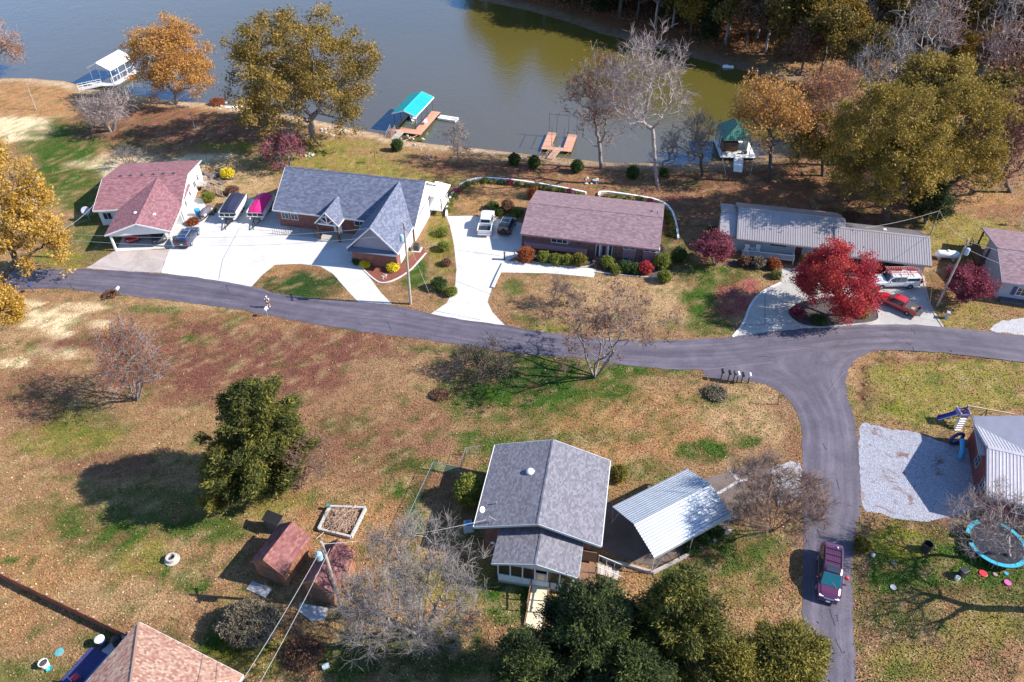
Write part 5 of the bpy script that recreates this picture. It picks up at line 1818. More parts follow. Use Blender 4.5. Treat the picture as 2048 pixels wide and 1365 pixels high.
for i in range(4):
    for j in range(5):
        a, b = i * 5 + j, i * 5 + (j + 1) % 5
        mb.f.append((a, b, b + 5, a + 5))
mb.f.append((0, 1, 2, 3, 4))
mb.build('hull', M['white'], t, smooth=True)
MB().box((-.2, 0, .52), (1.0, .5, .12)).build('seat', M['navy_plastic'], t)
pj = D2.matrix_basis @ Vector((-1.6, -Wd2 - .5, 0))
t = thing('deck_chair', 'white deck chair on the turquoise dock decking', 'chair', (pj.x, pj.y, WZ + .5), 2.2)
MB().box((0, 0, .35), (.55, .55, .06)).build('seat', M['white'], t)
MB().box((-.28, 0, .68), (.06, .55, .6)).build('backrest', M['white'], t)
for sx in (-.22, .22):
    for sy in (-.22, .22): MB().box((sx, sy, .17), (.05, .05, .34)).build('leg', M['white'], t)

# D3: orange U-shaped dock
def wpt(px, py, z=WZ + .45): return P(px, py, z)
u0, u1 = wpt(1083, 298), wpt(1142, 304)
c0 = (u0 + u1) / 2
ang = math.atan2((u1 - u0).y, (u1 - u0).x)
wid = (u1 - u0).length + .1
lenU = (wpt(1107, 265) - wpt(1086, 297)).length
D3 = thing('slip_dock', 'orange-decked U-shaped boat slip dock with a thin lift frame', 'boat dock', (c0.x, c0.y, WZ), ang)
aw3 = 1.55
pm_ = M['wood_orange']
planks(D3, 'deck_board', -wid / 2, wid / 2, -.1, 1.1, .45, .06, .2, pm_, 'y')
skew = .05
planks(D3, 'deck_board', -wid / 2, -wid / 2 + aw3, 1.1, lenU, .45, .06, .24, pm_, 'x')
planks(D3, 'deck_board', wid / 2 - aw3, wid / 2, 1.1, lenU, .45, .06, .24, pm_, 'x')
for xx in (-wid / 2 + aw3 / 2, wid / 2 - aw3 / 2): MB().box((xx, lenU / 2, .2), (aw3 - .1, lenU - .2, .4)).build('float', M['black_plastic'], D3)
mb = MB()
for xx in (-wid / 2 + .2, -wid / 2 + aw3, wid / 2 - aw3, wid / 2 - .1):
    mb.box((xx, lenU - .3, 2.2), (.06, .06, 3.6))
mb.box((0, lenU - .3, 4.0), (wid - .2, .06, .06))
for xx in (-wid / 2 + aw3, wid / 2 - aw3): mb.box((xx, 1.2, 2.2), (.06, .06, 3.6)).box((xx, (lenU + .9) / 2, 4.0), (.05, lenU - 1.5, .05))
mb.build('lift_frame', M['dark_metal'], D3)
gangway('gangway', 'orange gangway with pale rails leading to the U-shaped dock', P(1098, 319), D3.matrix_basis @ Vector((.1, .1, 0)), M['wood_orange'], 1.2)
for (a, b, lab) in (((1075, 314), -wid / 2 + .2, 'left thin stay rod between bank and U-shaped dock'), ((1118, 322), wid / 2 - .3, 'right thin stay rod between bank and U-shaped dock')):
    p, q_ = P(*a), D3.matrix_basis @ Vector((b, 0, .35))
    t = MB().tube((0, 0, .05), q_ - p, .04, .04, 6).build('stay_rod', M['wood_brown'])
    t.location = p
    tag(t, lab, 'rod')

# D4: dock house with dark green hip roof
p0, p1 = wpt(1441, 315), wpt(1512, 316)
c0 = (p0 + p1) / 2
ang = math.atan2((p1 - p0).y, (p1 - p0).x)
D4 = thing('boathouse', 'square floating boathouse with dark green hip roof and white deck', 'boathouse', (c0.x, c0.y, WZ), ang)
wd4 = (p1 - p0).length
dp4 = 6.8
planks(D4, 'deck_board', -wd4 / 2, wd4 / 2, -.1, dp4, .45, .08, .3, M['white'], 'x')
MB().box((0, dp4 / 2, .2), (wd4 - .1, dp4 - .1, .38)).build('float', M['black_plastic'], D4)
hw4, zr4, ze4 = wd4 / 2 - .5, 5.0, 3.2
cx4, y0_, y1_ = -.40, .5, dp4 - .2
rm = MB()
cs = [(cx4 - hw4, y0_, ze4), (cx4 + hw4, y0_, ze4), (cx4 + hw4, y1_, ze4), (cx4 - hw4, y1_, ze4)]
pkf, pkb = (cx4, y0_ + hw4 * .9, zr4), (cx4, y1_ - hw4 * .5, zr4)
for nm, pl in (('roof_slope', [cs[0], cs[1], pkf]), ('roof_slope', [cs[1], cs[2], pkb, pkf]), ('roof_slope', [cs[2], cs[3], pkb]), ('roof_slope', [cs[3], cs[0], pkf, pkb])):
    MB().slab(pl, .08).build(nm, M['green_metal'], D4)
rb = MB()
n = 16
for i in range(1, n):
    t_ = i / n
    xx = cs[0][0] + 2 * hw4 * t_
    k_ = 1 - abs(2 * t_ - 1)
    rb.beam((xx, y0_, ze4 + .02), (xx, y0_ + (pkf[1] - y0_) * k_, ze4 + .02 + (zr4 - ze4) * k_), .05, .04)
n = 18
for i in range(1, n):
    yy = y0_ + (y1_ - y0_) * i / n
    k_ = min(1, (yy - y0_) / (pkf[1] - y0_), (y1_ - yy) / (y1_ - pkb[1]))
    for s in (-1, 1): rb.beam((cx4 + s * hw4, yy, ze4 + .02), (cx4 + s * hw4 * (1 - k_), yy, ze4 + .02 + (zr4 - ze4) * k_), .05, .04)
rb.build('roof_rib', M['green_metal'], D4)
for xx in (cx4 - hw4 + .15, cx4 + hw4 - .15):
    for yy in (y0_ + .15, (y0_ + y1_) / 2, y1_ - .15): MB().box((xx, yy, 1.8), (.1, .1, 2.8)).build('post', M['pole_dark'], D4)
MB().box((cx4 - .7, y0_ + 2.4, 1.3), (2.6, 1.8, 1.6)).build('cabin_wall', M['wood_brown'], D4)
MB().box((cx4, y1_ - .3, 1.8), (2 * hw4 - .4, .08, 2.6)).box((cx4 + hw4 - .2, y0_ + 3.4, 1.8), (.08, 3.2, 2.6)).build('side_wall', M['siding_white'], D4)
MB().box((cx4 + 1.6, y0_ + .8, .8), (.8, .6, .5)).build('bench', M['dark_metal'], D4)
gangway('gangway', 'white railed gangway down to the green-roofed boathouse', P(1475, 345), D4.matrix_basis @ Vector((0, .2, 0)), M['white'], 1.3)
for k, (a, b, lab) in enumerate((((1452, 352), -2.6, 'left thin anchor cable of the green boathouse'), ((1500, 352), 2.6, 'right thin anchor cable of the green boathouse'))):
    p, q_ = P(*a), D4.matrix_basis @ Vector((b, 0, .4))
    t = MB().tube((0, 0, .05), q_ - p, .03, .03, 5).build('anchor_cable', M['wire'])
    t.location = p
    tag(t, lab, 'cable')
# canoes on the bank, small float far off
def canoe(label, px, py, rot, m, ln=4.2):
    p = P(px, py)
    t = thing('canoe', label, 'canoe', p + Vector((0, 0, .02)), rot)
    mb = MB()
    st = [(-1, .02, .42), (-.7, .26, .33), (-.3, .40, .30), (.3, .40, .30), (.7, .26, .33), (1, .02, .42)]
    for (xx, hw_, zt) in st:
        xx *= ln / 2
        mb.v += [(xx, -hw_, .02), (xx, -hw_ * .75, zt * .75), (xx, 0, zt), (xx, hw_ * .75, zt * .75), (xx, hw_, .02)]
    for i in range(5):
        for j in range(4):
            a = i * 5 + j
            mb.f.append((a, a + 1, a + 6, a + 5))
    mb.build('hull', m, t, smooth=True)
    MB().box((0, 0, .34), (ln * .9, .03, .03)).build('keel', M['steel'], t)
canoe('upturned white canoe nearest the orange tree on the left bank', 474, 215, .25, M['white'])
canoe('upturned cream canoe beside the white one under the large gold oak', 491, 210, .32, mat('cream_paint', (.72, .66, .5), .5))
t = thing('moored_raft', 'thin white raft floating under the far dark shore', 'raft', (*back(1456, 135, WZ)[:2], WZ), -.1)
MB().box((0, 0, .12), (2.2, .8, .3)).build('hull', M['white'], t, bevel=.05)
MB().box((-.4, 0, .34), (.8, .6, .14)).build('seat', M['white'], t)

# ---------------------------------------------------------------- vehicles
def paint(name, c, var=.05): return mat(name, c, .28, .0, var=var, scale=1.5, coat=.6, spec=.6)

def loft(st):
    mb = MB()
    rings = []
    for (x, hw, zs, zb, ht, zt) in st:
        zm = zs + .4 * (zb - zs)
        ring = [(x, -hw * .93, zs), (x, -hw, zm), (x, -hw * .98, zb), (x, -ht, zt - .05), (x, -ht * .84, zt),
                (x, ht * .84, zt), (x, ht, zt - .05), (x, hw * .98, zb), (x, hw, zm), (x, hw * .93, zs)]
        rings.append([Vector(p) for p in ring])
        mb.v += ring
    for i in range(len(st) - 1):
        for j in range(10):
            a, b = i * 10 + j, i * 10 + (j + 1) % 10
            mb.f.append((a, b, b + 10, a + 10))
    mb.f.append(tuple(range(9, -1, -1)))
    n = (len(st) - 1) * 10
    mb.f.append(tuple(range(n, n + 10)))
    return mb, rings

def glass_quad(root, q, m, name='window', s=.1, t=.02):
    q = [Vector(p) for p in q]
    if name != 'window': t = .07
    c = sum(q, Vector()) / 4
    q = [p + (c - p) * s for p in q]
    n = (q[1] - q[0]).cross(q[3] - q[0]).normalized()
    if n.dot(c - Vector((c.x * .6, 0, .4))) < 0:
        q = q[::-1]
        n = -n
    q = [p + n * t for p in q]
    MB().slab(q, t + .03, n).build(name, m, root)

def wheel(root, x, y, r=.34, w=.22):
    o = MB().lathe([(r * .62, -w / 2), (r * .96, -w / 2), (r, -w * .35), (r, w * .35), (r * .96, w / 2), (r * .62, w / 2)], (0, 0, 0), 18, 'Y').build('wheel', M['rubber'], root, smooth=False)
    o.location = (x, y, r)
    sgn = 1 if y > 0 else -1
    mb = MB()
    mb.lathe([(r * .64, -.02), (r * .60, .0), (r * .2, .015), (.02, .02)], (0, sgn * (w / 2 - .01), 0), 12, 'Y')
    for k in range(5):
        a = 2 * math.pi * k / 5
        mb.beam((0, sgn * (w / 2 + .015), 0), (r * .58 * math.cos(a), sgn * (w / 2 + .015), r * .58 * math.sin(a)), .05)
    mb.build('rim', M['alloy'], o)

def mirrors(root, x, hw, z, m):
    for s in (-1, 1): MB().box((x, s * (hw + .10), z), (.12, .22, .16)).build('wing_mirror', m, root, bevel=.02)

def lights(root, xf, hw, zf, xr, zr, fw=.42, rw=.2, rh=.35, hr=None):
    hr = hr or hw
    for s in (-1, 1):
        MB().box((xf, s * (hw - fw / 2), zf), (.16, fw, .18)).build('headlight', M['lens_clear'], root, bevel=.03)
        MB().box((xr, s * (hr - rw / 2), zr), (.1, rw, rh)).build('taillight', M['lens_red'], root, bevel=.02)

def plate(root, x, z, yaw=0): MB().box((x, 0, z), (.02, .32, .16)).build('number_plate', M['white'], root)

def suv(label, loc, rot, m, cat='SUV', L=4.6, W=1.86, H=1.68, rack=True, spare=False, scale=1.0, boxy=False):
    t = thing('parked_car', label, cat, loc, rot)
    h, hw = L / 2, W / 2
    b = .06 if boxy else .16
    st = [(-h, hw * .9, .42, .95, hw * .78, 1.02), (-h + .08, hw * .97, .32, 1.02, hw * .76, H - b), (-h + .45, hw, .28, 1.02, hw * .78, H), (-.2, hw, .27, 1.0, hw * .78, H + .02), (.35, hw, .27, 1.0, hw * .74, H - .04),
          (1.05, hw, .27, .98, hw * .84, 1.04), (1.75, hw * .97, .28, .92, hw * .8, .97), (h - .12, hw * .9, .3, .80, hw * .7, .84), (h, hw * .8, .38, .66, hw * .6, .7)]
    mb, rg = loft(st)
    mb.build('body', m, t, smooth=False, bevel=.03)
    for (i, j) in ((1, 2), (2, 3), (3, 4)):
        for (a, c) in ((2, 3), (7, 6)): glass_quad(t, [rg[i][a], rg[j][a], rg[j][c], rg[i][c]], M['glass'])
    for (a, c) in ((2, 3), (7, 6)): glass_quad(t, [rg[4][a], rg[5][a] * .55 + rg[4][a] * .45, rg[5][c] * .5 + rg[4][c] * .5, rg[4][c]], M['glass'])
    glass_quad(t, [rg[4][3], rg[4][6], rg[5][6], rg[5][3]], M['glass'], 'windshield', .08)
    glass_quad(t, [rg[0][3] + Vector((0, 0, .08)), rg[0][6] + Vector((0, 0, .08)), rg[1][6], rg[1][3]], M['glass'], 'rear_window', .08)
    for x in (-L * .29, L * .30):
        for s in (-1, 1): wheel(t, x, s * (hw - .1), .35)
    lights(t, h - .16, hw * .86, .70, -h + .0, .98, hr=hw * .92)
    MB().box((h - .03, 0, .45), (.12, W * .7, .2)).build('grille', M['black_plastic'], t)
    MB().box((-h, 0, .52), (.14, W * .86, .2)).build('bumper', M['black_plastic'], t)
    plate(t, -h - .08, .82)
    mirrors(t, .75, hw, 1.05, m)
    if rack:
        mb = MB()
        for s in (-1, 1): mb.beam((-h + .5, s * hw * .66, H + .06), (.1, s * hw * .66, H + .07), .05)
        for x in (-1.3, -.3): mb.beam((x, -hw * .66, H + .07), (x, hw * .66, H + .07), .04)
        mb.build('roof_rack', M['steel'], t)
    if spare: MB().lathe([(.33, -.1), (.34, .05), (.3, .1), (.1, .1)], (-h - .12, 0, 1.0), 14, 'X').build('spare_wheel', M['rubber'], t)
    t.scale = (scale,) * 3
    return t

def pickup(label, loc, rot, m, scale=1.0, tonneau=None, gate_open=False, L=5.8, W=1.98):
    t = thing('pickup_truck', label, 'pickup truck', loc, rot)
    h, hw = L / 2, W / 2
    st = [(-.95, hw, .45, 1.12, hw * .76, 1.78), (.25, hw, .45, 1.12, hw * .77, 1.84), (.7, hw, .45, 1.12, hw * .73, 1.80),
          (1.35, hw, .45, 1.10, hw * .85, 1.17), (2.3, hw * .98, .45, 1.03, hw * .86, 1.10), (h - .12, hw * .93, .45, .9, hw * .8, .97), (h, hw * .88, .5, .72, hw * .7, .8)]
    mb, rg = loft(st)
    mb.build('cab', m, t, bevel=.03)
    for (i, j) in ((0, 1),):
        for (a, c) in ((2, 3), (7, 6)):
            mid = lambda A, B: A * .5 + B * .5
            glass_quad(t, [rg[0][a], mid(rg[0][a], rg[1][a]), mid(rg[0][c], rg[1][c]), rg[0][c]], M['glass'])
            glass_quad(t, [mid(rg[0][a], rg[1][a]), rg[1][a], rg[1][c], mid(rg[0][c], rg[1][c])], M['glass'])
    for (a, c) in ((2, 3), (7, 6)): glass_quad(t, [rg[1][a], rg[2][a] * .4 + rg[3][a] * .6, rg[2][c] * .7 + rg[3][c] * .3, rg[1][c]], M['glass'])
    glass_quad(t, [rg[2][3], rg[2][6], rg[3][6], rg[3][3]], M['glass'], 'windshield', .08)
    MB().box((-.965, 0, 1.45), (.03, W * .62, .42)).build('rear_window', M['glass'], t)
    bd = MB()
    x0, x1 = -h + .06, -.98
    for s in (-1, 1): bd.box(((x0 + x1) / 2, s * (hw - .05), .80), (x1 - x0, .1, .66))
    bd.box(((x0 + x1) / 2, 0, .66), (x1 - x0, W - .2, .1)).box((x1 - .05, 0, .82), (.06, W - .2, .6))
    bd.build('cargo_bed', m, t, bevel=.02)
    MB().box(((x0 + x1) / 2, 0, .725), (x1 - x0 - .1, W - .22, .02)).build('bed_liner', M['black_plastic'], t)
    if gate_open: MB().box((x0 - .28, 0, .74), (.58, W - .12, .07)).build('tailgate', M['dark_metal'], t)
    else: MB().box((x0, 0, .82), (.07, W - .06, .58)).build('tailgate', m, t)
    if tonneau:
        n = 4
        for k in range(n): MB().box((x1 - .1 - (x1 - x0 - .35) / n * (k + .5) , 0, 1.15), ((x1 - x0 - .35) / n - .03, W - .16, .05)).build('bed_cover_panel', tonneau, t)
    for x in (-h + 1.15, h - 1.0):
        for s in (-1, 1): wheel(t, x, s * (hw - .12), .40, .26)
    lights(t, h - .12, hw * .92, .82, x0 - .02, .85, .34, .12, .4, hw)
    MB().box((h - .0, 0, .80), (.08, W * .55, .28)).build('grille', M['chrome'], t)
    MB().box((h + .02, 0, .52), (.16, W * .9, .2)).build('bumper', M['chrome'], t)
    MB().box((x0 - .12, 0, .52), (.16, W * .9, .18)).build('bumper', M['chrome'], t)
    plate(t, x0 - .21, .55)
    mirrors(t, .95, hw, 1.2, m)
    t.scale = (scale,) * 3
    return t

def axis(front, rear, zf=0.0, zr=0.0):
    a, b = P(*front, zf), P(*rear, zr)
    c = (a + b) / 2
    return Vector((c.x, c.y, 0)), math.atan2(a.y - b.y, a.x - b.x), (Vector((a.x, a.y)) - Vector((b.x, b.y))).length

NAVY = paint('navy_car_paint', (.012, .025, .09))
BLK = paint('black_car_paint', (.012, .013, .016))
WHT = paint('white_car_paint', (.74, .75, .76))
REDP = paint('red_car_paint', (.42, .012, .018))
MAROON = paint('plum_car_paint', (.085, .020, .060))
SILV = paint('silver_car_paint', (.34, .35, .37))
c, r, l = axis((387, 468), (370, 494))
suv('dark blue SUV parked on the white concrete beside the open carport', c, r, NAVY)
c, r, l = axis((976, 436), (969, 471))
pickup('white pickup truck with an empty dark bed on the curved driveway', c, r, WHT, scale=1.0)
c, r, l = axis((1022, 444), (1007, 473))
suv('black boxy off-roader with a spare wheel next to the white pickup', c, r, BLK, spare=True, boxy=True, L=4.3, H=1.8)
c, r, l = axis((268, 487), (260, 462))
suv('red car parked in the left bay of the open carport', c, r, REDP, 'car', H=1.48, rack=False, L=4.3)
c, r, l = axis((322, 488), (312, 462))
suv('dark silver car parked in the right bay of the open carport', c, r, mat('charcoal_car_paint', (.06, .065, .075), .25, coat=.5), 'car', H=1.48, rack=False, L=4.5)

# red pickup: near-side wheels at two pixels fix the axis
wf, wr = P(1762, 609, 0), P(1812, 631, 0)
d = wf - wr
sc_ = d.length / 3.65
r = math.atan2(d.y, d.x)
nrm = Vector((-d.y, d.x, 0)).normalized()
if nrm.y < 0: nrm = -nrm
c = (wf + wr) / 2 + nrm * .87 * sc_ - d.normalized() * .08
pickup('red pickup truck with tailgate down and ribbed dark bed cover', c, r, REDP, scale=sc_, tonneau=M['dark_metal'], gate_open=True)
bx = c - d.normalized() * (2.1 * sc_)
t = thing('cardboard_box', 'tan boxes loaded at the tail of the red pickup bed', 'box', (bx.x, bx.y, .76 * sc_), r)
for (x, y, s) in ((0, .3, .4), (-.1, -.3, .34), (.25, 0, .3)): MB().box((x, y, s / 2), (s, s * 1.2, s)).build('box', mat('cardboard', (.45, .25, .12), .8), t)

# white work truck with topper, rack and ladders
c, r, l = axis((1738, 571), (1831, 570))
wt = pickup('white work truck with glazed bed topper and a ladder rack', c, r, WHT, scale=1.0)
MB().slab([(-2.85, -.93, 1.75), (-.98, -.93, 1.75), (-.98, .93, 1.75), (-2.85, .93, 1.75)], .62).build('bed_topper', WHT, wt, bevel=.06)
for s in (-1, 1): MB().box((-1.9, s * .94, 1.48), (1.5, .03, .34)).build('topper_window', M['glass'], wt)
rk = MB()
for x in (-2.7, -1.0, 1.1):
    z0 = 1.75 if x < 0 else 1.1
    for s in (-.8, .8): rk.beam((x, s, z0), (x, s, 2.3), .05)
    rk.beam((x, -.85, 2.3), (x, .85, 2.3), .06)
for s in (-.8, .8): rk.beam((-2.9, s, 2.3), (1.3, s, 2.3), .05)
rk.build('ladder_rack', M['steel'], wt)
Mw = wt.matrix_basis
def ladder(label, y, m, z, x0=-2.9, ln=4.6):
    p = Mw @ Vector((x0, y, z))
    t = thing('ladder', label, 'ladder', p, r)
    mb = MB()
    for s in (-.2, .2): mb.box((ln / 2, s, 0), (ln, .05, .09))
    mb.build('side_rail', m, t)
    me = MB().box((0, 0, 0), (.04, .4, .04)).mesh('rung', M['steel'])
    for k in range(int(ln / .3)):
        o = mesh_obj('rung', me, None, t)
        o.location = (.15 + k * .3, 0, 0)
OR = mat('fibreglass_orange', (.60, .07, .05), .5)
Mw = Matrix.Translation(c) @ Matrix.Rotation(r, 4, 'Z')
ladder('long orange-red extension ladder on the near side of the work truck rack', .45, OR, 2.38)
ladder('orange-red ladder on the far side of the work truck rack', -.35, OR, 2.40, -2.5, 4.0)
p = Mw @ Vector((-3.35, .1, .75))
t = thing('hose_reel', 'dark red hose reel hanging at the tail of the white work truck', 'hose reel', p, r)
MB().lathe([(.42, -.12), (.42, -.08), (.2, -.08), (.2, .08), (.42, .08), (.42, .12)], n=16, axis='X').build('reel', REDP, t)
for k in range(5):
    a = k * 1.2566
    MB().beam((-.13, 0, 0), (-.13, .4 * math.cos(a), .4 * math.sin(a)), .04).build('spoke', M['black_metal'], t)

# plum minivan on the side road
fr_, re_ = P(1656, 1197, .45), P(1668, 1090, 1.72)
c = (fr_ + re_) / 2
dv = Vector((fr_.x - re_.x, fr_.y - re_.y, 0))
rv = math.atan2(dv.y, dv.x)
t = thing('minivan', 'plum purple minivan driving towards the viewer on the side road', 'minivan', (c.x, c.y, .05), rv)
H, hw, h = 1.74, .98, 2.55
st = [(-h, hw * .9, .42, .98, hw * .8, 1.06), (-h + .1, hw * .96, .32, 1.05, hw * .76, H - .10), (-h + .5, hw, .28, 1.06, hw * .79, H), (-1.0, hw, .27, 1.05, hw * .8, H + .03), (.1, hw, .27, 1.03, hw * .79, H + .02), (.62, hw, .27, 1.02, hw * .74, H - .07),
      (1.52, hw, .27, 1.00, hw * .86, 1.06), (2.1, hw * .96, .28, .90, hw * .80, .95), (h - .12, hw * .86, .3, .74, hw * .68, .78), (h, hw * .72, .38, .6, hw * .55, .64)]
mb, rg = loft(st)
mb.build('body', MAROON, t, bevel=.035)
for (i, j) in ((1, 2), (2, 3), (3, 4), (4, 5)):
    for (a, q_) in ((2, 3), (7, 6)): glass_quad(t, [rg[i][a], rg[j][a], rg[j][q_], rg[i][q_]], M['glass'])
for (a, q_) in ((2, 3), (7, 6)): glass_quad(t, [rg[5][a], rg[6][a] * .6 + rg[5][a] * .4, rg[6][q_] * .5 + rg[5][q_] * .5, rg[5][q_]], M['glass'])
WSG = mat('tinted_windshield', (.01, .10, .13), .06, spec=.9)
glass_quad(t, [rg[5][3], rg[5][6], rg[6][6], rg[6][3]], WSG, 'windshield', .06)
glass_quad(t, [rg[0][3] + Vector((0, 0, .08)), rg[0][6] + Vector((0, 0, .08)), rg[1][6], rg[1][3]], M['glass'], 'rear_window', .08)
MB().box((.28, 0, H + .005), (.62, 1.1, .05)).build('sunroof', M['glass'], t)
mb = MB()
for s in (-1, 1): mb.beam((-2.1, s * .66, H + .07), (.0, s * .66, H + .08), .045)
for x in (-1.75, -1.1, -.45): mb.beam((x, -.66, H + .08), (x, .66, H + .08), .05)
for x in np.linspace(-1.9, -.2, 8): pass
mb.build('roof_rack', M['black_plastic'], t)
mb = MB()
for y in (-.45, -.27, -.09, .09, .27, .45): mb.box((-1.0, y, H + .035), (1.6, .05, .02))
mb.build('roof_rib', MAROON, t)
for x in (-1.5, 1.5):
    for s in (-1, 1): wheel(t, x, s * (hw - .12), .34)
for s in (-1, 1):
    MB().add([(2.55, s * .36, .56), (2.38, s * .80, .60), (2.05, s * .88, .80), (2.30, s * .50, .80), (2.50, s * .36, .70), (2.52, s * .40, .60), (2.36, s * .70, .80), (2.2, s * .86, .66)],
             [(0, 1, 7, 2, 6, 4), (4, 6, 3), (0, 1, 7, 2, 6, 3, 4)]).box((2.36, s * .62, .70), (.26, .36, .16)).build('headlight', M['lens_clear'], t)
    MB().box((-h + .02, s * .78, 1.05), (.1, .2, .45)).build('taillight', M['lens_red'], t)
MB().box((2.52, 0, .66), (.1, .80, .10)).build('grille', M['chrome'], t)
MB().box((2.56, 0, .40), (.14, 1.5, .22)).build('bumper', MAROON, t, bevel=.04)
MB().box((2.64, 0, .42), (.02, .34, .17)).build('number_plate', M['white'], t)
mirrors(t, 1.05, hw, 1.12, MAROON)
mb = MB().tube((1.62, .5, 1.06), (1.2, .05, 1.30), .012, n=4).tube((1.62, -.2, 1.06), (1.15, -.6, 1.28), .012, n=4)
mb.build('wiper', M['black_plastic'], t)
MB().ball((-2.0, .28, H + .06), .09, 8, 6).build('antenna_fin', M['white'], t, smooth=True)
for s in (-1, 1): MB().box((-.3, s * (hw + .005), .75), (3.6, .02, .05)).build('side_moulding', M['chrome'], t)
MB().ball((.5, hw + .22, 1.3), (.16, .22, .2), 8, 6, .15).build('red_cloth', M['red_plastic'], t)

# ---------------------------------------------------------------- boats on trailers
def trailer(t, L, W, x_t=2.2):
    mb = MB()
    for s in (-.55, .55): mb.box((0, s, .45), (L, .08, .1))
    for x in np.linspace(-L / 2 + .3, L / 2 - .3, 4): mb.box((x, 0, .42), (.08, 1.2, .08))
    mb.beam((L / 2, -.55, .45), (L / 2 + x_t, 0, .42), .09).beam((L / 2, .55, .45), (L / 2 + x_t, 0, .42), .09)
    mb.box((L / 2 + x_t - .3, 0, .25), (.08, .08, .5)).box((L / 2 + x_t - .9, .1, .75), (.1, .1, .7))
    mb.build('trailer_frame', M['black_metal'], t)
    for x in (-.9, -.15):
        for s in (-1, 1): wheel(t, x - .4, s * .85, .3, .18)

def pontoon(label, front, rear, cover_m, L=6.2, W=2.5, dome=.55, tip=False):
    c, r, l = axis(front, rear)
    t = thing('pontoon_boat', label, 'boat', c, r)
    trailer(t, L - 1.2, W)
    for s in (-1, 1):
        MB().lathe([(.02, -L / 2), (.3, -L / 2 + .15), (.3, L / 2 - .7), (.2, L / 2 - .25), (.03, L / 2)], (0, s * .85, .85), 12, 'X').build('pontoon_tube', M['steel'], t, smooth=True)
    MB().box((-.05, 0, 1.2), (L - .3, W, .1)).build('deck', M['white'], t)
    n = 5
    for s in (-1, 1):
        for k in range(n): MB().box((-L / 2 + .5 + (L - 1) / n * (k + .5), s * (W / 2 - .04), 1.55), ((L - 1) / n - .05, .04, .5)).build('side_panel', M['white'], t)
    for k in range(3):
        MB().box((L / 2 - .28, -W / 2 + .15 + (W - .3) / 3 * (k + .5), 1.5), (.04, (W - .3) / 3 - .06, .42)).build('front_panel', M['screen'], t)
        MB().box((L / 2 - .26, -W / 2 + .15 + (W - .3) / 3 * k, 1.5), (.06, .05, .5)).build('gate_post', M['white'], t)
    MB().box((L / 2 - .27, 0, 1.78), (.08, W - .1, .06)).box((0, W / 2 - .03, 1.84), (L - .8, .06, .06)).box((0, -W / 2 + .03, 1.84), (L - .8, .06, .06)).build('rail', M['steel'], t)
    cv = MB()
    nx_, ny_ = 12, 8
    for i in range(nx_ + 1):
        for j in range(ny_ + 1):
            u, v = i / nx_, j / ny_
            x = -L / 2 + .35 + (L - .75) * u
            k = W / 2 + .02
            if tip: k *= min(1, .62 + .9 * min(u, 1 - u) ** .6)
            y = -k + 2 * k * v
            e = min(1, 4 * min(v, 1 - v)) * min(1, 4 * min(u, 1 - u))
            z = 1.86 + dome * (1 - abs(2 * v - 1)) ** .9 * (.35 + .65 * math.sin(math.pi * min(1, u * 1.05)) ** .7) + random.uniform(-.02, .02) * e
            if i in (0, nx_) or j in (0, ny_): z = 1.62
            cv.v.append((x, y, z))
    for i in range(nx_):
        for j in range(ny_):
            a = i * (ny_ + 1) + j
            cv.f.append((a, a + ny_ + 1, a + ny_ + 2, a + 1))
    cv.build('boat_cover', cover_m, t)
    MB().box((-L / 2 + .1, 0, 1.1), (.4, .45, .8)).build('outboard_motor', M['black_plastic'], t, bevel=.05)
    return t
pontoon('pontoon boat on a trailer under a dark navy cover', (455, 455), (487, 402), mat('navy_cover', (.012, .016, .05), .7, var=.3))
pontoon('pontoon boat on a trailer under a bright magenta pink cover', (512, 452), (540, 404), mat('magenta_cover', (.62, .012, .16), .6, var=.12), tip=True)
c, r, l = axis((402, 444), (424, 422))
t = thing('jet_ski', 'small covered watercraft on a trailer between the blue barrel and the navy-covered boat', 'watercraft', c, r)
trailer(t, 2.4, 1.2, 1.4)
mb = MB()
st = [(-1.4, .45, .6, .9, .35, 1.0), (-.6, .55, .55, .95, .3, 1.15), (.2, .55, .55, .95, .22, 1.35), (.7, .5, .55, .95, .3, 1.15), (1.3, .25, .65, .95, .15, 1.0)]
mb, _ = loft(st)
mb.build('hull', mat('grey_cover', (.10, .09, .12), .7), t, smooth=True)
MB().box((0, .45, .75), (2.2, .12, .25)).build('bumper_stripe', M['white'], t)

# ---------------------------------------------------------------- propane tank
p = P(1890, 518, 0)
t = thing('propane_tank', 'long white propane tank lying on the grass right of the garage', 'propane tank', p, -.12)
MB().lathe([(.05, -1.6), (.38, -1.45), (.52, -1.15), (.52, 1.15), (.38, 1.45), (.05, 1.6)], (0, 0, .75), 18, 'X').build('tank', M['white'], t, smooth=True)
MB().lathe([(.2, 1.22), (.2, 1.36), (.12, 1.42)], n=12).build('valve_dome', M['white'], t, smooth=False)
for x in (-1, 1): MB().box((x * .9, 0, .16), (.25, .9, .32)).build('foot', M['block'], t)

# ---------------------------------------------------------------- utility poles and wires
def solve_top(base, top):
    """height and sideways lean of a pole whose ends are seen at two pixels"""
    b = P(*base)
    x, h = b.x, 9.0
    for _ in range(30):
        for (i, d) in ((0, .01), (1, .01)): pass
        q = proj([x, b.y, b.z + h])
        j1 = (proj([x + .01, b.y, b.z + h]) - q) / .01
        j2 = (proj([x, b.y, b.z + h + .01]) - q) / .01
        e = np.array(top) - q
        s = np.linalg.solve(np.stack([j1, j2], 1), e)
        x, h = x + s[0], h + s[1]
    return b, Vector((x, b.y, b.z + h))

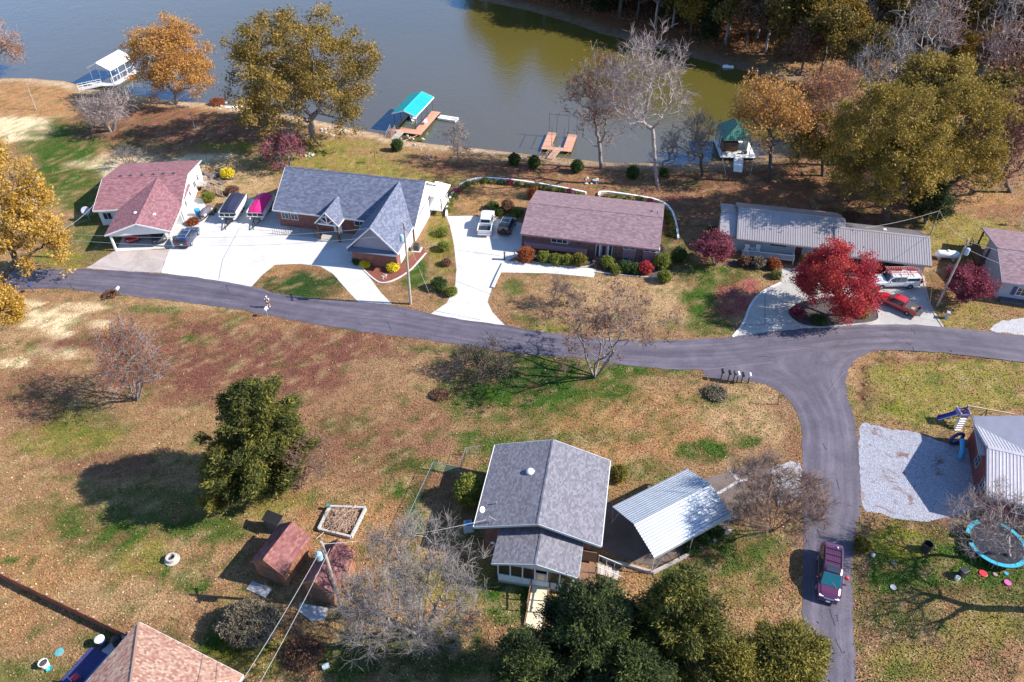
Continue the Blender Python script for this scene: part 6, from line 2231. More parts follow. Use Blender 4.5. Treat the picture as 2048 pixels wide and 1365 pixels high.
def pole(label, base, top, r=.15, m=None, arm=True, trans=None, name='utility_pole', cat='utility pole'):
    b, tp = solve_top(base, top)
    t = thing(name, label, cat, b)
    d = tp - b
    MB().tube((0, 0, -.2), d, r, r * .7, 10).build('pole', m or M['pole_wood'], t)
    if arm:
        MB().box((d.x, d.y, d.z - .5), (.1, 1.6, .12), rz=.3 if arm is True else arm).build('crossarm', M['pole_dark'], t)
        for s in (-.6, 0, .6): MB().tube((d.x - s * .3, d.y + s, d.z - .45), (d.x - s * .3, d.y + s, d.z - .2), .05, .03, 6).build('insulator', M['steel'], t)
    if trans:
        cx = trans
        MB().lathe([(.24, -.45), (.26, -.4), (.26, .3), (.2, .42), (.05, .46)], (d.x * .84 + cx, d.y * .84 - .2, d.z * .84), 12).build('transformer', mat('pale_blue_steel', (.30, .42, .50), .45), t)
        MB().box((d.x * .84 + cx / 2, d.y * .84 - .1, d.z * .84), (.2, .2, .1)).build('bracket', M['steel'], t)
    return t, tp
p1, t1 = pole('grey wooden utility pole with transformer standing beside the smaller shed', (683.5, 1215), (642.6, 1084), .16, trans=-.4, arm=.5)
p2, t2 = pole('tall grey utility pole with a transformer by the red mulch bed', (821.4, 608.7), (807.8, 446), .17, trans=-.38)
p3, t3 = pole('leaning brown utility pole with pale blue transformer near the red pickup', (1873.6, 612.5), (1937.3, 478.6), .14, M['pole_wood'], trans=.36, arm=-.4)
p4, t4 = pole('dark utility pole beside the gold tree at the left lawn', (124, 516), (100, 462), .15, M['pole_dark'], arm=False)
p5, t5 = pole('thin lone pole on the tan lakeside lawn at the upper left', (72.5, 220), (52.7, 168.8), .09, M['pole_wood'], arm=False, name='lawn_pole', cat='pole')
p6, t6 = pole('thin service pole right behind the garage roof end', (1861, 470), (1880.6, 418), .09, M['pole_wood'], arm=False)
p7, t7 = pole('short wooden post on the shaded leafy lawn near the shore', (391, 263), (380, 223), .08, M['pole_wood'], arm=False, name='lawn_post', cat='post')
pole('thin dark rod standing behind the maroon-roofed house', (416, 331), (411, 312), .04, M['dark_metal'], arm=False, name='marker_rod', cat='rod')
pole('thin dark rod beside the yellow flower bush', (472, 360), (465, 337), .04, M['dark_metal'], arm=False, name='marker_rod', cat='rod')
pole('dark marker post at the outer edge of the road junction', (1556.5, 810), (1559, 784), .05, M['pole_dark'], arm=False, name='marker_post', cat='post')
t2b, t2e = Vector((-24.0, 66.0, 8)), None
def wire(label, a, b, sag=.6, r=.018, m=None):
    a, b = Vector(a), Vector(b)
    n = 14
    pts = [a + (b - a) * i / n - Vector((0, 0, sag * 4 * (i / n) * (1 - i / n))) - a for i in range(n + 1)]
    o = MB().path(pts, r, 4).build('power_line', m or M['wire'])
    o.location = a
    return tag(o, label, 'power line')
dz = Vector((0, 0, -.3))
wire('upper power line from the dark left pole across the maroon roof to the tall pole', t4 + dz, t2 + dz, 1.2)
wire('lower power line from the dark left pole across the maroon roof to the tall pole', t4 + dz * 4, t2 + dz * 5, 1.4)
wire('service drop from the dark left pole to the maroon roof eave', t4 + dz * 2, P(192, 405, 3.1), .5)
wire('power line from the tall pole to the lawn right of the mulch bed', t2 + dz * 4, P(860, 590, 4.0), .2)
wire('left power line from the shed pole down past the lower frame edge', t1 + dz * 2, P(420, 1460, 7.0), .4)
wire('right power line from the shed pole down past the lower frame edge', t1 + dz * 3 + Vector((.5, 0, 0)), P(460, 1470, 6.6), .4)
wire('service drop from the shed pole to the mast of the foreground house', t1 + dz, P(972, 1040, 4.9), .5)
wire('upper power line from the leaning pole over the blue-grey house roof', t3 + dz, P(2100, 520, 8.0), .3)
wire('lower power line from the leaning pole over the blue-grey house roof', t3 + dz * 4, P(2100, 560, 7.0), .3)
wire('power line from the leaning pole to the thin service pole', t3 + dz, t6 + dz, .5)
wire('service drop from the thin service pole towards the dark oak', t6 + dz, P(1730, 456, 5), .3)
g = P(1835, 556)
wire('guy wire of the leaning pole', t3 - Vector((0, 0, 3.5)), g, .0, .015)
for (a, b, lab) in (((1860, 607), (1864, 574), 'upright yellow guy guard beside the leaning pole'), ((1884, 582), (1834, 556), 'slanting yellow guy guard left of the maroon shrub')):
    p, q_ = P(*a), P(*b, 1.2)
    o = MB().tube((0, 0, 0), q_ - p, .045, .045, 6).build('guy_guard', mat('pale_yellow', (.55, .48, .25), .5))
    o.location = p
    tag(o, lab, 'guy guard')

# ---------------------------------------------------------------- mailboxes
def mailbox(label, base, m, h=1.05, rot=1.5, post=None):
    p = P(*base)
    t = thing('mailbox', label, 'mailbox', p, rot)
    MB().box((0, 0, h / 2 - .05), (.10, .10, h + .1)).build('post', post or M['pole_dark'], t)
    mb = MB()
    n = 8
    for x in (-.28, .28):
        for i in range(n + 1):
            a = math.pi * i / n
            mb.v.append((x, .13 * math.cos(a), h + .16 + .12 * math.sin(a)))
        mb.v += [(x, -.13, h), (x, .13, h)]
    k = n + 3
    for i in range(k): mb.f.append((i, (i + 1) % k, (i + 1) % k + k, i + k))
    mb.f += [tuple(range(k - 1, -1, -1)), tuple(range(k, 2 * k))]
    mb.build('box', m, t)
    MB().box((.05, .145, h + .2), (.03, .02, .16)).build('flag', M['red_plastic'], t)
GRP = 'mailboxes in a row at the junction'
for lab, b, m in (('black mailbox at the left end of the junction row', (1441.5, 759), M['black_metal']), ('second black mailbox from the left in the junction row', (1455.6, 762), M['black_metal']),
                  ('dark grey larger mailbox third in the junction row', (1466, 763), M['dark_metal']), ('white mailbox between the two dark ones in the junction row', (1473, 765), M['white']),
                  ('black mailbox next to the right end of the junction row', (1482, 766), M['black_metal']), ('white mailbox at the right end of the junction row', (1495.6, 767), M['white'])):
    mailbox(lab, b, m, 1.15)
for o in [o for o in COL.objects if o.get('category') == 'mailbox']: o['group'] = GRP
mailbox('white mailbox on a post below the walking person', (535, 633), M['white'], post=M['steel'])
mailbox('white mailbox beside the road in front of the straw field', (241, 592), M['white'])
mailbox('dark blue mailbox at the left end of the road', (68, 585), M['navy_plastic'])

# ---------------------------------------------------------------- person walking on the road
p = P(538, 616.5)
pr = thing('person', 'person in a white cap, black vest and dark shorts walking on the road', 'person', p, math.pi / 2 + .1)
def skin_body(name, verts, edges, radii, m, parent, root=0):
    me = bpy.data.meshes.new(name)
    me.from_pydata(verts, edges, [])
    o = mesh_obj(name, me, m, parent)
    md = o.modifiers.new('skin', 'SKIN')
    md.use_smooth_shade = True
    for i, r_ in enumerate(radii): me.skin_vertices[0].data[i].radius = (r_, r_) if not isinstance(r_, tuple) else r_
    me.skin_vertices[0].data[root].use_root = True
    s = o.modifiers.new('sub', 'SUBSURF')
    s.levels = s.render_levels = 1
    return o
V = [(0, 0, .98), (0, 0, 1.18), (.02, 0, 1.38), (.03, 0, 1.50), (.05, 0, 1.60), (.06, 0, 1.72),
     (.02, -.20, 1.42), (-.06, -.25, 1.15), (.10, -.24, .98), (.17, -.23, .93),
     (.02, .20, 1.42), (.02, .26, 1.15), (.18, .24, 1.02), (.26, .22, .98),
     (.02, -.10, .90), (.20, -.10, .52), (.12, -.10, .08), (.27, -.10, .05),
     (-.02, .10, .90), (-.06, .10, .50), (-.30, .10, .14), (-.18, .10, .05)]
E_ = [(0, 1), (1, 2), (2, 3), (3, 4), (4, 5), (2, 6), (6, 7), (7, 8), (8, 9), (2, 10), (10, 11), (11, 12), (12, 13), (0, 14), (14, 15), (15, 16), (16, 17), (0, 18), (18, 19), (19, 20), (20, 21)]
Rr = [.14, .13, .15, .06, .085, .09, .06, .048, .038, .035, .06, .048, .038, .035, .10, .065, .045, .04, .10, .065, .045, .04]
skin_body('body', V, E_, Rr, M['skin'], pr)
skin_body('vest', [(0, 0, 1.02), (0, 0, 1.2), (.02, 0, 1.36), (.02, -.17, 1.42), (.02, .17, 1.42)], [(0, 1), (1, 2), (2, 3), (2, 4)], [.165, .155, .165, .085, .085], M['black_plastic'], pr)
skin_body('shorts', [(0, 0, .98), (.03, -.1, .86), (.12, -.1, .68), (-.02, .1, .86), (-.05, .1, .66)], [(0, 1), (1, 2), (0, 3), (3, 4)], [.155, .12, .10, .12, .10], mat('dark_cloth', (.03, .03, .045), .8), pr)
MB().ball((.06, 0, 1.74), (.115, .105, .09), 10, 6).box((.17, 0, 1.73), (.12, .14, .02)).build('cap', M['white'], pr, smooth=True)
MB().ball((.14, -.035, 1.66), .014, 6, 4).ball((.14, .035, 1.66), .014, 6, 4).build('eye', M['black_plastic'], pr)
for y, x, z in ((-.10, .2, .04), (.10, -.22, .06)): MB().box((x, y, z), (.26, .1, .09)).build('shoe', M['white'], pr, bevel=.02)
for s in (-1, 1): MB().ball((.02, s * .22, 1.36), (.075, .075, .11), 8, 6).build('sleeve', M['white'], pr, smooth=True)
MB().box((-.17, 0, 1.22), (.04, .07, .34)).build('stripe', M['white'], pr)

# ---------------------------------------------------------------- playground things by the right building
p = P(1917, 862, 0)
t = thing('playset', 'play tower with purple slide, white ladder and long swing beam', 'playset', p, 0)
A = lambda px, py, z: P(px, py, z) - p
top = A(1926, 824, 1.6)
MB().box((top.x, top.y, 1.25), (1.0, 1.0, .08)).build('platform', M['siding_mauve'], t)
mb = MB()
for sx in (-.48, .48):
    for sy in (-.48, .48): mb.box((top.x + sx, top.y + sy, .95), (.08, .08, 1.9))
mb.build('tower_post', M['trim'], t)
mb = MB()
for s in (-.5, .5): mb.box((top.x + s, top.y, 1.6), (.05, 1.0, .55)).box((top.x, top.y + s, 1.6), (1.0, .05, .25))
mb.build('guard_panel', mat('lavender_plastic', (.28, .24, .50), .5), t)
sl0, sl1 = Vector((top.x - .55, top.y, 1.3)), A(1874, 839, .2)
mb = MB()
n = 8
dd = (sl1 - sl0)
side = Vector((-dd.y, dd.x, 0)).normalized()
for i in range(n + 1):
    u = i / n
    c = sl0 + dd * u
    c.z = sl0.z * (1 - u) ** 1.15 + sl1.z * u + .04
    for (s, z) in ((-.32, .22), (-.24, .0), (.24, .0), (.32, .22)): mb.v.append(tuple(c + side * s + Vector((0, 0, z))))
for i in range(n):
    for j in range(3):
        a = i * 4 + j
        mb.f.append((a, a + 1, a + 5, a + 4))
mb.build('slide', mat('purple_plastic', (.07, .05, .26), .4), t)
mb = MB().beam(sl0 + side * .33 + Vector((0, 0, .24)), sl1 + side * .33 + Vector((0, 0, .24)), .05)
mb.build('slide_edge', M['white'], t)
l0, l1 = Vector((top.x, top.y - .5, 1.25)), A(1914, 862, 0)
mb = MB()
for s in (-.35, .35): mb.beam(l0 + Vector((s, 0, 0)), l1 + Vector((s, 0, 0)), .07, .1)
mb.build('ladder_rail', M['white'], t)
for k in range(6):
    q_ = l0 + (l1 - l0) * (k + .5) / 6
    MB().box(q_, (.64, .22, .05)).build('ladder_step', M['white'], t)
b0, b1 = A(1936, 812, 2.3), A(2030, 829, 2.3)
MB().beam(b0, b1, .10).build('swing_beam', mat('tan_beam', (.50, .38, .28), .7), t)
mb = MB()
for q_ in (b0, b0 + (b1 - b0) * .42):
    for s in (-.6, .6): mb.tube(q_, Vector((q_.x, q_.y + s, 0)), .045, n=6)
mb.build('swing_leg', M['dark_metal'], t)
p = P(1925, 905, 0)
t = thing('toy_slide', 'dark blue plastic play ring and slide in the shade by the brick end wall', 'toy', p, .3)
mb = MB()
for k in range(20):
    a, b = 2 * math.pi * k / 20, 2 * math.pi * (k + 1) / 20
    mb.tube((.75 * math.cos(a), 1.2, .8 + .75 * math.sin(a) * .9), (.75 * math.cos(b), 1.2, .8 + .75 * math.sin(b) * .9), .17, n=7, cap=False)
mb.build('ring', M['navy_plastic'], t)
mb = MB()
for k in range(8):
    a, b = .2 + 1.3 * k / 8, .2 + 1.3 * (k + 1) / 8
    mb.tube((-.9 * math.sin(a) - .1, -1.5 * math.sin(a) + .8, 1.3 * math.cos(a) + .15), (-.9 * math.sin(b) - .1, -1.5 * math.sin(b) + .8, 1.3 * math.cos(b) + .15), .26, n=8, cap=False)
mb.build('slide_tube', M['blue_plastic'], t)
MB().box((1.2, -.6, .35), (1.0, .8, .7)).build('toy_chest', M['blue_plastic'], t, bevel=.06)
# trampoline
p = P(1986, 1097, 0)
e1, e2 = P(2044, 1100, .8), P(1930, 1100, .8)
ra = abs(e1.x - e2.x) / 2
t = thing('trampoline', 'round trampoline with torn aqua edge padding under the bare tree', 'trampoline', p, 0)
MB().lathe([(ra * .86, .78), (ra * .86, .80), (.05, .80)], n=28).build('jumping_mat', M['screen'], t)
for k in range(28):
    if k in (5, 6, 7, 12, 13): continue
    a0, a1 = 2 * math.pi * k / 28, 2 * math.pi * (k + .97) / 28
    pts = [(ra * .86 * math.cos(a0), ra * .86 * math.sin(a0), .86), (ra * math.cos(a0), ra * math.sin(a0), .86), (ra * math.cos(a1), ra * math.sin(a1), .86), (ra * .86 * math.cos(a1), ra * .86 * math.sin(a1), .86)]
    MB().slab(pts, .07).build('edge_pad', M['aqua_pad'], t)
for k in range(6):
    a = 2 * math.pi * k / 6
    MB().tube((ra * .96 * math.cos(a), ra * .96 * math.sin(a), 0), (ra * .96 * math.cos(a), ra * .96 * math.sin(a), .8), .035, n=6).build('leg', M['steel'], t)
def disc(name, label, cat, px, py, r, m, h=.08, dish=True, rot=0):
    t = thing(name, label, cat, P(px, py, 0), rot)
    MB().lathe([(r * .9, 0), (r, h), (r * .85, h * 1.1), (r * .6, h * .5), (.03, h * .45)] if dish else [(r, 0), (r, h), (r * .8, h * 1.3), (.03, h * 1.4)], n=16).build('shell', m, t, smooth=False)
    MB().lathe([(r * 1.02, h * .85), (r * 1.06, h), (r * 1.0, h * 1.12)], n=16).build('rim', m, t)
    return t
disc('saucer', 'red plastic saucer on the grass below the trampoline', 'toy', 1966, 1148, .32, M['red_plastic'])
disc('swim_ring', 'pink ring toy at the right edge below the trampoline', 'toy', 2014, 1167, .27, M['pink_plastic'], .14)
disc('saucer', 'small mauve dish between the red saucer and the aqua padding', 'toy', 1990, 1150, .18, M['siding_mauve'])
disc('saucer', 'small pale blue dish under the trampoline front edge', 'toy', 2012, 1148, .17, M['aqua_pad'])
disc('garden_disc', 'grey round lid on the lawn left of the tree shadow', 'lid', 1787, 1128, .24, M['dark_metal'])
disc('garden_disc', 'blue and white round lid in the middle of the right lawn', 'lid', 1786, 1176, .25, M['siding_bluegrey'])
t = thing('ball', 'white ball lying on the lawn beside the dark stump shadow', 'ball', P(1745, 1113, 0))
MB().ball((0, 0, .18), .2, 12, 8).build('shell', M['white'], t, smooth=True)
MB().ball((.08, -.1, .24), .09, 8, 6).build('patch', M['dark_metal'], t, smooth=True)
t = thing('burn_barrel', 'dark open barrel standing on the right lawn', 'barrel', P(1850, 1100, 0))
MB().lathe([(.38, 0), (.42, .5), (.4, .95), (.36, .95), (.34, .3)], n=14).build('drum', M['black_plastic'], t)
MB().lathe([(.44, .3), (.44, .34)], n=14).build('hoop', M['dark_metal'], t)
t = thing('toy_kitchen', 'dark play cabinet with a white bucket in the tree shade', 'toy', P(1922, 1152, 0), .4)
MB().box((0, 0, .45), (.7, .5, .9)).build('cabinet', M['black_plastic'], t, bevel=.04)
MB().lathe([(.16, 0), (.2, .4), (.18, .4), (.15, .08)], (-.65, -.1, 0), 10).build('bucket', M['white'], t)

# ---------------------------------------------------------------- things beside the houses
def bin_(name, label, px, py, m, h=1.0, r=.32, lid=None, z=None):
    t = thing(name, label, 'bin', P(px, py, z if z is not None else 0))
    MB().lathe([(r * .8, 0), (r, h), (r * .9, h)], n=14).build('barrel', m, t)
    MB().lathe([(r * 1.05, h), (r * 1.05, h + .06), (r * .5, h + .14), (.03, h + .15)], n=14).build('lid', lid or m, t)
    return t
bin_('trash_can', 'round trash can with white lid in the shade by the terracotta roof', 207, 1290, M['navy_plastic'], .9, .36, M['white'])
bin_('barrel', 'bright blue barrel beside the covered watercraft', 397, 431, M['blue_plastic'], .95, .42)
t = thing('ac_unit', 'blue-grey air conditioner unit in the shade left of the foreground house', 'air conditioner', P(937, 1058, 0), .2)
MB().box((0, 0, .42), (.75, .75, .8)).build('cabinet', M['siding_blue'], t, bevel=.03)
MB().lathe([(.30, .84), (.30, .86), (.05, .88)], n=14).build('fan_grille', M['blue_plastic'], t)
MB().box((0, 0, .02), (.95, .95, .06)).build('pad', M['block'], t)
t = thing('storage_tank', 'short white horizontal tank at the back corner of the foreground house', 'tank', P(989, 1085, 0), 1.4)
MB().lathe([(.05, -.75), (.32, -.65), (.40, -.4), (.40, .4), (.32, .65), (.05, .75)], (0, 0, .9), 14, 'X').build('shell', M['white'], t, smooth=True)
for x in (-.4, .4): MB().box((x, 0, .25), (.08, .6, .55)).build('leg', M['steel'], t)
t = thing('ac_unit', 'dark air conditioner on a white pad right of the front brick wing', 'air conditioner', P(834, 500, 0), -.2)
MB().box((0, 0, .45), (.8, .8, .9)).build('cabinet', M['dark_metal'], t, bevel=.03)
MB().lathe([(.32, .92), (.32, .94), (.05, .95)], n=14).build('fan_grille', M['black_metal'], t)
MB().box((0, 0, .03), (1.3, 1.3, .08)).build('pad', M['conc_white'], t)
def dish(label, base, h, r, m, rot, top=True):
    t = thing('satellite_dish', label, 'satellite dish', base, rot)
    if h > .3: MB().tube((0, 0, 0), (0, 0, h), .05, n=8).build('mast', M['steel'], t)
    o = MB().lathe([(.02, 0), (r * .5, .03), (r * .85, .09), (r, .14), (r * .97, .15), (r * .5, .045), (.02, .02)], n=18, axis='X').build('reflector', m, t, smooth=True)
    o.location = (.05, 0, h)
    o.rotation_euler = (0, -.6, 0)
    MB().tube((.1, 0, h - r * .6), (r * .9, 0, h + r * .25), .02, n=5).box((r * .9, 0, h + r * .28), (.1, .08, .08)).build('feed_arm', M['dark_metal'], t)
    return t
dish('round satellite dish on a post in the shade left of the maroon-roofed house', P(180, 441, 0), 1.6, .62, M['siding_bluegrey'], -1.2)  # a white dish; the blue-grey paints in the shade on it
dish('white satellite dish on the left roof edge of the foreground house', Vector(back(962, 1024, 4.15)), .35, .28, M['white'], -.6)

# rocks, rock garden, wooden stair
def rocks(label, px, py, n, spread, size, m, name='rock_pile', cat='rocks'):
    p = P(px, py)
    t = thing(name, label, cat, p)
    for k in range(n):
        s = size * random.uniform(.6, 1.3)
        a = random.uniform(0, 6.28)
        d = spread * math.sqrt(random.random())
        o = MB().ball((0, 0, 0), (s, s * random.uniform(.6, 1), s * random.uniform(.45, .7)), 8, 5, .18).build('rock', m, t)
        o.location = (d * math.cos(a), d * math.sin(a), s * .3)
        o.rotation_euler = (0, 0, random.uniform(0, 6.28))
rocks('dark rock garden on the bank behind the white gable wall', 432, 356, 34, 2.6, .45, M['stone_dark'], 'rock_garden')
rocks('small cluster of pale rocks on the lawn right of the crimson bush', 619, 312, 9, .8, .28, M['stone'])
rocks('low heap of grey rocks on the leafy lawn behind the brick ranch', 1182, 364, 12, 1.2, .3, M['stone'])
rocks('small grey stones near the lone bare sapling', 860, 316, 6, .6, .25, M['stone_dark'])
rocks('pale shore rocks below the large gold oak', 660, 268, 16, 2.6, .3, M['stone'])
rocks('pale shore rocks by the turquoise dock gangway', 815, 291, 16, 3.5, .26, M['stone'])
rocks('pale riprap stones along the bank by the canoes', 450, 216, 16, 3.0, .3, M['stone'])
rocks('small pale stones in the red mulch bed by the brick wing', 768, 553, 7, .7, .16, M['stone'])
t = thing('garden_stair', 'wooden stair with rails climbing beside the rock garden', 'stair', P(452, 392, 0), 2.75)
for k in range(9): MB().box((.38 * k, 0, .12 + .16 * k * .5), (.36, 1.0, .07)).build('tread', M['wood_brown'], t)
for s in (-.52, .52):
    mb = MB().beam((0, s, .9), (3.4, s, 1.6), .07).beam((0, s, .1), (3.4, s, .75), .05, .2)
    for k in range(4): mb.box((.1 + k * 1.05, s, .55 + .2 * k), (.07, .07, .95))
    mb.build('railing', M['wood_grey'], t)
t = thing('landing_deck', 'small white railed landing at the gable end of the maroon-roofed house', 'deck', P(404, 378, 0), .11)
MB().box((0, 0, .8), (1.8, 1.6, .1)).build('deck', M['wood_grey'], t)
mb = MB()
for s in (-.8, .8):
    mb.beam((-.9, s, 1.7), (.9, s, 1.7), .06)
    for k in range(7): mb.box((-.85 + .28 * k, s, 1.25), (.04, .04, .9))
mb.build('railing', M['white'], t)
for sx in (-.8, .8):
    for sy in (-.7, .7): MB().box((sx, sy, .4), (.1, .1, .8)).build('leg', M['wood_grey'], t)
# bird feeder, small lakeside posts
t = thing('bird_feeder', 'bird feeder pole with crossed hanging arms on the back lawn', 'bird feeder', P(751, 327))
MB().tube((0, 0, 0), (0, 0, 2.2), .03, n=6).build('pole', M['black_metal'], t)
MB().beam((-.5, 0, 2.15), (.5, 0, 2.15), .04).beam((0, -.4, 2.0), (0, .4, 2.0), .04).build('hook_arm', M['black_metal'], t)
for x in (-.48, .48): MB().lathe([(.1, 1.7), (.12, 2.0), (.02, 2.1)], (x, 0, 0), 8).build('feeder', M['dark_metal'], t)
t = thing('bird_house', 'white bird house on a post under the trees at the right edge', 'bird house', P(2041, 452))
MB().box((0, 0, .8), (.08, .08, 1.6)).build('post', M['white'], t)
MB().box((0, 0, 1.75), (.6, .4, .35)).build('box', M['white'], t)
MB().slab([(-.36, -.26, 1.92), (.36, -.26, 1.92), (.36, .26, 2.05), (-.36, .26, 2.05)], .04).build('roof', M['trim'], t)
t = thing('utility_box', 'blue-grey utility pedestal on the verge right of the red pickup', 'utility box', P(1892, 637, 0), -.5)
MB().box((0, 0, .45), (.35, .5, .9)).build('cabinet', M['siding_blue'], t, bevel=.02)
MB().box((0, 0, .92), (.4, .55, .06)).build('lid', M['siding_bluegrey'], t)
t = thing('white_box', 'small white plastic box lying in the shaded grass at the bottom', 'box', P(652, 1335, 0), .4)
MB().box((0, 0, .12), (.5, .3, .24)).build('body', M['white'], t, bevel=.02)
MB().box((0, 0, .26), (.54, .34, .04)).build('lid', M['siding_blue'], t)
# lower left patio
t = thing('planter_tub', 'white tub planter with a teal bowl on the lower left lawn', 'planter', P(92, 1333, 0))
MB().lathe([(.28, 0), (.36, .62), (.32, .62), (.30, .5)], n=14).build('tub', M['white'], t)
MB().lathe([(.29, .5), (.28, .55), (.05, .6)], n=12).build('soil', M['mulch_dark'], t)
MB().lathe([(.14, .02), (.24, .18), (.22, .18), (.1, .06)], (.42, -.25, 0), 12).build('bowl', M['teal'], t)
disc('tub_lid', 'teal round lid lying on the lower left lawn', 'lid', 119, 1305, .34, mat('faded_teal', (.10, .32, .33), .5), .05, False)
rp0 = P(165, 1340, .07)
rug = thing('rug', 'navy patterned rug on the patio by the terracotta roof', 'rug', rp0, r7 + math.pi / 2)
MB().box((0, 0, 0), (3.4, 1.7, .02)).build('rug', mat('navy_weave', (.035, .035, .13), .9, var=.7, scale=9), rug)
MB().box((0, .80, .012), (3.4, .1, .012)).box((0, -.80, .012), (3.4, .1, .012)).build('border', M['navy_plastic'], rug)
t = thing('patio_chair', 'dark patio chair with a red cushion on the navy rug', 'chair', P(155, 1362, .1), 1.0)
MB().box((0, 0, .42), (.7, .7, .08)).build('seat', M['navy_plastic'], t)
MB().box((-.32, 0, .75), (.08, .7, .6)).build('backrest', M['navy_plastic'], t)
MB().box((.02, 0, .50), (.5, .5, .1)).build('cushion', M['red_plastic'], t, bevel=.03)
for sx in (-.3, .3):
    for sy in (-.3, .3): MB().box((sx, sy, .2), (.06, .06, .4)).build('leg', M['black_metal'], t)
t = thing('grill', 'dark grill standing in the shaded corner by the fence end', 'grill', P(238, 1288, 0), .6)
MB().ball((0, 0, .75), (.4, .32, .25), 12, 6).build('hood', M['black_metal'], t, smooth=True)
MB().box((0, 0, .3), (.7, .45, .5)).build('cart', M['dark_metal'], t)
MB().box((.55, 0, .65), (.3, .4, .04)).build('side_shelf', M['siding_bluegrey'], t)
t = thing('patio_table', 'low dark blue table under the roof edge at the patio', 'table', P(252, 1303, 0), .6)
MB().box((0, 0, .5), (1.1, .8, .05)).build('tabletop', M['siding_bluegrey'], t)
for sx in (-.45, .45):
    for sy in (-.3, .3): MB().box((sx, sy, .25), (.06, .06, .5)).build('leg', M['black_metal'], t)
# porch furniture of the blue house
for (px, lab) in ((1492, 'left white porch chair of the blue house'), (1514, 'right white porch chair of the blue house')):
    t = thing('porch_chair', lab, 'chair', P(px, 506, .45), -1.8)
    MB().box((0, 0, .4), (.6, .6, .06)).build('seat', M['white'], t)
    MB().box((-.28, 0, .8), (.06, .6, .75)).build('backrest', M['white'], t)
    for sx in (-.25, .25):
        for sy in (-.25, .25): MB().box((sx, sy, .2), (.05, .05, .4)).build('leg', M['white'], t)
t = thing('porch_table', 'small white round table between the two porch chairs', 'table', P(1503, 504, .45))
MB().lathe([(.4, .6), (.4, .64), (.05, .66)], n=14).build('tabletop', M['white'], t)
MB().tube((0, 0, 0), (0, 0, .6), .06, n=8).build('leg', M['white'], t)
t = thing('garden_post', 'white post with a small lamp at the head of the blue house steps', 'post', P(1561, 560, 0))
MB().box((0, 0, .55), (.12, .12, 1.1)).build('post', M['white'], t)
MB().ball((0, 0, 1.18), .1, 8, 6).build('lamp', M['trim'], t)
t = thing('statue', 'small grey garden figure beside the handrail of the blue house', 'figurine', P(1596, 537, 0))
MB().lathe([(.2, 0), (.16, .3), (.22, .55), (.12, .8), (.02, 1.0)], n=10).build('figure', M['stone'], t, smooth=True)
MB().box((0, 0, .03), (.5, .5, .1)).build('base', M['block'], t)
t = thing('gate_post', 'short dark post with a grill light by the driveway wall of the brick ranch', 'post', P(1009, 520, 0))
MB().box((0, 0, .55), (.18, .45, 1.1)).build('post', M['black_metal'], t)
MB().box((0, 0, 1.13), (.26, .5, .05)).build('cap', M['dark_metal'], t)

# ---------------------------------------------------------------- tree growing
def skeleton(r, base, targets, seg=.7, wander=.12, up=.25, trunk_to=None, lean=None):
    """greedy branching: every target point joins the nearest suitable branch node. returns nodes, parent"""
    base = np.array(base, float)
    nodes, par = [base], [-1]
    if trunk_to is not None:
        tt = np.array(trunk_to, float)
        n = max(3, int(np.linalg.norm(tt - base) / seg))
        for i in range(1, n + 1):
            u = i / n
            q = base + (tt - base) * u
            q[:2] += r.normal(0, wander * .25, 2) * (1 if i < n else 0) + (lean * math.sin(u * math.pi) if lean is not None else 0)
            nodes.append(q)
            par.append(len(nodes) - 2)
    cap = len(nodes) + sum(2 for _ in range(1)) + 40 * len(targets)
    arr = np.zeros((cap, 3))
    arr[:len(nodes)] = nodes
    cnt = len(nodes)
    root = nodes[-1]
    dist0 = np.linalg.norm(targets - root, axis=1)
    plen = np.zeros(cap)
    for i in range(1, cnt): plen[i] = plen[i - 1] + np.linalg.norm(arr[i] - arr[i - 1])
    start = max(1, int(cnt * .45)) if trunk_to is not None else 0
    for k in np.argsort(dist0):
        t = targets[k]
        d = arr[start:cnt] - t
        dl = np.sqrt((d * d).sum(1))
        pen = dl + .28 * plen[start:cnt] + np.maximum(0, d[:, 2]) * .6
        j = start + int(pen.argmin())
        L = dl[j - start]
        n = max(1, int(L / seg))
        p0 = arr[j].copy()
        bend = np.array([0, 0, -up * L * .3])
        prev = j
        for i in range(1, n + 1):
            u = i / n
            q = p0 + (t - p0) * u + bend * math.sin(math.pi * u) * .6
            if i < n: q = q + r.normal(0, wander * seg, 3)
            if cnt >= cap: break
            arr[cnt] = q
            par.append(prev)
            plen[cnt] = plen[prev] + np.linalg.norm(q - arr[prev])
            prev = cnt
            cnt += 1
    return arr[:cnt], np.array(par[:cnt])

def radii(nodes, par, tip=.02, trunk=.35, expo=1.85):
    n = len(nodes)
    a = np.zeros(n)
    child = np.zeros(n, int)
    np.add.at(child, par[1:], 1)
    a[child == 0] = 1.0
    for i in range(n - 1, 0, -1): a[par[i]] += a[i]
    rr = a ** (1 / expo)
    rr = tip + (trunk - tip) * (rr - 1) / max(1e-6, rr[0] - 1)
    return rr, child

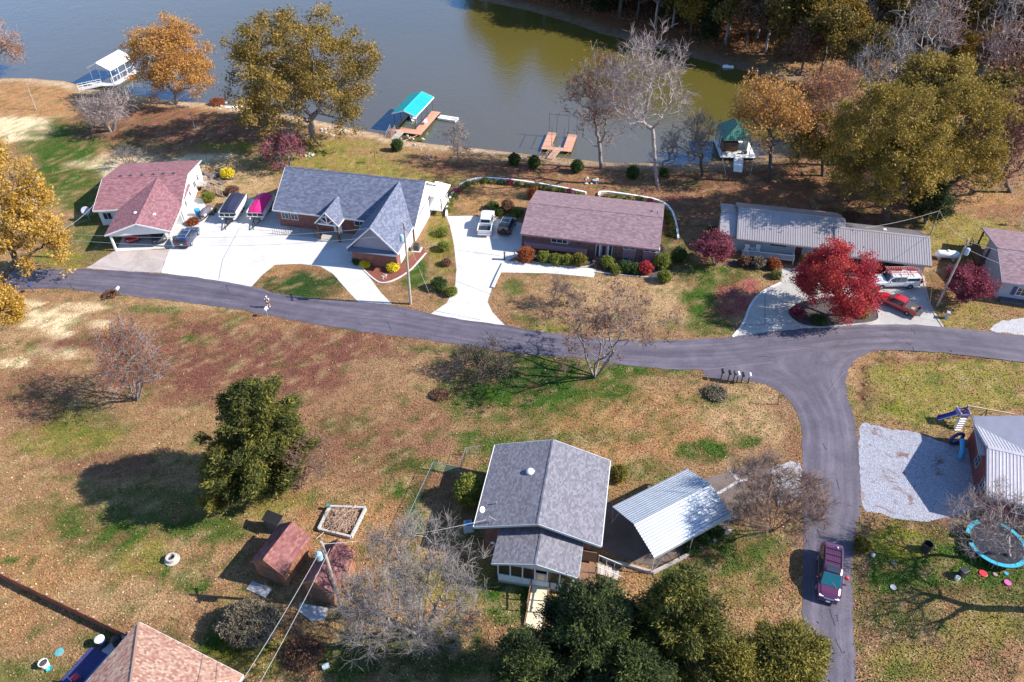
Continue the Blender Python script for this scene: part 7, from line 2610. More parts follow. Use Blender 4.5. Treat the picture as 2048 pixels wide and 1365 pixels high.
def tubes(nodes, par, rr, sides=(6, 4, 3), thick=(.12, .05)):
    """all branch segments as one mesh (numpy)"""
    V, F, off = [], [], 0
    i1 = np.arange(1, len(nodes))
    i0 = par[1:]
    A, B = nodes[i0], nodes[i1]
    r0, r1 = rr[i0], rr[i1]
    r0 = np.minimum(r0, r1 * 1.5 + .004)
    d = B - A
    ln = np.linalg.norm(d, axis=1) + 1e-9
    d = d / ln[:, None]
    ref = np.where(np.abs(d[:, 2:3]) > .9, np.array([[1., 0, 0]]), np.array([[0, 0, 1.]]))
    u = np.cross(d, ref)
    u /= np.linalg.norm(u, axis=1)[:, None] + 1e-9
    w = np.cross(d, u)
    for lo, hi, k in ((thick[0], 99, sides[0]), (thick[1], thick[0], sides[1]), (-1, thick[1], sides[2])):
        m = (r1 > lo) & (r1 <= hi)
        n = int(m.sum())
        if n == 0: continue
        ang = np.arange(k) * 2 * math.pi / k
        c, s = np.cos(ang)[None, :, None], np.sin(ang)[None, :, None]
        ring = u[m][:, None] * c + w[m][:, None] * s
        v0 = A[m][:, None] + ring * r0[m][:, None, None]
        v1 = B[m][:, None] + ring * r1[m][:, None, None]
        V.append(np.concatenate([v0, v1], 1).reshape(-1, 3))
        b = off + np.arange(n)[:, None] * 2 * k
        j = np.arange(k)
        F.append(np.stack([b + j, b + (j + 1) % k, b + k + (j + 1) % k, b + k + j], -1).reshape(-1, 4))
        off += n * 2 * k
    return np.concatenate(V), np.concatenate(F)

def leaf_cloud(r, pts, per, spread, size, aspect=1.6, droop=0.0, updir=0.4, axis=None):
    """leaf quads round each twig end"""
    per, size = int(per * 1.7), size * .8
    c = np.repeat(pts, per, 0) + r.normal(0, spread, (len(pts) * per, 3)) * np.array([1, 1, .8])
    n = len(c)
    d = r.normal(0, 1, (n, 3))
    if axis is not None: d = d * .55 + np.repeat(axis, per, 0)
    d[:, 2] -= droop
    d /= np.linalg.norm(d, axis=1)[:, None]
    nr = r.normal(0, 1, (n, 3))
    nr[:, 2] += updir * 2
    w = np.cross(d, nr)
    w /= np.linalg.norm(w, axis=1)[:, None] + 1e-9
    s = size * r.uniform(.55, 1.35, n)
    hl, hw = (d * (s * aspect / 2)[:, None]), (w * (s / 2)[:, None])
    bend = np.cross(w, d) * (s * .15)[:, None]
    V = np.stack([c - hl - hw + bend, c + hl, c - hl + hw], 1).reshape(-1, 3)
    F = np.arange(n * 3).reshape(-1, 3)
    return V, F

def lobes(r, c, rad, n, lobe=.36, shell=.62, flat=0.0):
    """clump centres spread through an ellipsoid crown"""
    out = []
    while len(out) < n:
        v = r.normal(0, 1, 3)
        v /= np.linalg.norm(v)
        q = shell + (1 - shell - lobe * .35) * r.random() if r.random() < .75 else r.random() * shell
        if v[2] < -.82: continue
        out.append(v * q)
    L = np.array(out)
    sz = lobe * r.uniform(.65, 1.2, n)
    return L * rad + c, sz[:, None] * rad

def crown_targets(r, c, rad, n, nl=18, lobe=.36, shell=.62):
    L, S = lobes(r, c, rad, nl, lobe, shell)
    k = r.integers(0, nl, n)
    v = r.normal(0, 1, (n, 3))
    v /= np.linalg.norm(v, axis=1)[:, None]
    v *= (r.random(n) ** .45)[:, None]
    return L[k] + v * S[k]

def crown_from_px(base, cx, cy, rx, ry):
    """world base + crown centre (relative to base) and radii from the photo"""
    b = P(*base)
    x, h = b.x, 6.0
    for _ in range(40):
        q = proj([x, b.y, b.z + h])
        j1 = (proj([x + .01, b.y, b.z + h]) - q) / .01
        j2 = (proj([x, b.y, b.z + h + .01]) - q) / .01
        s = np.linalg.solve(np.stack([j1, j2], 1), np.array([cx, cy]) - q)
        x, h = x + s[0], h + s[1]
    d = (b.y * cp - (b.z + h - CAM_H) * sp)
    s = FPX / d
    rh = rx / s
    phi = math.atan2(CAM_H - b.z - h, b.y)
    v2 = (ry / s) ** 2 - (rh * math.sin(phi)) ** 2
    rv = math.sqrt(max(v2, (.45 * rh) ** 2 * math.cos(phi) ** 2)) / math.cos(phi)
    rv = min(rv, max(.6, h - .3))
    return b, np.array([x - b.x, 0, h]), np.array([rh, rh, rv])

BARK_GREY = mat('grey_bark', (.21, .18, .17), .9, var=.35, scale=3)
BARK_PALE = mat('pale_bark', (.30, .255, .245), .9, var=.3, scale=2)
BARK_DARK = mat('dark_bark', (.085, .065, .055), .9, var=.35, scale=3)
TWIG_PINK = mat('pinkish_twigs', (.29, .225, .215), .9, var=.25, scale=.8)
TWIG_TAN = mat('tan_twigs', (.24, .20, .175), .9, var=.25, scale=.8)
TWIG_GREY = mat('grey_twigs', (.20, .178, .168), .9, var=.25, scale=.8)
TWIG_BROWN = mat('brown_twigs', (.20, .13, .105), .9, var=.3, scale=.8)
def leafmat(name, cols, ns=.35, tr=.3, e=1.0):
    k = len(cols) - 1
    return mat_island(name, [((i / k) ** e, c) for i, c in enumerate(cols)], .75, tr, ns, .25)
LF_GOLD = leafmat('gold_green_leaf', [(.07, .06, .016), (.18, .135, .028), (.32, .215, .04), (.44, .31, .085)])
LF_OAK = leafmat('olive_gold_leaf', [(.06, .056, .016), (.16, .12, .028), (.30, .19, .04), (.43, .27, .08)])
LF_ORANGE = leafmat('orange_leaf', [(.26, .11, .045), (.40, .19, .05), (.50, .27, .07), (.46, .28, .17)])
LF_PEACH = leafmat('peach_leaf', [(.20, .085, .045), (.34, .15, .065), (.40, .21, .11)])
LF_RED = leafmat('crimson_leaf', [(.17, .014, .04), (.36, .03, .055), (.48, .06, .045), (.46, .12, .10)])
LF_MAROON = leafmat('maroon_leaf', [(.13, .02, .045), (.24, .045, .075), (.33, .10, .12)])
LF_RUST = leafmat('rust_leaf', [(.14, .04, .02), (.30, .085, .03), (.40, .15, .05)])
LF_BROWN = leafmat('brown_leaf', [(.10, .055, .035), (.19, .10, .065), (.27, .15, .10)])
LF_PINKB = leafmat('pink_brown_leaf', [(.14, .06, .05), (.24, .11, .09), (.32, .17, .14)])
LF_YEL = leafmat('yellow_gold_leaf', [(.16, .095, .015), (.36, .20, .025), (.52, .32, .06), (.62, .43, .16)])
LF_CEDAR = leafmat('cedar_spray', [(.012, .02, .008), (.06, .068, .014), (.17, .155, .026), (.34, .29, .06)], .5, .12, .7)
LF_CEDARD = leafmat('dark_cedar_spray', [(.008, .015, .007), (.034, .05, .015), (.085, .105, .024), (.21, .22, .05)], .5, .12, .65)
LF_OLIVE = leafmat('olive_spray', [(.04, .04, .012), (.15, .13, .022), (.32, .25, .045)], .5, .15)
LF_SHRUB = leafmat('shrub_leaf', [(.02, .04, .012), (.05, .085, .018), (.10, .14, .03)], .8, .15)
LF_LIME = leafmat('lime_leaf', [(.08, .10, .015), (.17, .19, .03), (.26, .26, .06)], .8, .2)
LF_GREY = leafmat('grey_tan_spray', [(.07, .06, .04), (.17, .14, .095), (.30, .25, .18)], .5, .1)
LF_FLOWER = leafmat('yellow_flower', [(.55, .42, .02), (.75, .62, .03)], .8, .1)
LF_MIX = leafmat('mixed_ground_cover', [(.04, .07, .015), (.13, .15, .03), (.30, .25, .08), (.20, .08, .06)], .9, .15)
LF_FOREST = leafmat('forest_olive_leaf', [(.04, .038, .012), (.11, .085, .018), (.21, .135, .03), (.32, .20, .05)], .3, .2)
LF_FORESTB = leafmat('forest_rust_leaf', [(.09, .05, .03), (.19, .095, .05), (.30, .15, .075)], .3, .2)
LF_FORESTG = leafmat('forest_gold_leaf', [(.09, .06, .015), (.22, .14, .02), (.38, .25, .04)], .3, .25)
LF_FORESTD = leafmat('forest_dark_leaf', [(.014, .022, .010), (.04, .052, .018), (.09, .095, .03)], .3, .1)

SEED = [100]
def tree(name, label, cat, base, crown, kind, group=None, trunk=None, n=420, nl=18, lobe=.36, shell=.62, leaf=None, per=40, lsize=.26, spread=.42,
         bark=None, tip=.022, multi=1, trunk_frac=.45, seg=.75, wander=.16, density_twig=0, aspect=1.6, origin=None, up=.25):
    SEED[0] += 1
    r = np.random.default_rng(SEED[0])
    if origin is None: b, c, rad = crown_from_px(base, *crown)
    else: b, c, rad = Vector((0, 0, 0)), np.array(origin[0], float), np.array(origin[1], float)
    t = thing(name, label, cat, b, 0, group)
    size = float(rad.mean())
    if leaf is not None and per > 50 and origin is None: per, lsize = int(per * 1.45), lsize * .8
    if leaf is not None and per > 20: spread, nl = max(spread, .06 * size), int(nl * 2.2)
    trunk = trunk or max(.06, size * .075)
    bark = bark or BARK_GREY
    T = crown_targets(r, c, rad, n, nl, lobe, shell)
    T[:, 2] = np.maximum(T[:, 2], .25)
    fork = np.array([0, 0, 0.]) + (c - np.array([0, 0, 0])) * trunk_frac
    fork[2] = max(.2, (c[2] - rad[2]) * .9 + (c[2] - (c[2] - rad[2])) * .25 * (trunk_frac / .45)) if trunk_frac else .2
    if multi > 1:
        N_, P_, R_ = [], [], []
        off = 0
        VV, FF, tips, tdir = [], [], [], []
        ang0 = r.random() * 6.28
        side = np.floor(((np.arctan2(T[:, 1] - c[1], T[:, 0] - c[0]) + math.pi + ang0) % (2 * math.pi)) / (2 * math.pi) * multi).astype(int)
        vo = 0
        for k in range(multi):
            Tk = T[side == k]
            if len(Tk) < 3: continue
            a = 2 * math.pi * k / multi - math.pi - ang0 + math.pi / multi
            bb = np.array([math.cos(a), math.sin(a), 0]) * trunk * 1.1
            fk = bb + (Tk.mean(0) - bb) * .4
            nd, pa = skeleton(r, bb, Tk, seg, wander, up, fk)
            rr, ch = radii(nd, pa, tip, trunk * .75)
            v, f = tubes(nd, pa, rr)
            VV.append(v)
            FF.append(f + vo)
            vo += len(v)
            e = np.where(ch == 0)[0]
            tips.append(nd[e])
            dd = nd[e] - nd[pa[e]]
            tdir.append(dd / (np.linalg.norm(dd, axis=1)[:, None] + 1e-9))
        v, f = np.concatenate(VV), np.concatenate(FF)
        tips, tdir = np.concatenate(tips), np.concatenate(tdir)
    else:
        nd, pa = skeleton(r, np.zeros(3), T, seg, wander, up, fork, r.normal(0, .12 * size * .3, 2) * 0)
        rr, ch = radii(nd, pa, tip, trunk)
        v, f = tubes(nd, pa, rr)
        e = np.where(ch == 0)[0]
        tips = nd[e]
        dd = nd[e] - nd[pa[e]]
        tdir = dd / (np.linalg.norm(dd, axis=1)[:, None] + 1e-9)
    tk = mesh_obj('trunk', np_mesh('trunk', v, f, bark, True), bark, t)
    if density_twig:
        # fine twigs sprouting from every branch end
        k = density_twig
        s0 = np.repeat(tips, k, 0) - np.repeat(tdir, k, 0) * r.random((len(tips) * k, 1)) * seg * 1.2
        dv = np.repeat(tdir, k, 0) + r.normal(0, .55, (len(s0), 3)) + np.array([0, 0, .15])
        dv /= np.linalg.norm(dv, axis=1)[:, None]
        ln = seg * r.uniform(.5, 1.5, (len(s0), 1)) * (1.0 if size > 3 else .8)
        e1 = s0 + dv * ln
        dv2 = dv + r.normal(0, .4, dv.shape)
        e2 = e1 + dv2 * ln * .6
        allp = np.concatenate([s0, e1, e2])
        m = len(s0)
        par2 = np.concatenate([np.full(m, -1), np.arange(m), np.arange(m) + m])
        keep = np.arange(m, 3 * m)
        nodes2 = allp
        # build as separate segments
        A_, B_ = nodes2[par2[keep]], nodes2[keep]
        rr_ = np.where(keep < 2 * m, tip * .85, tip * .6)
        d_ = B_ - A_
        d_ /= np.linalg.norm(d_, axis=1)[:, None] + 1e-9
        ref = np.where(np.abs(d_[:, 2:3]) > .9, np.array([[1., 0, 0]]), np.array([[0, 0, 1.]]))
        u_ = np.cross(d_, ref)
        u_ /= np.linalg.norm(u_, axis=1)[:, None] + 1e-9
        w_ = np.cross(d_, u_)
        ang = np.arange(3) * 2.0944
        ring = u_[:, None] * np.cos(ang)[None, :, None] + w_[:, None] * np.sin(ang)[None, :, None]
        vv = np.concatenate([A_[:, None] + ring * rr_[:, None, None], B_[:, None] + ring * (rr_ * .7)[:, None, None]], 1).reshape(-1, 3)
        bidx = np.arange(len(A_))[:, None] * 6
        j = np.arange(3)
        ff = np.stack([bidx + j, bidx + (j + 1) % 3, bidx + 3 + (j + 1) % 3, bidx + 3 + j], -1).reshape(-1, 4)
        tm = {'pink': TWIG_PINK, 'tan': TWIG_TAN, 'grey': TWIG_GREY, 'brown': TWIG_BROWN}.get(kind, TWIG_TAN)
        o = mesh_obj('twigs', np_mesh('twigs', vv, ff, tm), tm, t)
        o['kind'] = 'stuff'
    if leaf is not None:
        lv, lf_ = leaf_cloud(r, tips, per, spread, lsize, aspect)
        mesh_obj('crown', np_mesh('crown', lv, lf_, leaf), leaf, t)
    return t

def cedar(label, base, crown, leaf=None, n=520, per=46, lsize=.16, name='cedar_tree', cat='cedar', nl=30, spread=.34, lobe=.30, group=None, origin=None, droop=.1):
    """ragged conifer: lobes on a cone-ish envelope, sprays pointing outwards"""
    SEED[0] += 1
    r = np.random.default_rng(SEED[0])
    if origin is None: b, c, rad = crown_from_px(base, *crown)
    else: b, c, rad = Vector((0, 0, 0)), np.array(origin[0], float), np.array(origin[1], float)
    t = thing(name, label, cat, b, 0, group)
    h0, h1 = max(.3, c[2] - rad[2]), c[2] + rad[2]
    nb = int(nl * 2.2)
    m = max(4, int(n * 1.25 / nb))
    T = []
    for k in range(nb):
        u = ((k + r.random()) / nb) ** 1.2
        prof = math.sqrt(max(.015, 1 - u)) * (.6 + .4 * min(1, u * 5)) * r.uniform(.62, 1.12)
        a = r.random() * 6.283
        dr = np.array([math.cos(a), math.sin(a), 0])
        z0 = h0 + (h1 - h0) * u * .93
        tt = r.uniform(.25, 1, (m, 1)) ** .8
        rr0 = rad[0] * prof
        q = dr * rr0 * tt + np.array([c[0] * z0 / h1, 0, z0]) + np.array([0, 0, 1.]) * (rr0 * .42 * tt ** 2 + .02 * rr0)
        T.append(q + r.normal(0, 1, (m, 3)) * (lobe * rad[0] * .38 * (1.1 - .8 * tt)) * np.array([1, 1, .55]))
    T = np.concatenate(T)
    T[:, 2] = np.maximum(T[:, 2], .2)
    ax = np.array([c[0] * .8, 0, h1 * .93])
    nd, pa = skeleton(r, np.zeros(3), T, .7, .14, .1, ax)
    rr, ch = radii(nd, pa, .018, max(.12, rad[0] * .07))
    vv, ff = tubes(nd, pa, rr)
    mesh_obj('trunk', np_mesh('trunk', vv, ff, BARK_GREY, True), BARK_GREY, t)
    out = T - np.stack([c[0] * T[:, 2] / h1, np.zeros(len(T)), T[:, 2] - .6], 1)
    out /= np.linalg.norm(out, axis=1)[:, None] + 1e-9
    lv, lf_ = leaf_cloud(r, T, int(per * 1.5), spread, lsize * .72, 2.8, droop, .5, out * .9)
    mesh_obj('crown', np_mesh('crown', lv, lf_, leaf or LF_CEDAR), leaf or LF_CEDAR, t)
    return t

def shrub(label, px, py, r_, h=None, leaf=None, n=900, lsize=.12, name='round_shrub', cat='shrub', group=None, stems=True, squash=1.0, z=None):
    """small dense bush: leaves through a lumpy dome + a few stems"""
    SEED[0] += 1
    r = np.random.default_rng(SEED[0])
    h = h or r_ * 1.6
    b = P(px, py, z) if z is not None else P(px, py)
    t = thing(name, label, cat, b, 0, group)
    v = r.normal(0, 1, (n, 3))
    v /= np.linalg.norm(v, axis=1)[:, None]
    q = (.55 + .45 * r.random(n) ** .6) * (.86 + .28 * vnoise(v[:, 0] * 2.3 + 7, v[:, 1] * 2.3 + v[:, 2] * 2 + SEED[0], 5))
    p = v * q[:, None] * np.array([r_, r_ * squash, h / 2]) + np.array([0, 0, h / 2])
    p[:, 2] = np.maximum(p[:, 2], .04)
    lv, lf_ = leaf_cloud(r, p, 3, lsize * .7, lsize, 1.5, 0, .6, np.where(np.isfinite(v), v, 0) * .6)
    leaf = leaf or LF_SHRUB
    if stems:
        mb = MB()
        for k in range(7):
            a = k * .9
            mb.tube((0, 0, -.05), (r_ * .5 * math.cos(a), r_ * .5 * math.sin(a), h * .6), .03, .012, 4, False)
        mb.build('stem', BARK_DARK, t)
    mesh_obj('foliage', np_mesh('foliage', lv, lf_, leaf), leaf, t)
    return t

# ---------------------------------------------------------------- trees of the near shore and the yards
tree('oak_tree', 'huge round gold-green oak on the bank left of the turquoise dock', 'tree', (628, 288), (605, 155, 138, 122), 'leaf', n=900, nl=40, lobe=.30, shell=.72, leaf=LF_OAK, per=62, lsize=.34, spread=.55, trunk=.55, bark=BARK_GREY)
tree('orange_tree', 'dense orange autumn tree at the waterline next to the white-roofed dock', 'tree', (352, 209), (338, 122, 84, 84), 'leaf', n=560, nl=24, lobe=.32, leaf=LF_ORANGE, per=60, lsize=.30, spread=.55, trunk=.34)
tree('bare_tree', 'low wide leafless multi-stem tree on the green patch behind the maroon-roofed house', 'tree', (224, 262), (217, 213, 60, 36), 'pink', n=620, nl=20, lobe=.4, shell=.5, multi=4, trunk=.28, bark=BARK_PALE, density_twig=7, tip=.03)
tree('bare_tree', 'pinkish half-bare tree cut by the upper left frame edge', 'tree', (-22, 150), (-2, 90, 46, 42), 'pink', n=300, leaf=LF_PEACH, per=10, lsize=.25, density_twig=6, bark=BARK_PALE, tip=.028)
tree('red_tree', 'sparse crimson-pink bushy tree behind the blue-grey roof ridge', 'tree', (577, 338), (563, 300, 44, 36), 'pink', n=320, leaf=LF_MAROON, per=16, lsize=.22, multi=4, density_twig=5, trunk=.16, spread=.4)
tree('bare_bush', 'small leafless bush on the pale path behind the maroon roof', 'bush', (258, 334), (255, 313, 32, 18), 'grey', n=150, multi=5, trunk=.08, density_twig=7, bark=BARK_DARK, tip=.022)
tree('bare_sapling', 'slim leafless sapling on the bank between turquoise and orange docks', 'tree', (917, 326), (913, 280, 32, 40), 'tan', n=240, density_twig=7, trunk=.1, bark=BARK_GREY, tip=.022, leaf=LF_BROWN, per=2, lsize=.18)
tree('sycamore_tree', 'grey tree with a few red leaves left of the tall pale bare tree', 'tree', (1203, 337), (1192, 205, 66, 104), 'grey', n=620, nl=40, lobe=.30, leaf=LF_RUST, per=7, lsize=.24, spread=.6, density_twig=7, trunk=.34, bark=BARK_GREY, tip=.03, wander=.2)
tree('tall_bare_tree', 'tallest pale leafless tree with a long bare trunk at the shore', 'tree', (1315, 371), (1288, 170, 98, 112), 'pink', n=800, nl=46, lobe=.26, density_twig=11, trunk=.30, bark=BARK_PALE, tip=.025, trunk_frac=.5, wander=.2)
tree('bare_tree', 'leafless rounded tree just left of the green boathouse', 'tree', (1404, 353), (1396, 278, 52, 52), 'tan', n=420, density_twig=7, trunk=.24, bark=BARK_DARK, tip=.026)
tree('bare_tree', 'small leafless tree behind the foot of the tall pale trunk', 'tree', (1325, 340), (1330, 290, 30, 44), 'grey', n=200, density_twig=6, trunk=.13, bark=BARK_GREY, tip=.024)
tree('autumn_tree', 'rust-gold vase-shaped tree with long dark trunk right of the boathouse', 'tree', (1537, 364), (1545, 225, 74, 72), 'tan', n=520, nl=22, leaf=LF_ORANGE, per=26, lsize=.26, spread=.55, density_twig=3, trunk=.3, bark=BARK_DARK, trunk_frac=.55)
tree('autumn_tree', 'peach-pink thin-leaved tree at the end of the cove', 'tree', (1655, 330), (1655, 205, 90, 72), 'pink', n=520, nl=22, leaf=LF_PEACH, per=22, lsize=.26, spread=.6, density_twig=4, trunk=.3, bark=BARK_GREY)
tree('autumn_tree', 'gold-brown tree between the peach tree and the biggest gold oak', 'tree', (1645, 352), (1650, 290, 70, 62), 'tan', n=420, nl=20, leaf=LF_GOLD, per=34, lsize=.28, spread=.5, density_twig=2, trunk=.28, bark=BARK_DARK)
tree('oak_tree', 'biggest gold-green oak standing behind the garage roof', 'tree', (1773, 452), (1775, 300, 112, 128), 'leaf', n=820, nl=32, lobe=.30, shell=.7, leaf=LF_GOLD, per=60, lsize=.30, spread=.5, trunk=.5, bark=BARK_DARK)
tree('oak_tree', 'broad gold oak right of the biggest oak, its foliage reaching low', 'tree', (1890, 420), (1910, 290, 105, 118), 'leaf', n=760, nl=30, lobe=.30, shell=.7, leaf=LF_GOLD, per=56, lsize=.30, spread=.5, trunk=.45, bark=BARK_DARK)
tree('oak_tree', 'gold-brown tree behind the broad oaks near the far woods', 'tree', (1850, 300), (1870, 170, 70, 62), 'leaf', n=420, nl=20, leaf=LF_GOLD, per=40, lsize=.32, spread=.55, trunk=.35, density_twig=2)
cedar('dark green cedar filling the gap under the two gold oaks', (1850, 448), (1850, 392, 52, 50), LF_CEDARD, n=260, per=40, lsize=.2)
tree('autumn_tree', 'pink-brown tree at the right frame edge above the blue-grey house', 'tree', (2020, 385), (2015, 275, 62, 110), 'pink', n=560, nl=26, leaf=LF_PINKB, per=30, lsize=.28, spread=.6, density_twig=4, trunk=.34, bark=BARK_DARK)
tree('maple_tree', 'bright crimson maple in the island bed of the loop driveway', 'tree', (1690, 632), (1676, 565, 76, 76), 'leaf', n=760, nl=30, lobe=.30, shell=.68, leaf=LF_RED, per=52, lsize=.21, spread=.36, trunk=.28, bark=BARK_DARK, trunk_frac=.3)
tree('red_shrub_tree', 'maroon-pink small tree in front of the metal-roofed annex', 'tree', (1432, 530), (1430, 496, 34, 32), 'pink', n=340, leaf=LF_MAROON, per=34, lsize=.18, multi=4, trunk=.12, spread=.3, density_twig=2)
tree('red_shrub_tree', 'dark maroon small tree by the wall of the right-edge house', 'tree', (1935, 604), (1940, 566, 42, 34), 'pink', n=380, leaf=LF_MAROON, per=40, lsize=.18, multi=4, trunk=.12, spread=.3)
tree('gold_tree', 'large pale gold tree hanging over the left frame edge', 'tree', (2, 560), (36, 425, 66, 150), 'tan', n=760, nl=36, lobe=.24, shell=.6, leaf=LF_YEL, per=38, lsize=.24, spread=.42, trunk=.4, bark=BARK_DARK, density_twig=2)
tree('gold_tree', 'smaller gold tree at the left edge below the road end', 'tree', (-10, 690), (0, 610, 36, 52), 'tan', n=260, leaf=LF_YEL, per=46, lsize=.2, spread=.36, trunk=.2)
tree('rusty_tree', 'sparse red-orange shrubby tree in the brown field at the left', 'tree', (274, 800), (262, 705, 82, 88), 'grey', n=620, nl=26, lobe=.34, shell=.5, leaf=LF_RUST, per=9, lsize=.15, spread=.4, multi=6, trunk=.13, density_twig=6, tip=.016, bark=BARK_GREY)
cedar('big ragged olive-green cedar alone in the left field', (530, 985), (532, 868, 130, 135), LF_CEDAR, n=1000, per=52, lsize=.19, nl=46, spread=.30, lobe=.21)
cedar('lower olive lobe cedar at the foot of the big ragged cedar', (452, 1020), (460, 945, 58, 70), LF_OLIVE, n=340, per=52, lsize=.16, nl=24, spread=.27, lobe=.26)
tree('dead_tree', 'dry brown leafless tree leaning on the right side of the big cedar', 'tree', (600, 975), (598, 915, 58, 62), 'brown', n=380, leaf=LF_BROWN, per=12, lsize=.14, multi=3, density_twig=7, trunk=.12, tip=.014, bark=TWIG_BROWN)
tree('thicket', 'tangled brown and green thicket at the road edge', 'bush', (965, 752), (965, 722, 56, 30), 'brown', n=360, leaf=LF_SHRUB, per=7, lsize=.16, multi=7, density_twig=8, trunk=.08, tip=.016, bark=TWIG_BROWN)
tree('vase_tree', 'vase-shaped bare tree with brown seed heads standing over the road bend', 'tree', (1190, 754), (1205, 648, 160, 68), 'brown', n=700, nl=40, lobe=.22, shell=.5, leaf=LF_BROWN, per=5, lsize=.20, spread=.18, multi=6, trunk=.15, density_twig=8, tip=.013, bark=BARK_GREY)
tree('bare_shrub', 'upright dark leafless shrub on the front lawn of the brick ranch', 'shrub', (1107, 611), (1113, 580, 26, 27), 'brown', n=220, multi=6, trunk=.07, density_twig=6, tip=.018, bark=TWIG_BROWN)
tree('bare_tree', 'large dense leafless foreground tree right of the sheds', 'tree', (836, 1268), (815, 1172, 165, 128), 'grey', n=1300, nl=50, lobe=.26, shell=.55, multi=5, trunk=.20, density_twig=13, tip=.014, bark=BARK_GREY, seg=.55)
tree('bare_bush', 'dense grey-brown leafless bush between carport and side road', 'bush', (1545, 1062), (1556, 990, 108, 90), 'brown', n=1400, nl=70, lobe=.28, shell=.66, multi=8, trunk=.07, density_twig=15, tip=.013, bark=TWIG_BROWN, seg=.5)
tree('bare_tree', 'gnarled pale leafless tree in front of the metal-roofed building', 'tree', (2018, 1120), (1985, 1045, 105, 85), 'pink', n=560, nl=30, lobe=.32, shell=.55, trunk=.17, density_twig=10, tip=.014, bark=BARK_PALE, seg=.55, wander=.26)
tree('bare_tree', 'leafless tree just outside the right frame edge by the lawn', 'tree', (2190, 1230), (2190, 1120, 120, 100), 'grey', n=300, trunk=.3, density_twig=4, tip=.016, bark=BARK_GREY)
cedar('dark green cedar hiding the foot of the porch ramp', (1175, 1400), (1178, 1270, 138, 135), LF_CEDARD, n=760, per=54, lsize=.15, nl=50, spread=.27, lobe=.22)
cedar('olive cedar with pale dead twigs below the carport wall', (1345, 1390), (1345, 1250, 128, 138), LF_CEDAR, n=640, per=44, lsize=.15, nl=46, spread=.27, lobe=.22)
cedar('low dark cedar at the bottom edge left of the ramp', (1045, 1450), (1050, 1335, 85, 90), LF_CEDARD, n=440, per=52, lsize=.15, nl=32, spread=.26, lobe=.24)
cedar('dark cedar at the bottom edge under the two front cedars', (1260, 1470), (1262, 1345, 90, 86), LF_CEDARD, n=480, per=52, lsize=.15, nl=34, spread=.26, lobe=.24)
cedar('yellowish cedar at the bottom edge beside the side road', (1590, 1450), (1568, 1322, 104, 88), LF_OLIVE, n=480, per=44, lsize=.14, nl=44, spread=.27, lobe=.22)
cedar('small olive cedar right of the pale twig cedar at the bottom', (1465, 1460), (1462, 1335, 75, 72), LF_OLIVE, n=320, per=42, lsize=.14, nl=30, spread=.27, lobe=.24)
shrub('tall grey-green holly bush at the left wall of the foreground house', 938, 1002, 1.35, 3.2, LF_LIME, 1500, .14, 'holly_bush')
shrub('olive rounded bush at the right wall of the foreground house', 1236, 958, .85, 1.7, LF_OLIVE, 700, .12, 'round_bush')
shrub('wide tan-grey juniper spreading in front of the larger shed', 508, 1262, 2.5, 2.6, LF_GREY, 4200, .13, 'juniper', squash=.8)
shrub('low brown scrub in the shade right of the tan juniper', 610, 1310, 1.5, .8, LF_BROWN, 900, .12, 'scrub')
shrub('small brown scrub tuft in the open field left of the foreground house', 880, 792, .9, .5, LF_BROWN, 420, .14, 'scrub')
shrub('pale dry grass clump below the mailbox row', 1432, 790, 1.2, .6, LF_GREY, 600, .14, 'grass_clump', 'grass clump')
shrub('dark low bush beside the white mailbox at the straw field', 222, 592, .8, .5, LF_BROWN, 300, .15, 'scrub')
# round clipped shrubs along the shore
for lab, x, y in (('round clipped shrub alone on the lawn left of the bare sapling', 795, 302), ('round clipped shrub nearest the left side of the orange dock', 1029, 330), ('round clipped shrub at the foot of the orange dock gangway', 1068, 335),
                  ('round clipped shrub between the gangway and the grey tree trunk', 1154, 344), ('round clipped shrub left of the tall pale trunk', 1265, 356)):
    shrub(lab, x, y, .95, 1.9, LF_SHRUB, 800, .16, 'clipped_shrub', 'shrub', 'clipped shrubs along the shore')
shrub('small green shrub right behind the tall pale trunk', 1327, 352, .7, 1.3, LF_SHRUB, 400, .15)
# brick ranch front beds
for lab, x, y, r_, h, lf in (('reddish round bush at the left end of the ranch front bed', 1052, 521, 1.15, 1.9, LF_RUST), ('first clipped hedge block under the mauve panels', 1087, 523, .85, 1.4, LF_LIME), ('second clipped hedge block under the mauve panels', 1111, 527, .85, 1.4, LF_LIME),
                             ('third clipped hedge block under the mauve panels', 1134, 528, .85, 1.4, LF_LIME), ('round dark bush left of the ranch front door', 1158, 530, 1.0, 1.7, LF_OLIVE), ('green bush right of the ranch front door', 1213, 533, .9, 1.6, LF_LIME),
                             ('low pale bush in the right ranch bed', 1232, 545, .8, 1.1, LF_LIME), ('green bush under the first ranch window panel', 1250, 543, .9, 1.5, LF_SHRUB), ('dark bush between the two ranch window panels', 1270, 546, .8, 1.3, LF_SHRUB), ('crimson round bush at the right ranch corner', 1290, 547, .95, 1.7, LF_RED),
                             ('tall lime bush at the right ranch wall corner', 1322, 536, 1.1, 2.2, LF_LIME), ('lime bush in front of the right ranch corner', 1328, 563, .9, 1.6, LF_LIME), ('green leafy bush on the right side lawn of the ranch', 1357, 521, 1.1, 1.9, LF_SHRUB), ('grey-green bush beside the ranch side wall', 1318, 510, .9, 1.6, LF_GREY)):
    shrub(lab, x, y, r_, h, lf, 650, .14, 'garden_bush', 'bush')
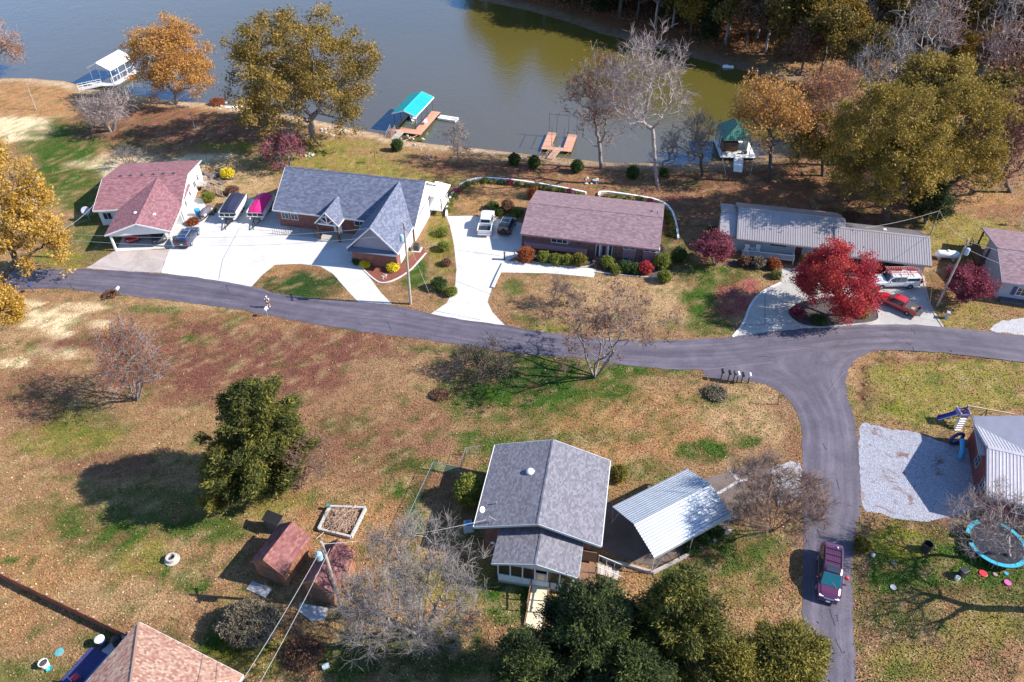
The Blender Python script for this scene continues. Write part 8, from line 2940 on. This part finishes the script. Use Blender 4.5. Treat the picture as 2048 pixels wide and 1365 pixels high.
for k, (lab, x, y, r_, h, lf) in enumerate((('dark rounded bush on the ranch back lawn near the roof', 1067, 396, .9, 1.7, LF_RUST), ('low dark green bush behind the parked white pickup', 985, 419, 1.0, 1.0, LF_SHRUB), ('brown upright bush behind the black off-roader', 1014, 424, .9, 2.0, LF_BROWN), ('lime low bush at the left ranch wall', 1034, 430, .9, .9, LF_LIME), ('dark low bush on the ranch back lawn edge', 998, 428, .8, .9, LF_SHRUB),
                                            ('spiky yellow-green bush at the curved drive edge', 888, 500, .8, 1.2, LF_LIME), ('lime bush above the curved drive bend', 884, 470, .8, 1.0, LF_LIME), ('dark conical shrub on the lawn right of the tall pole', 879, 578, 1.0, 1.7, LF_SHRUB), ('yellow-green bush at the curved drive lower bend', 903, 590, .7, 1.1, LF_LIME), ('brown bush strip along the curved drive', 893, 530, .6, .8, LF_BROWN),
                                            ('yellow blooming bush by the brick wing window', 731, 533, .6, .8, LF_FLOWER), ('dark low shrub at the left corner of the brick wing', 715, 527, .6, .9, LF_SHRUB), ('yellow-green round bush at the right corner of the brick wing', 786, 541, .75, 1.0, LF_FLOWER),
                                            ('bright yellow flowering bush by the rock garden', 456, 355, 1.1, 1.4, LF_FLOWER), ('yellow-green bush by the white gable wall', 419, 402, .95, 1.4, LF_LIME), ('reddish low plant at the blue barrel', 387, 448, .8, .8, LF_RUST), ('dark bush at the foot of the garden stair', 466, 388, 1.0, 1.2, LF_BROWN),
                                            ('round olive-gold bush beside the blue house steps', 1613, 536, 1.2, 2.2, LF_OLIVE), ('brown shrub under the porch railing, left part', 1487, 530, .8, 1.3, LF_BROWN), ('grey-green shrub under the porch railing, middle', 1515, 534, .9, 1.5, LF_GREY), ('rusty shrub under the porch railing, right part', 1545, 536, .9, 1.4, LF_RUST), ('yellow and red flower clump at the walk of the blue house', 1552, 555, .7, .9, LF_MIX),
                                            ('dark purple shrub at the left end of the island bed', 1592, 632, .9, 1.1, LF_MAROON), ('dark green shrub in the island bed below the maple', 1636, 645, .9, .9, LF_SHRUB), ('lime shrub at the right end of the island bed', 1722, 632, .8, 1.0, LF_LIME), ('low yellow bush at the foot of the dark ranch shrub', 1118, 609, .5, .7, LF_FLOWER),
                                            ('low reddish bank bush near the white canoes', 436, 210, 1.5, 1.2, LF_RUST), ('dark bush at the base of the upright olive weeds right of the road', 1722, 1098, .7, 1.4, LF_OLIVE), ('brown brush below the gold oaks at the garage', 1700, 440, 1.4, 1.4, LF_BROWN), ('green brush along the leafy lawn left of the annex', 1425, 468, 1.0, .9, LF_SHRUB))):
    shrub(lab, x, y, r_, h, lf, 520, .14, 'garden_bush', 'bush')
# flower border inside the white garden walls: clumps
bord = smooth_poly([(897, 428), (899, 412), (910, 390), (934, 371), (965, 364), (1010, 368), (1060, 374), (1118, 384), (1165, 393)], 2, False)
pts = np.array([P(*q)[:2] for q in bord])
d = np.concatenate([[0], np.cumsum(np.hypot(*(pts[1:] - pts[:-1]).T))])
lfs = [LF_MIX, LF_LIME, LF_MIX, LF_SHRUB, LF_MAROON, LF_LIME, LF_MIX]
def border(pts, d, lab, n):
    for k in range(n):
        tt = d[-1] * (k + .5) / n
        x, y = np.interp(tt, d, pts[:, 0]), np.interp(tt, d, pts[:, 1])
        px = proj([x, y, 0])
        shrub(lab, px[0], px[1], random.uniform(.45, .7), random.uniform(.45, .9), lfs[k % 7], 160, .13, 'border_plant', 'plant', lab[:60])
border(pts, d, 'leafy border plant inside the curved white garden wall', 20)
bord = smooth_poly([(1205, 395), (1260, 400), (1312, 410), (1334, 428), (1342, 450), (1345, 478)], 2, False)
pts = np.array([P(*q)[:2] for q in bord])
d = np.concatenate([[0], np.cumsum(np.hypot(*(pts[1:] - pts[:-1]).T))])
border(pts, d, 'leafy border plant inside the white wall behind the ranch', 11)
bord = smooth_poly([(1400, 1095), (1430, 1072), (1455, 1050)], 1, False)
for k, (x, y) in enumerate(((1385, 1100), (1408, 1086), (1432, 1070))):
    shrub(('dark ivy clump under the near eave of the carport', 'middle ivy clump under the near eave of the carport', 'ivy clump at the right end of the carport eave')[k], x, y, .8, .7, LF_SHRUB, 420, .12, 'ivy_clump', 'plant')

# ---------------------------------------------------------------- far woods
protos = []
def proto(lab, kind, **kw):
    t = tree('forest_tree', lab, 'tree', None, None, kind, group='trees of the far woods', origin=kw.pop('origin'), **kw)
    protos.append(t)
    return t
O = lambda h, r, v: ((0, 0, h), (r, r, v))
pf = [proto('olive-green oak of the far woods', 'leaf', origin=O(9, 5.0, 5.5), n=240, nl=20, leaf=LF_FOREST, per=52, lsize=.42, spread=.7, trunk=.32, bark=BARK_DARK),
      proto('olive-green oak of the far woods', 'leaf', origin=O(11, 4.2, 6.5), n=240, nl=20, leaf=LF_FOREST, per=52, lsize=.42, spread=.7, trunk=.32, bark=BARK_GREY)]
pb = [proto('rust-brown tree of the far woods', 'leaf', origin=O(8.5, 4.6, 5.2), n=220, nl=18, leaf=LF_FORESTB, per=40, lsize=.42, spread=.75, trunk=.28, density_twig=3, bark=BARK_DARK)]
pg = [proto('golden tree of the far woods', 'leaf', origin=O(8, 3.6, 5.0), n=180, nl=16, leaf=LF_FORESTG, per=46, lsize=.40, spread=.65, trunk=.25, bark=BARK_DARK)]
pbare = [proto('leafless grey tree of the far woods', 'grey', origin=O(9.5, 4.2, 6.0), n=300, nl=20, density_twig=6, trunk=.26, tip=.035, bark=BARK_PALE),
         proto('leafless grey tree of the far woods', 'pink', origin=O(8.0, 4.6, 5.0), n=300, nl=20, density_twig=7, trunk=.24, tip=.035, bark=BARK_GREY, leaf=LF_PINKB, per=4, lsize=.3)]
pd_ = [cedar('dark evergreen of the far woods', None, None, LF_FORESTD, n=220, per=40, lsize=.34, nl=24, spread=.5, origin=O(6.5, 3.4, 6.0), name='forest_tree', cat='tree', group='trees of the far woods')]
P_ALL = pf + pb + pg + pbare + pd_
placed = []
fr = np.random.default_rng(77)
def put(kind, px, py, sc=None):
    if py < -40:
        q = back(px, py, 2.0)
        q = Vector((q[0], q[1], gz(q[0], q[1])))
    else: q = P(px, py)
    if shore_sd(np.array([q.x]), np.array([q.y]))[0] < 3: return
    for (x, y) in placed:
        if (x - q.x) ** 2 + (y - q.y) ** 2 < 3.0 ** 2: return
    placed.append((q.x, q.y))
    src = kind[int(fr.integers(0, len(kind)))]
    zone = ('at the left end of the far shore', 'left of centre on the far shore', 'behind the cove end', 'above the gold oaks', 'near the top right corner')[int(np.clip((px - 960) / 218, 0, 4))]
    dep = 'front-row ' if py > np.interp(px, [e_[0] for e_ in edge], [e_[1] for e_ in edge]) - 30 else ''
    c = copy_thing(src, q, fr.random() * 6.28, (sc or float(fr.uniform(.75, 1.2))) * 1.12, dep + src['label'].split(' of the')[0] + ' ' + zone)
    return c
# hand placed: edge of the woods following the shaded shore, then deeper rows
edge = [(1000, -22), (1050, -8), (1090, 6), (1130, 8), (1165, 20), (1200, 26), (1240, 40), (1275, 44), (1310, 58), (1345, 62), (1380, 78), (1415, 82), (1450, 95), (1490, 100), (1530, 112), (1570, 118), (1610, 130)]
for k, (x, y) in enumerate(edge): put((pf, pb, pbare, pf, pg, pd_)[k % 6], x, y - 6)
for row in range(1, 8):
    y_off = -24 * row
    for k in range(22):
        x = 960 + k * 54 + fr.uniform(-18, 18)
        shore_y = np.interp(x, [q[0] for q in edge], [q[1] for q in edge])
        y = shore_y + y_off + fr.uniform(-8, 8)
        if y < -190: continue
        u = fr.random()
        if x > 1740 and y > -40:
            kinds = pbare if u < .60 else pf if u < .66 else pb if u < .90 else pg
        elif x > 1560: kinds = pf if u < .18 else pb if u < .40 else pg if u < .55 else pbare
        else: kinds = pf if u < .58 else pb if u < .70 else pbare if u < .90 else pd_ if u < .94 else pg
        if x > 1560 and u < .35: continue
        u = fr.random()
        put(kinds, x, y)
for (x, y, kd, s) in ((1690, 120, pg, .75), (1720, 175, pf, .7), (1760, 110, pf, .9), (1790, 205, pbare, 1.1), (1830, 160, pbare, 1.1), (1880, 115, pbare, 1.2), (1905, 150, pg, .6), (1935, 95, pbare, 1.2), (1960, 160, pbare, 1.0), (1990, 190, pb, .9), (2030, 200, pb, 1.0), (1950, 210, pbare, 1.0), (2030, 130, pb, 1.15), (2060, 150, pb, 1.1),
                      (1640, 150, pf, .8), (1600, 150, pb, .7), (1660, 170, pbare, .8), (1740, 235, pbare, .9), (1980, 260, pb, .9), (2050, 300, pb, 1.0), (1940, 330, pf, .9), (1700, 250, pbare, .8), (1800, 60, pbare, 1.2), (1850, 50, pbare, 1.1), (1900, 40, pbare, 1.2), (1730, 60, pf, 1.1)):
    put(kd, x, y, s)
for t in P_ALL:                       # the prototypes stand in the woods too
    x, y = fr.uniform(1150, 1900), fr.uniform(-110, -60)
    q = back(x, y, 2.3)
    t.location = (q[0], q[1], gz(q[0], q[1]))
t = put(pb, 2045, 92, 1.15)
# undergrowth of the far woods: shrubs along the edge as one mass
r = np.random.default_rng(5)
pts = []
for x, y in zip(r.uniform(980, 2048, 900), r.random(900)):
    sy = np.interp(x, [q[0] for q in edge], [q[1] for q in edge])
    q = back(x, sy - 4 - y * 110, 1.0)
    if q[1] < 10 or shore_sd(np.array([q[0]]), np.array([q[1]]))[0] < 5: continue
    pts.append((q[0], q[1], gz(q[0], q[1])))
pts = np.array(pts)
cl = np.repeat(pts, 24, 0) + r.normal(0, 1, (len(pts) * 24, 3)) * np.array([.9, .9, .4]) + np.array([0, 0, .5])
lv, lf_ = leaf_cloud(r, cl, 1, .2, .36, 1.5)
o = mesh_obj('undergrowth', np_mesh('undergrowth', lv, lf_, LF_FORESTB), LF_FORESTB)
tag(o, 'rust and brown undergrowth along the edge of the far woods', 'undergrowth', kind='stuff')

# ---------------------------------------------------------------- fallen leaves and grass tufts over the yards
def scatter(name, label, cat, n, size, seedv, ymin, ymax, hz, col_jit, mode):
    r = np.random.default_rng(seedv)
    Y = ymin + (ymax - ymin) * r.random(n) ** 1.25
    X = (r.random(n) * 2 - 1) * (Y * .80 + 18)
    sdv = shore_sd(X, Y)
    keep = sdv > .6
    for pl in PAVED + FOOT: keep &= ~in_poly(X, Y, pl) if mode != 'sparse' else keep
    X, Y = X[keep], Y[keep]
    Z = terrain(X, Y)
    n = len(X)
    c = np.clip(ground_col(X, Y) * np.exp(r.normal(0, col_jit, (n, 1))) * np.exp(r.normal(0, .10, (n, 3))), 0, .85)
    if mode == 'leaf':
        lc = np.array([GC['leaf'], GC['straw'], GC['brown'], GC['orange']])[r.integers(0, 4, n)] * 1.15
        m = (r.random(n) < .16)[:, None]
        c = np.where(m, lc, c)
        a = r.random(n) * 6.283
        s = size * r.uniform(.5, 1.4, n)
        d = np.stack([np.cos(a), np.sin(a), r.normal(0, .35, n)], -1) * s[:, None] / 2
        w = np.stack([-np.sin(a), np.cos(a), r.normal(0, .35, n)], -1) * s[:, None] / 2.6
        p = np.stack([X, Y, Z + hz + r.random(n) * .03], -1)
        V = np.stack([p - d, p + w, p + d, p - w], 1).reshape(-1, 3)
        F = np.arange(4 * n).reshape(-1, 4)
        C = np.repeat(c, 4, 0)
    else:
        a = r.random(n) * 6.283
        s = size * r.uniform(.5, 1.5, n)
        w = np.stack([np.cos(a), np.sin(a), np.zeros(n)], -1) * s[:, None] * .45
        up = np.stack([r.normal(0, .5, n), r.normal(0, .5, n), np.ones(n)], -1) * s[:, None]
        p = np.stack([X, Y, Z - .01], -1)
        V = np.stack([p - w, p + w, p + up], 1).reshape(-1, 3)
        F = np.arange(3 * n).reshape(-1, 3)
        C = np.repeat(c, 3, 0)
    me = np_mesh(name, V, F, M['litter'])
    at = me.attributes.new('Col', 'FLOAT_COLOR', 'POINT')
    at.data.foreach_set('color', np.concatenate([C, np.ones((len(C), 1))], 1).astype(np.float32).ravel())
    return tag(mesh_obj(name, me, M['litter']), label, cat, kind='stuff')
scatter('grass', 'short mixed green and straw grass over the lawns', 'grass', 300000, .10, 21, 22, 120, 0, .25, 'grass')
scatter('fallen_leaves', 'fallen leaves scattered over lawns and banks', 'leaves', 230000, .125, 22, 22, 150, .03, .36, 'leaf')
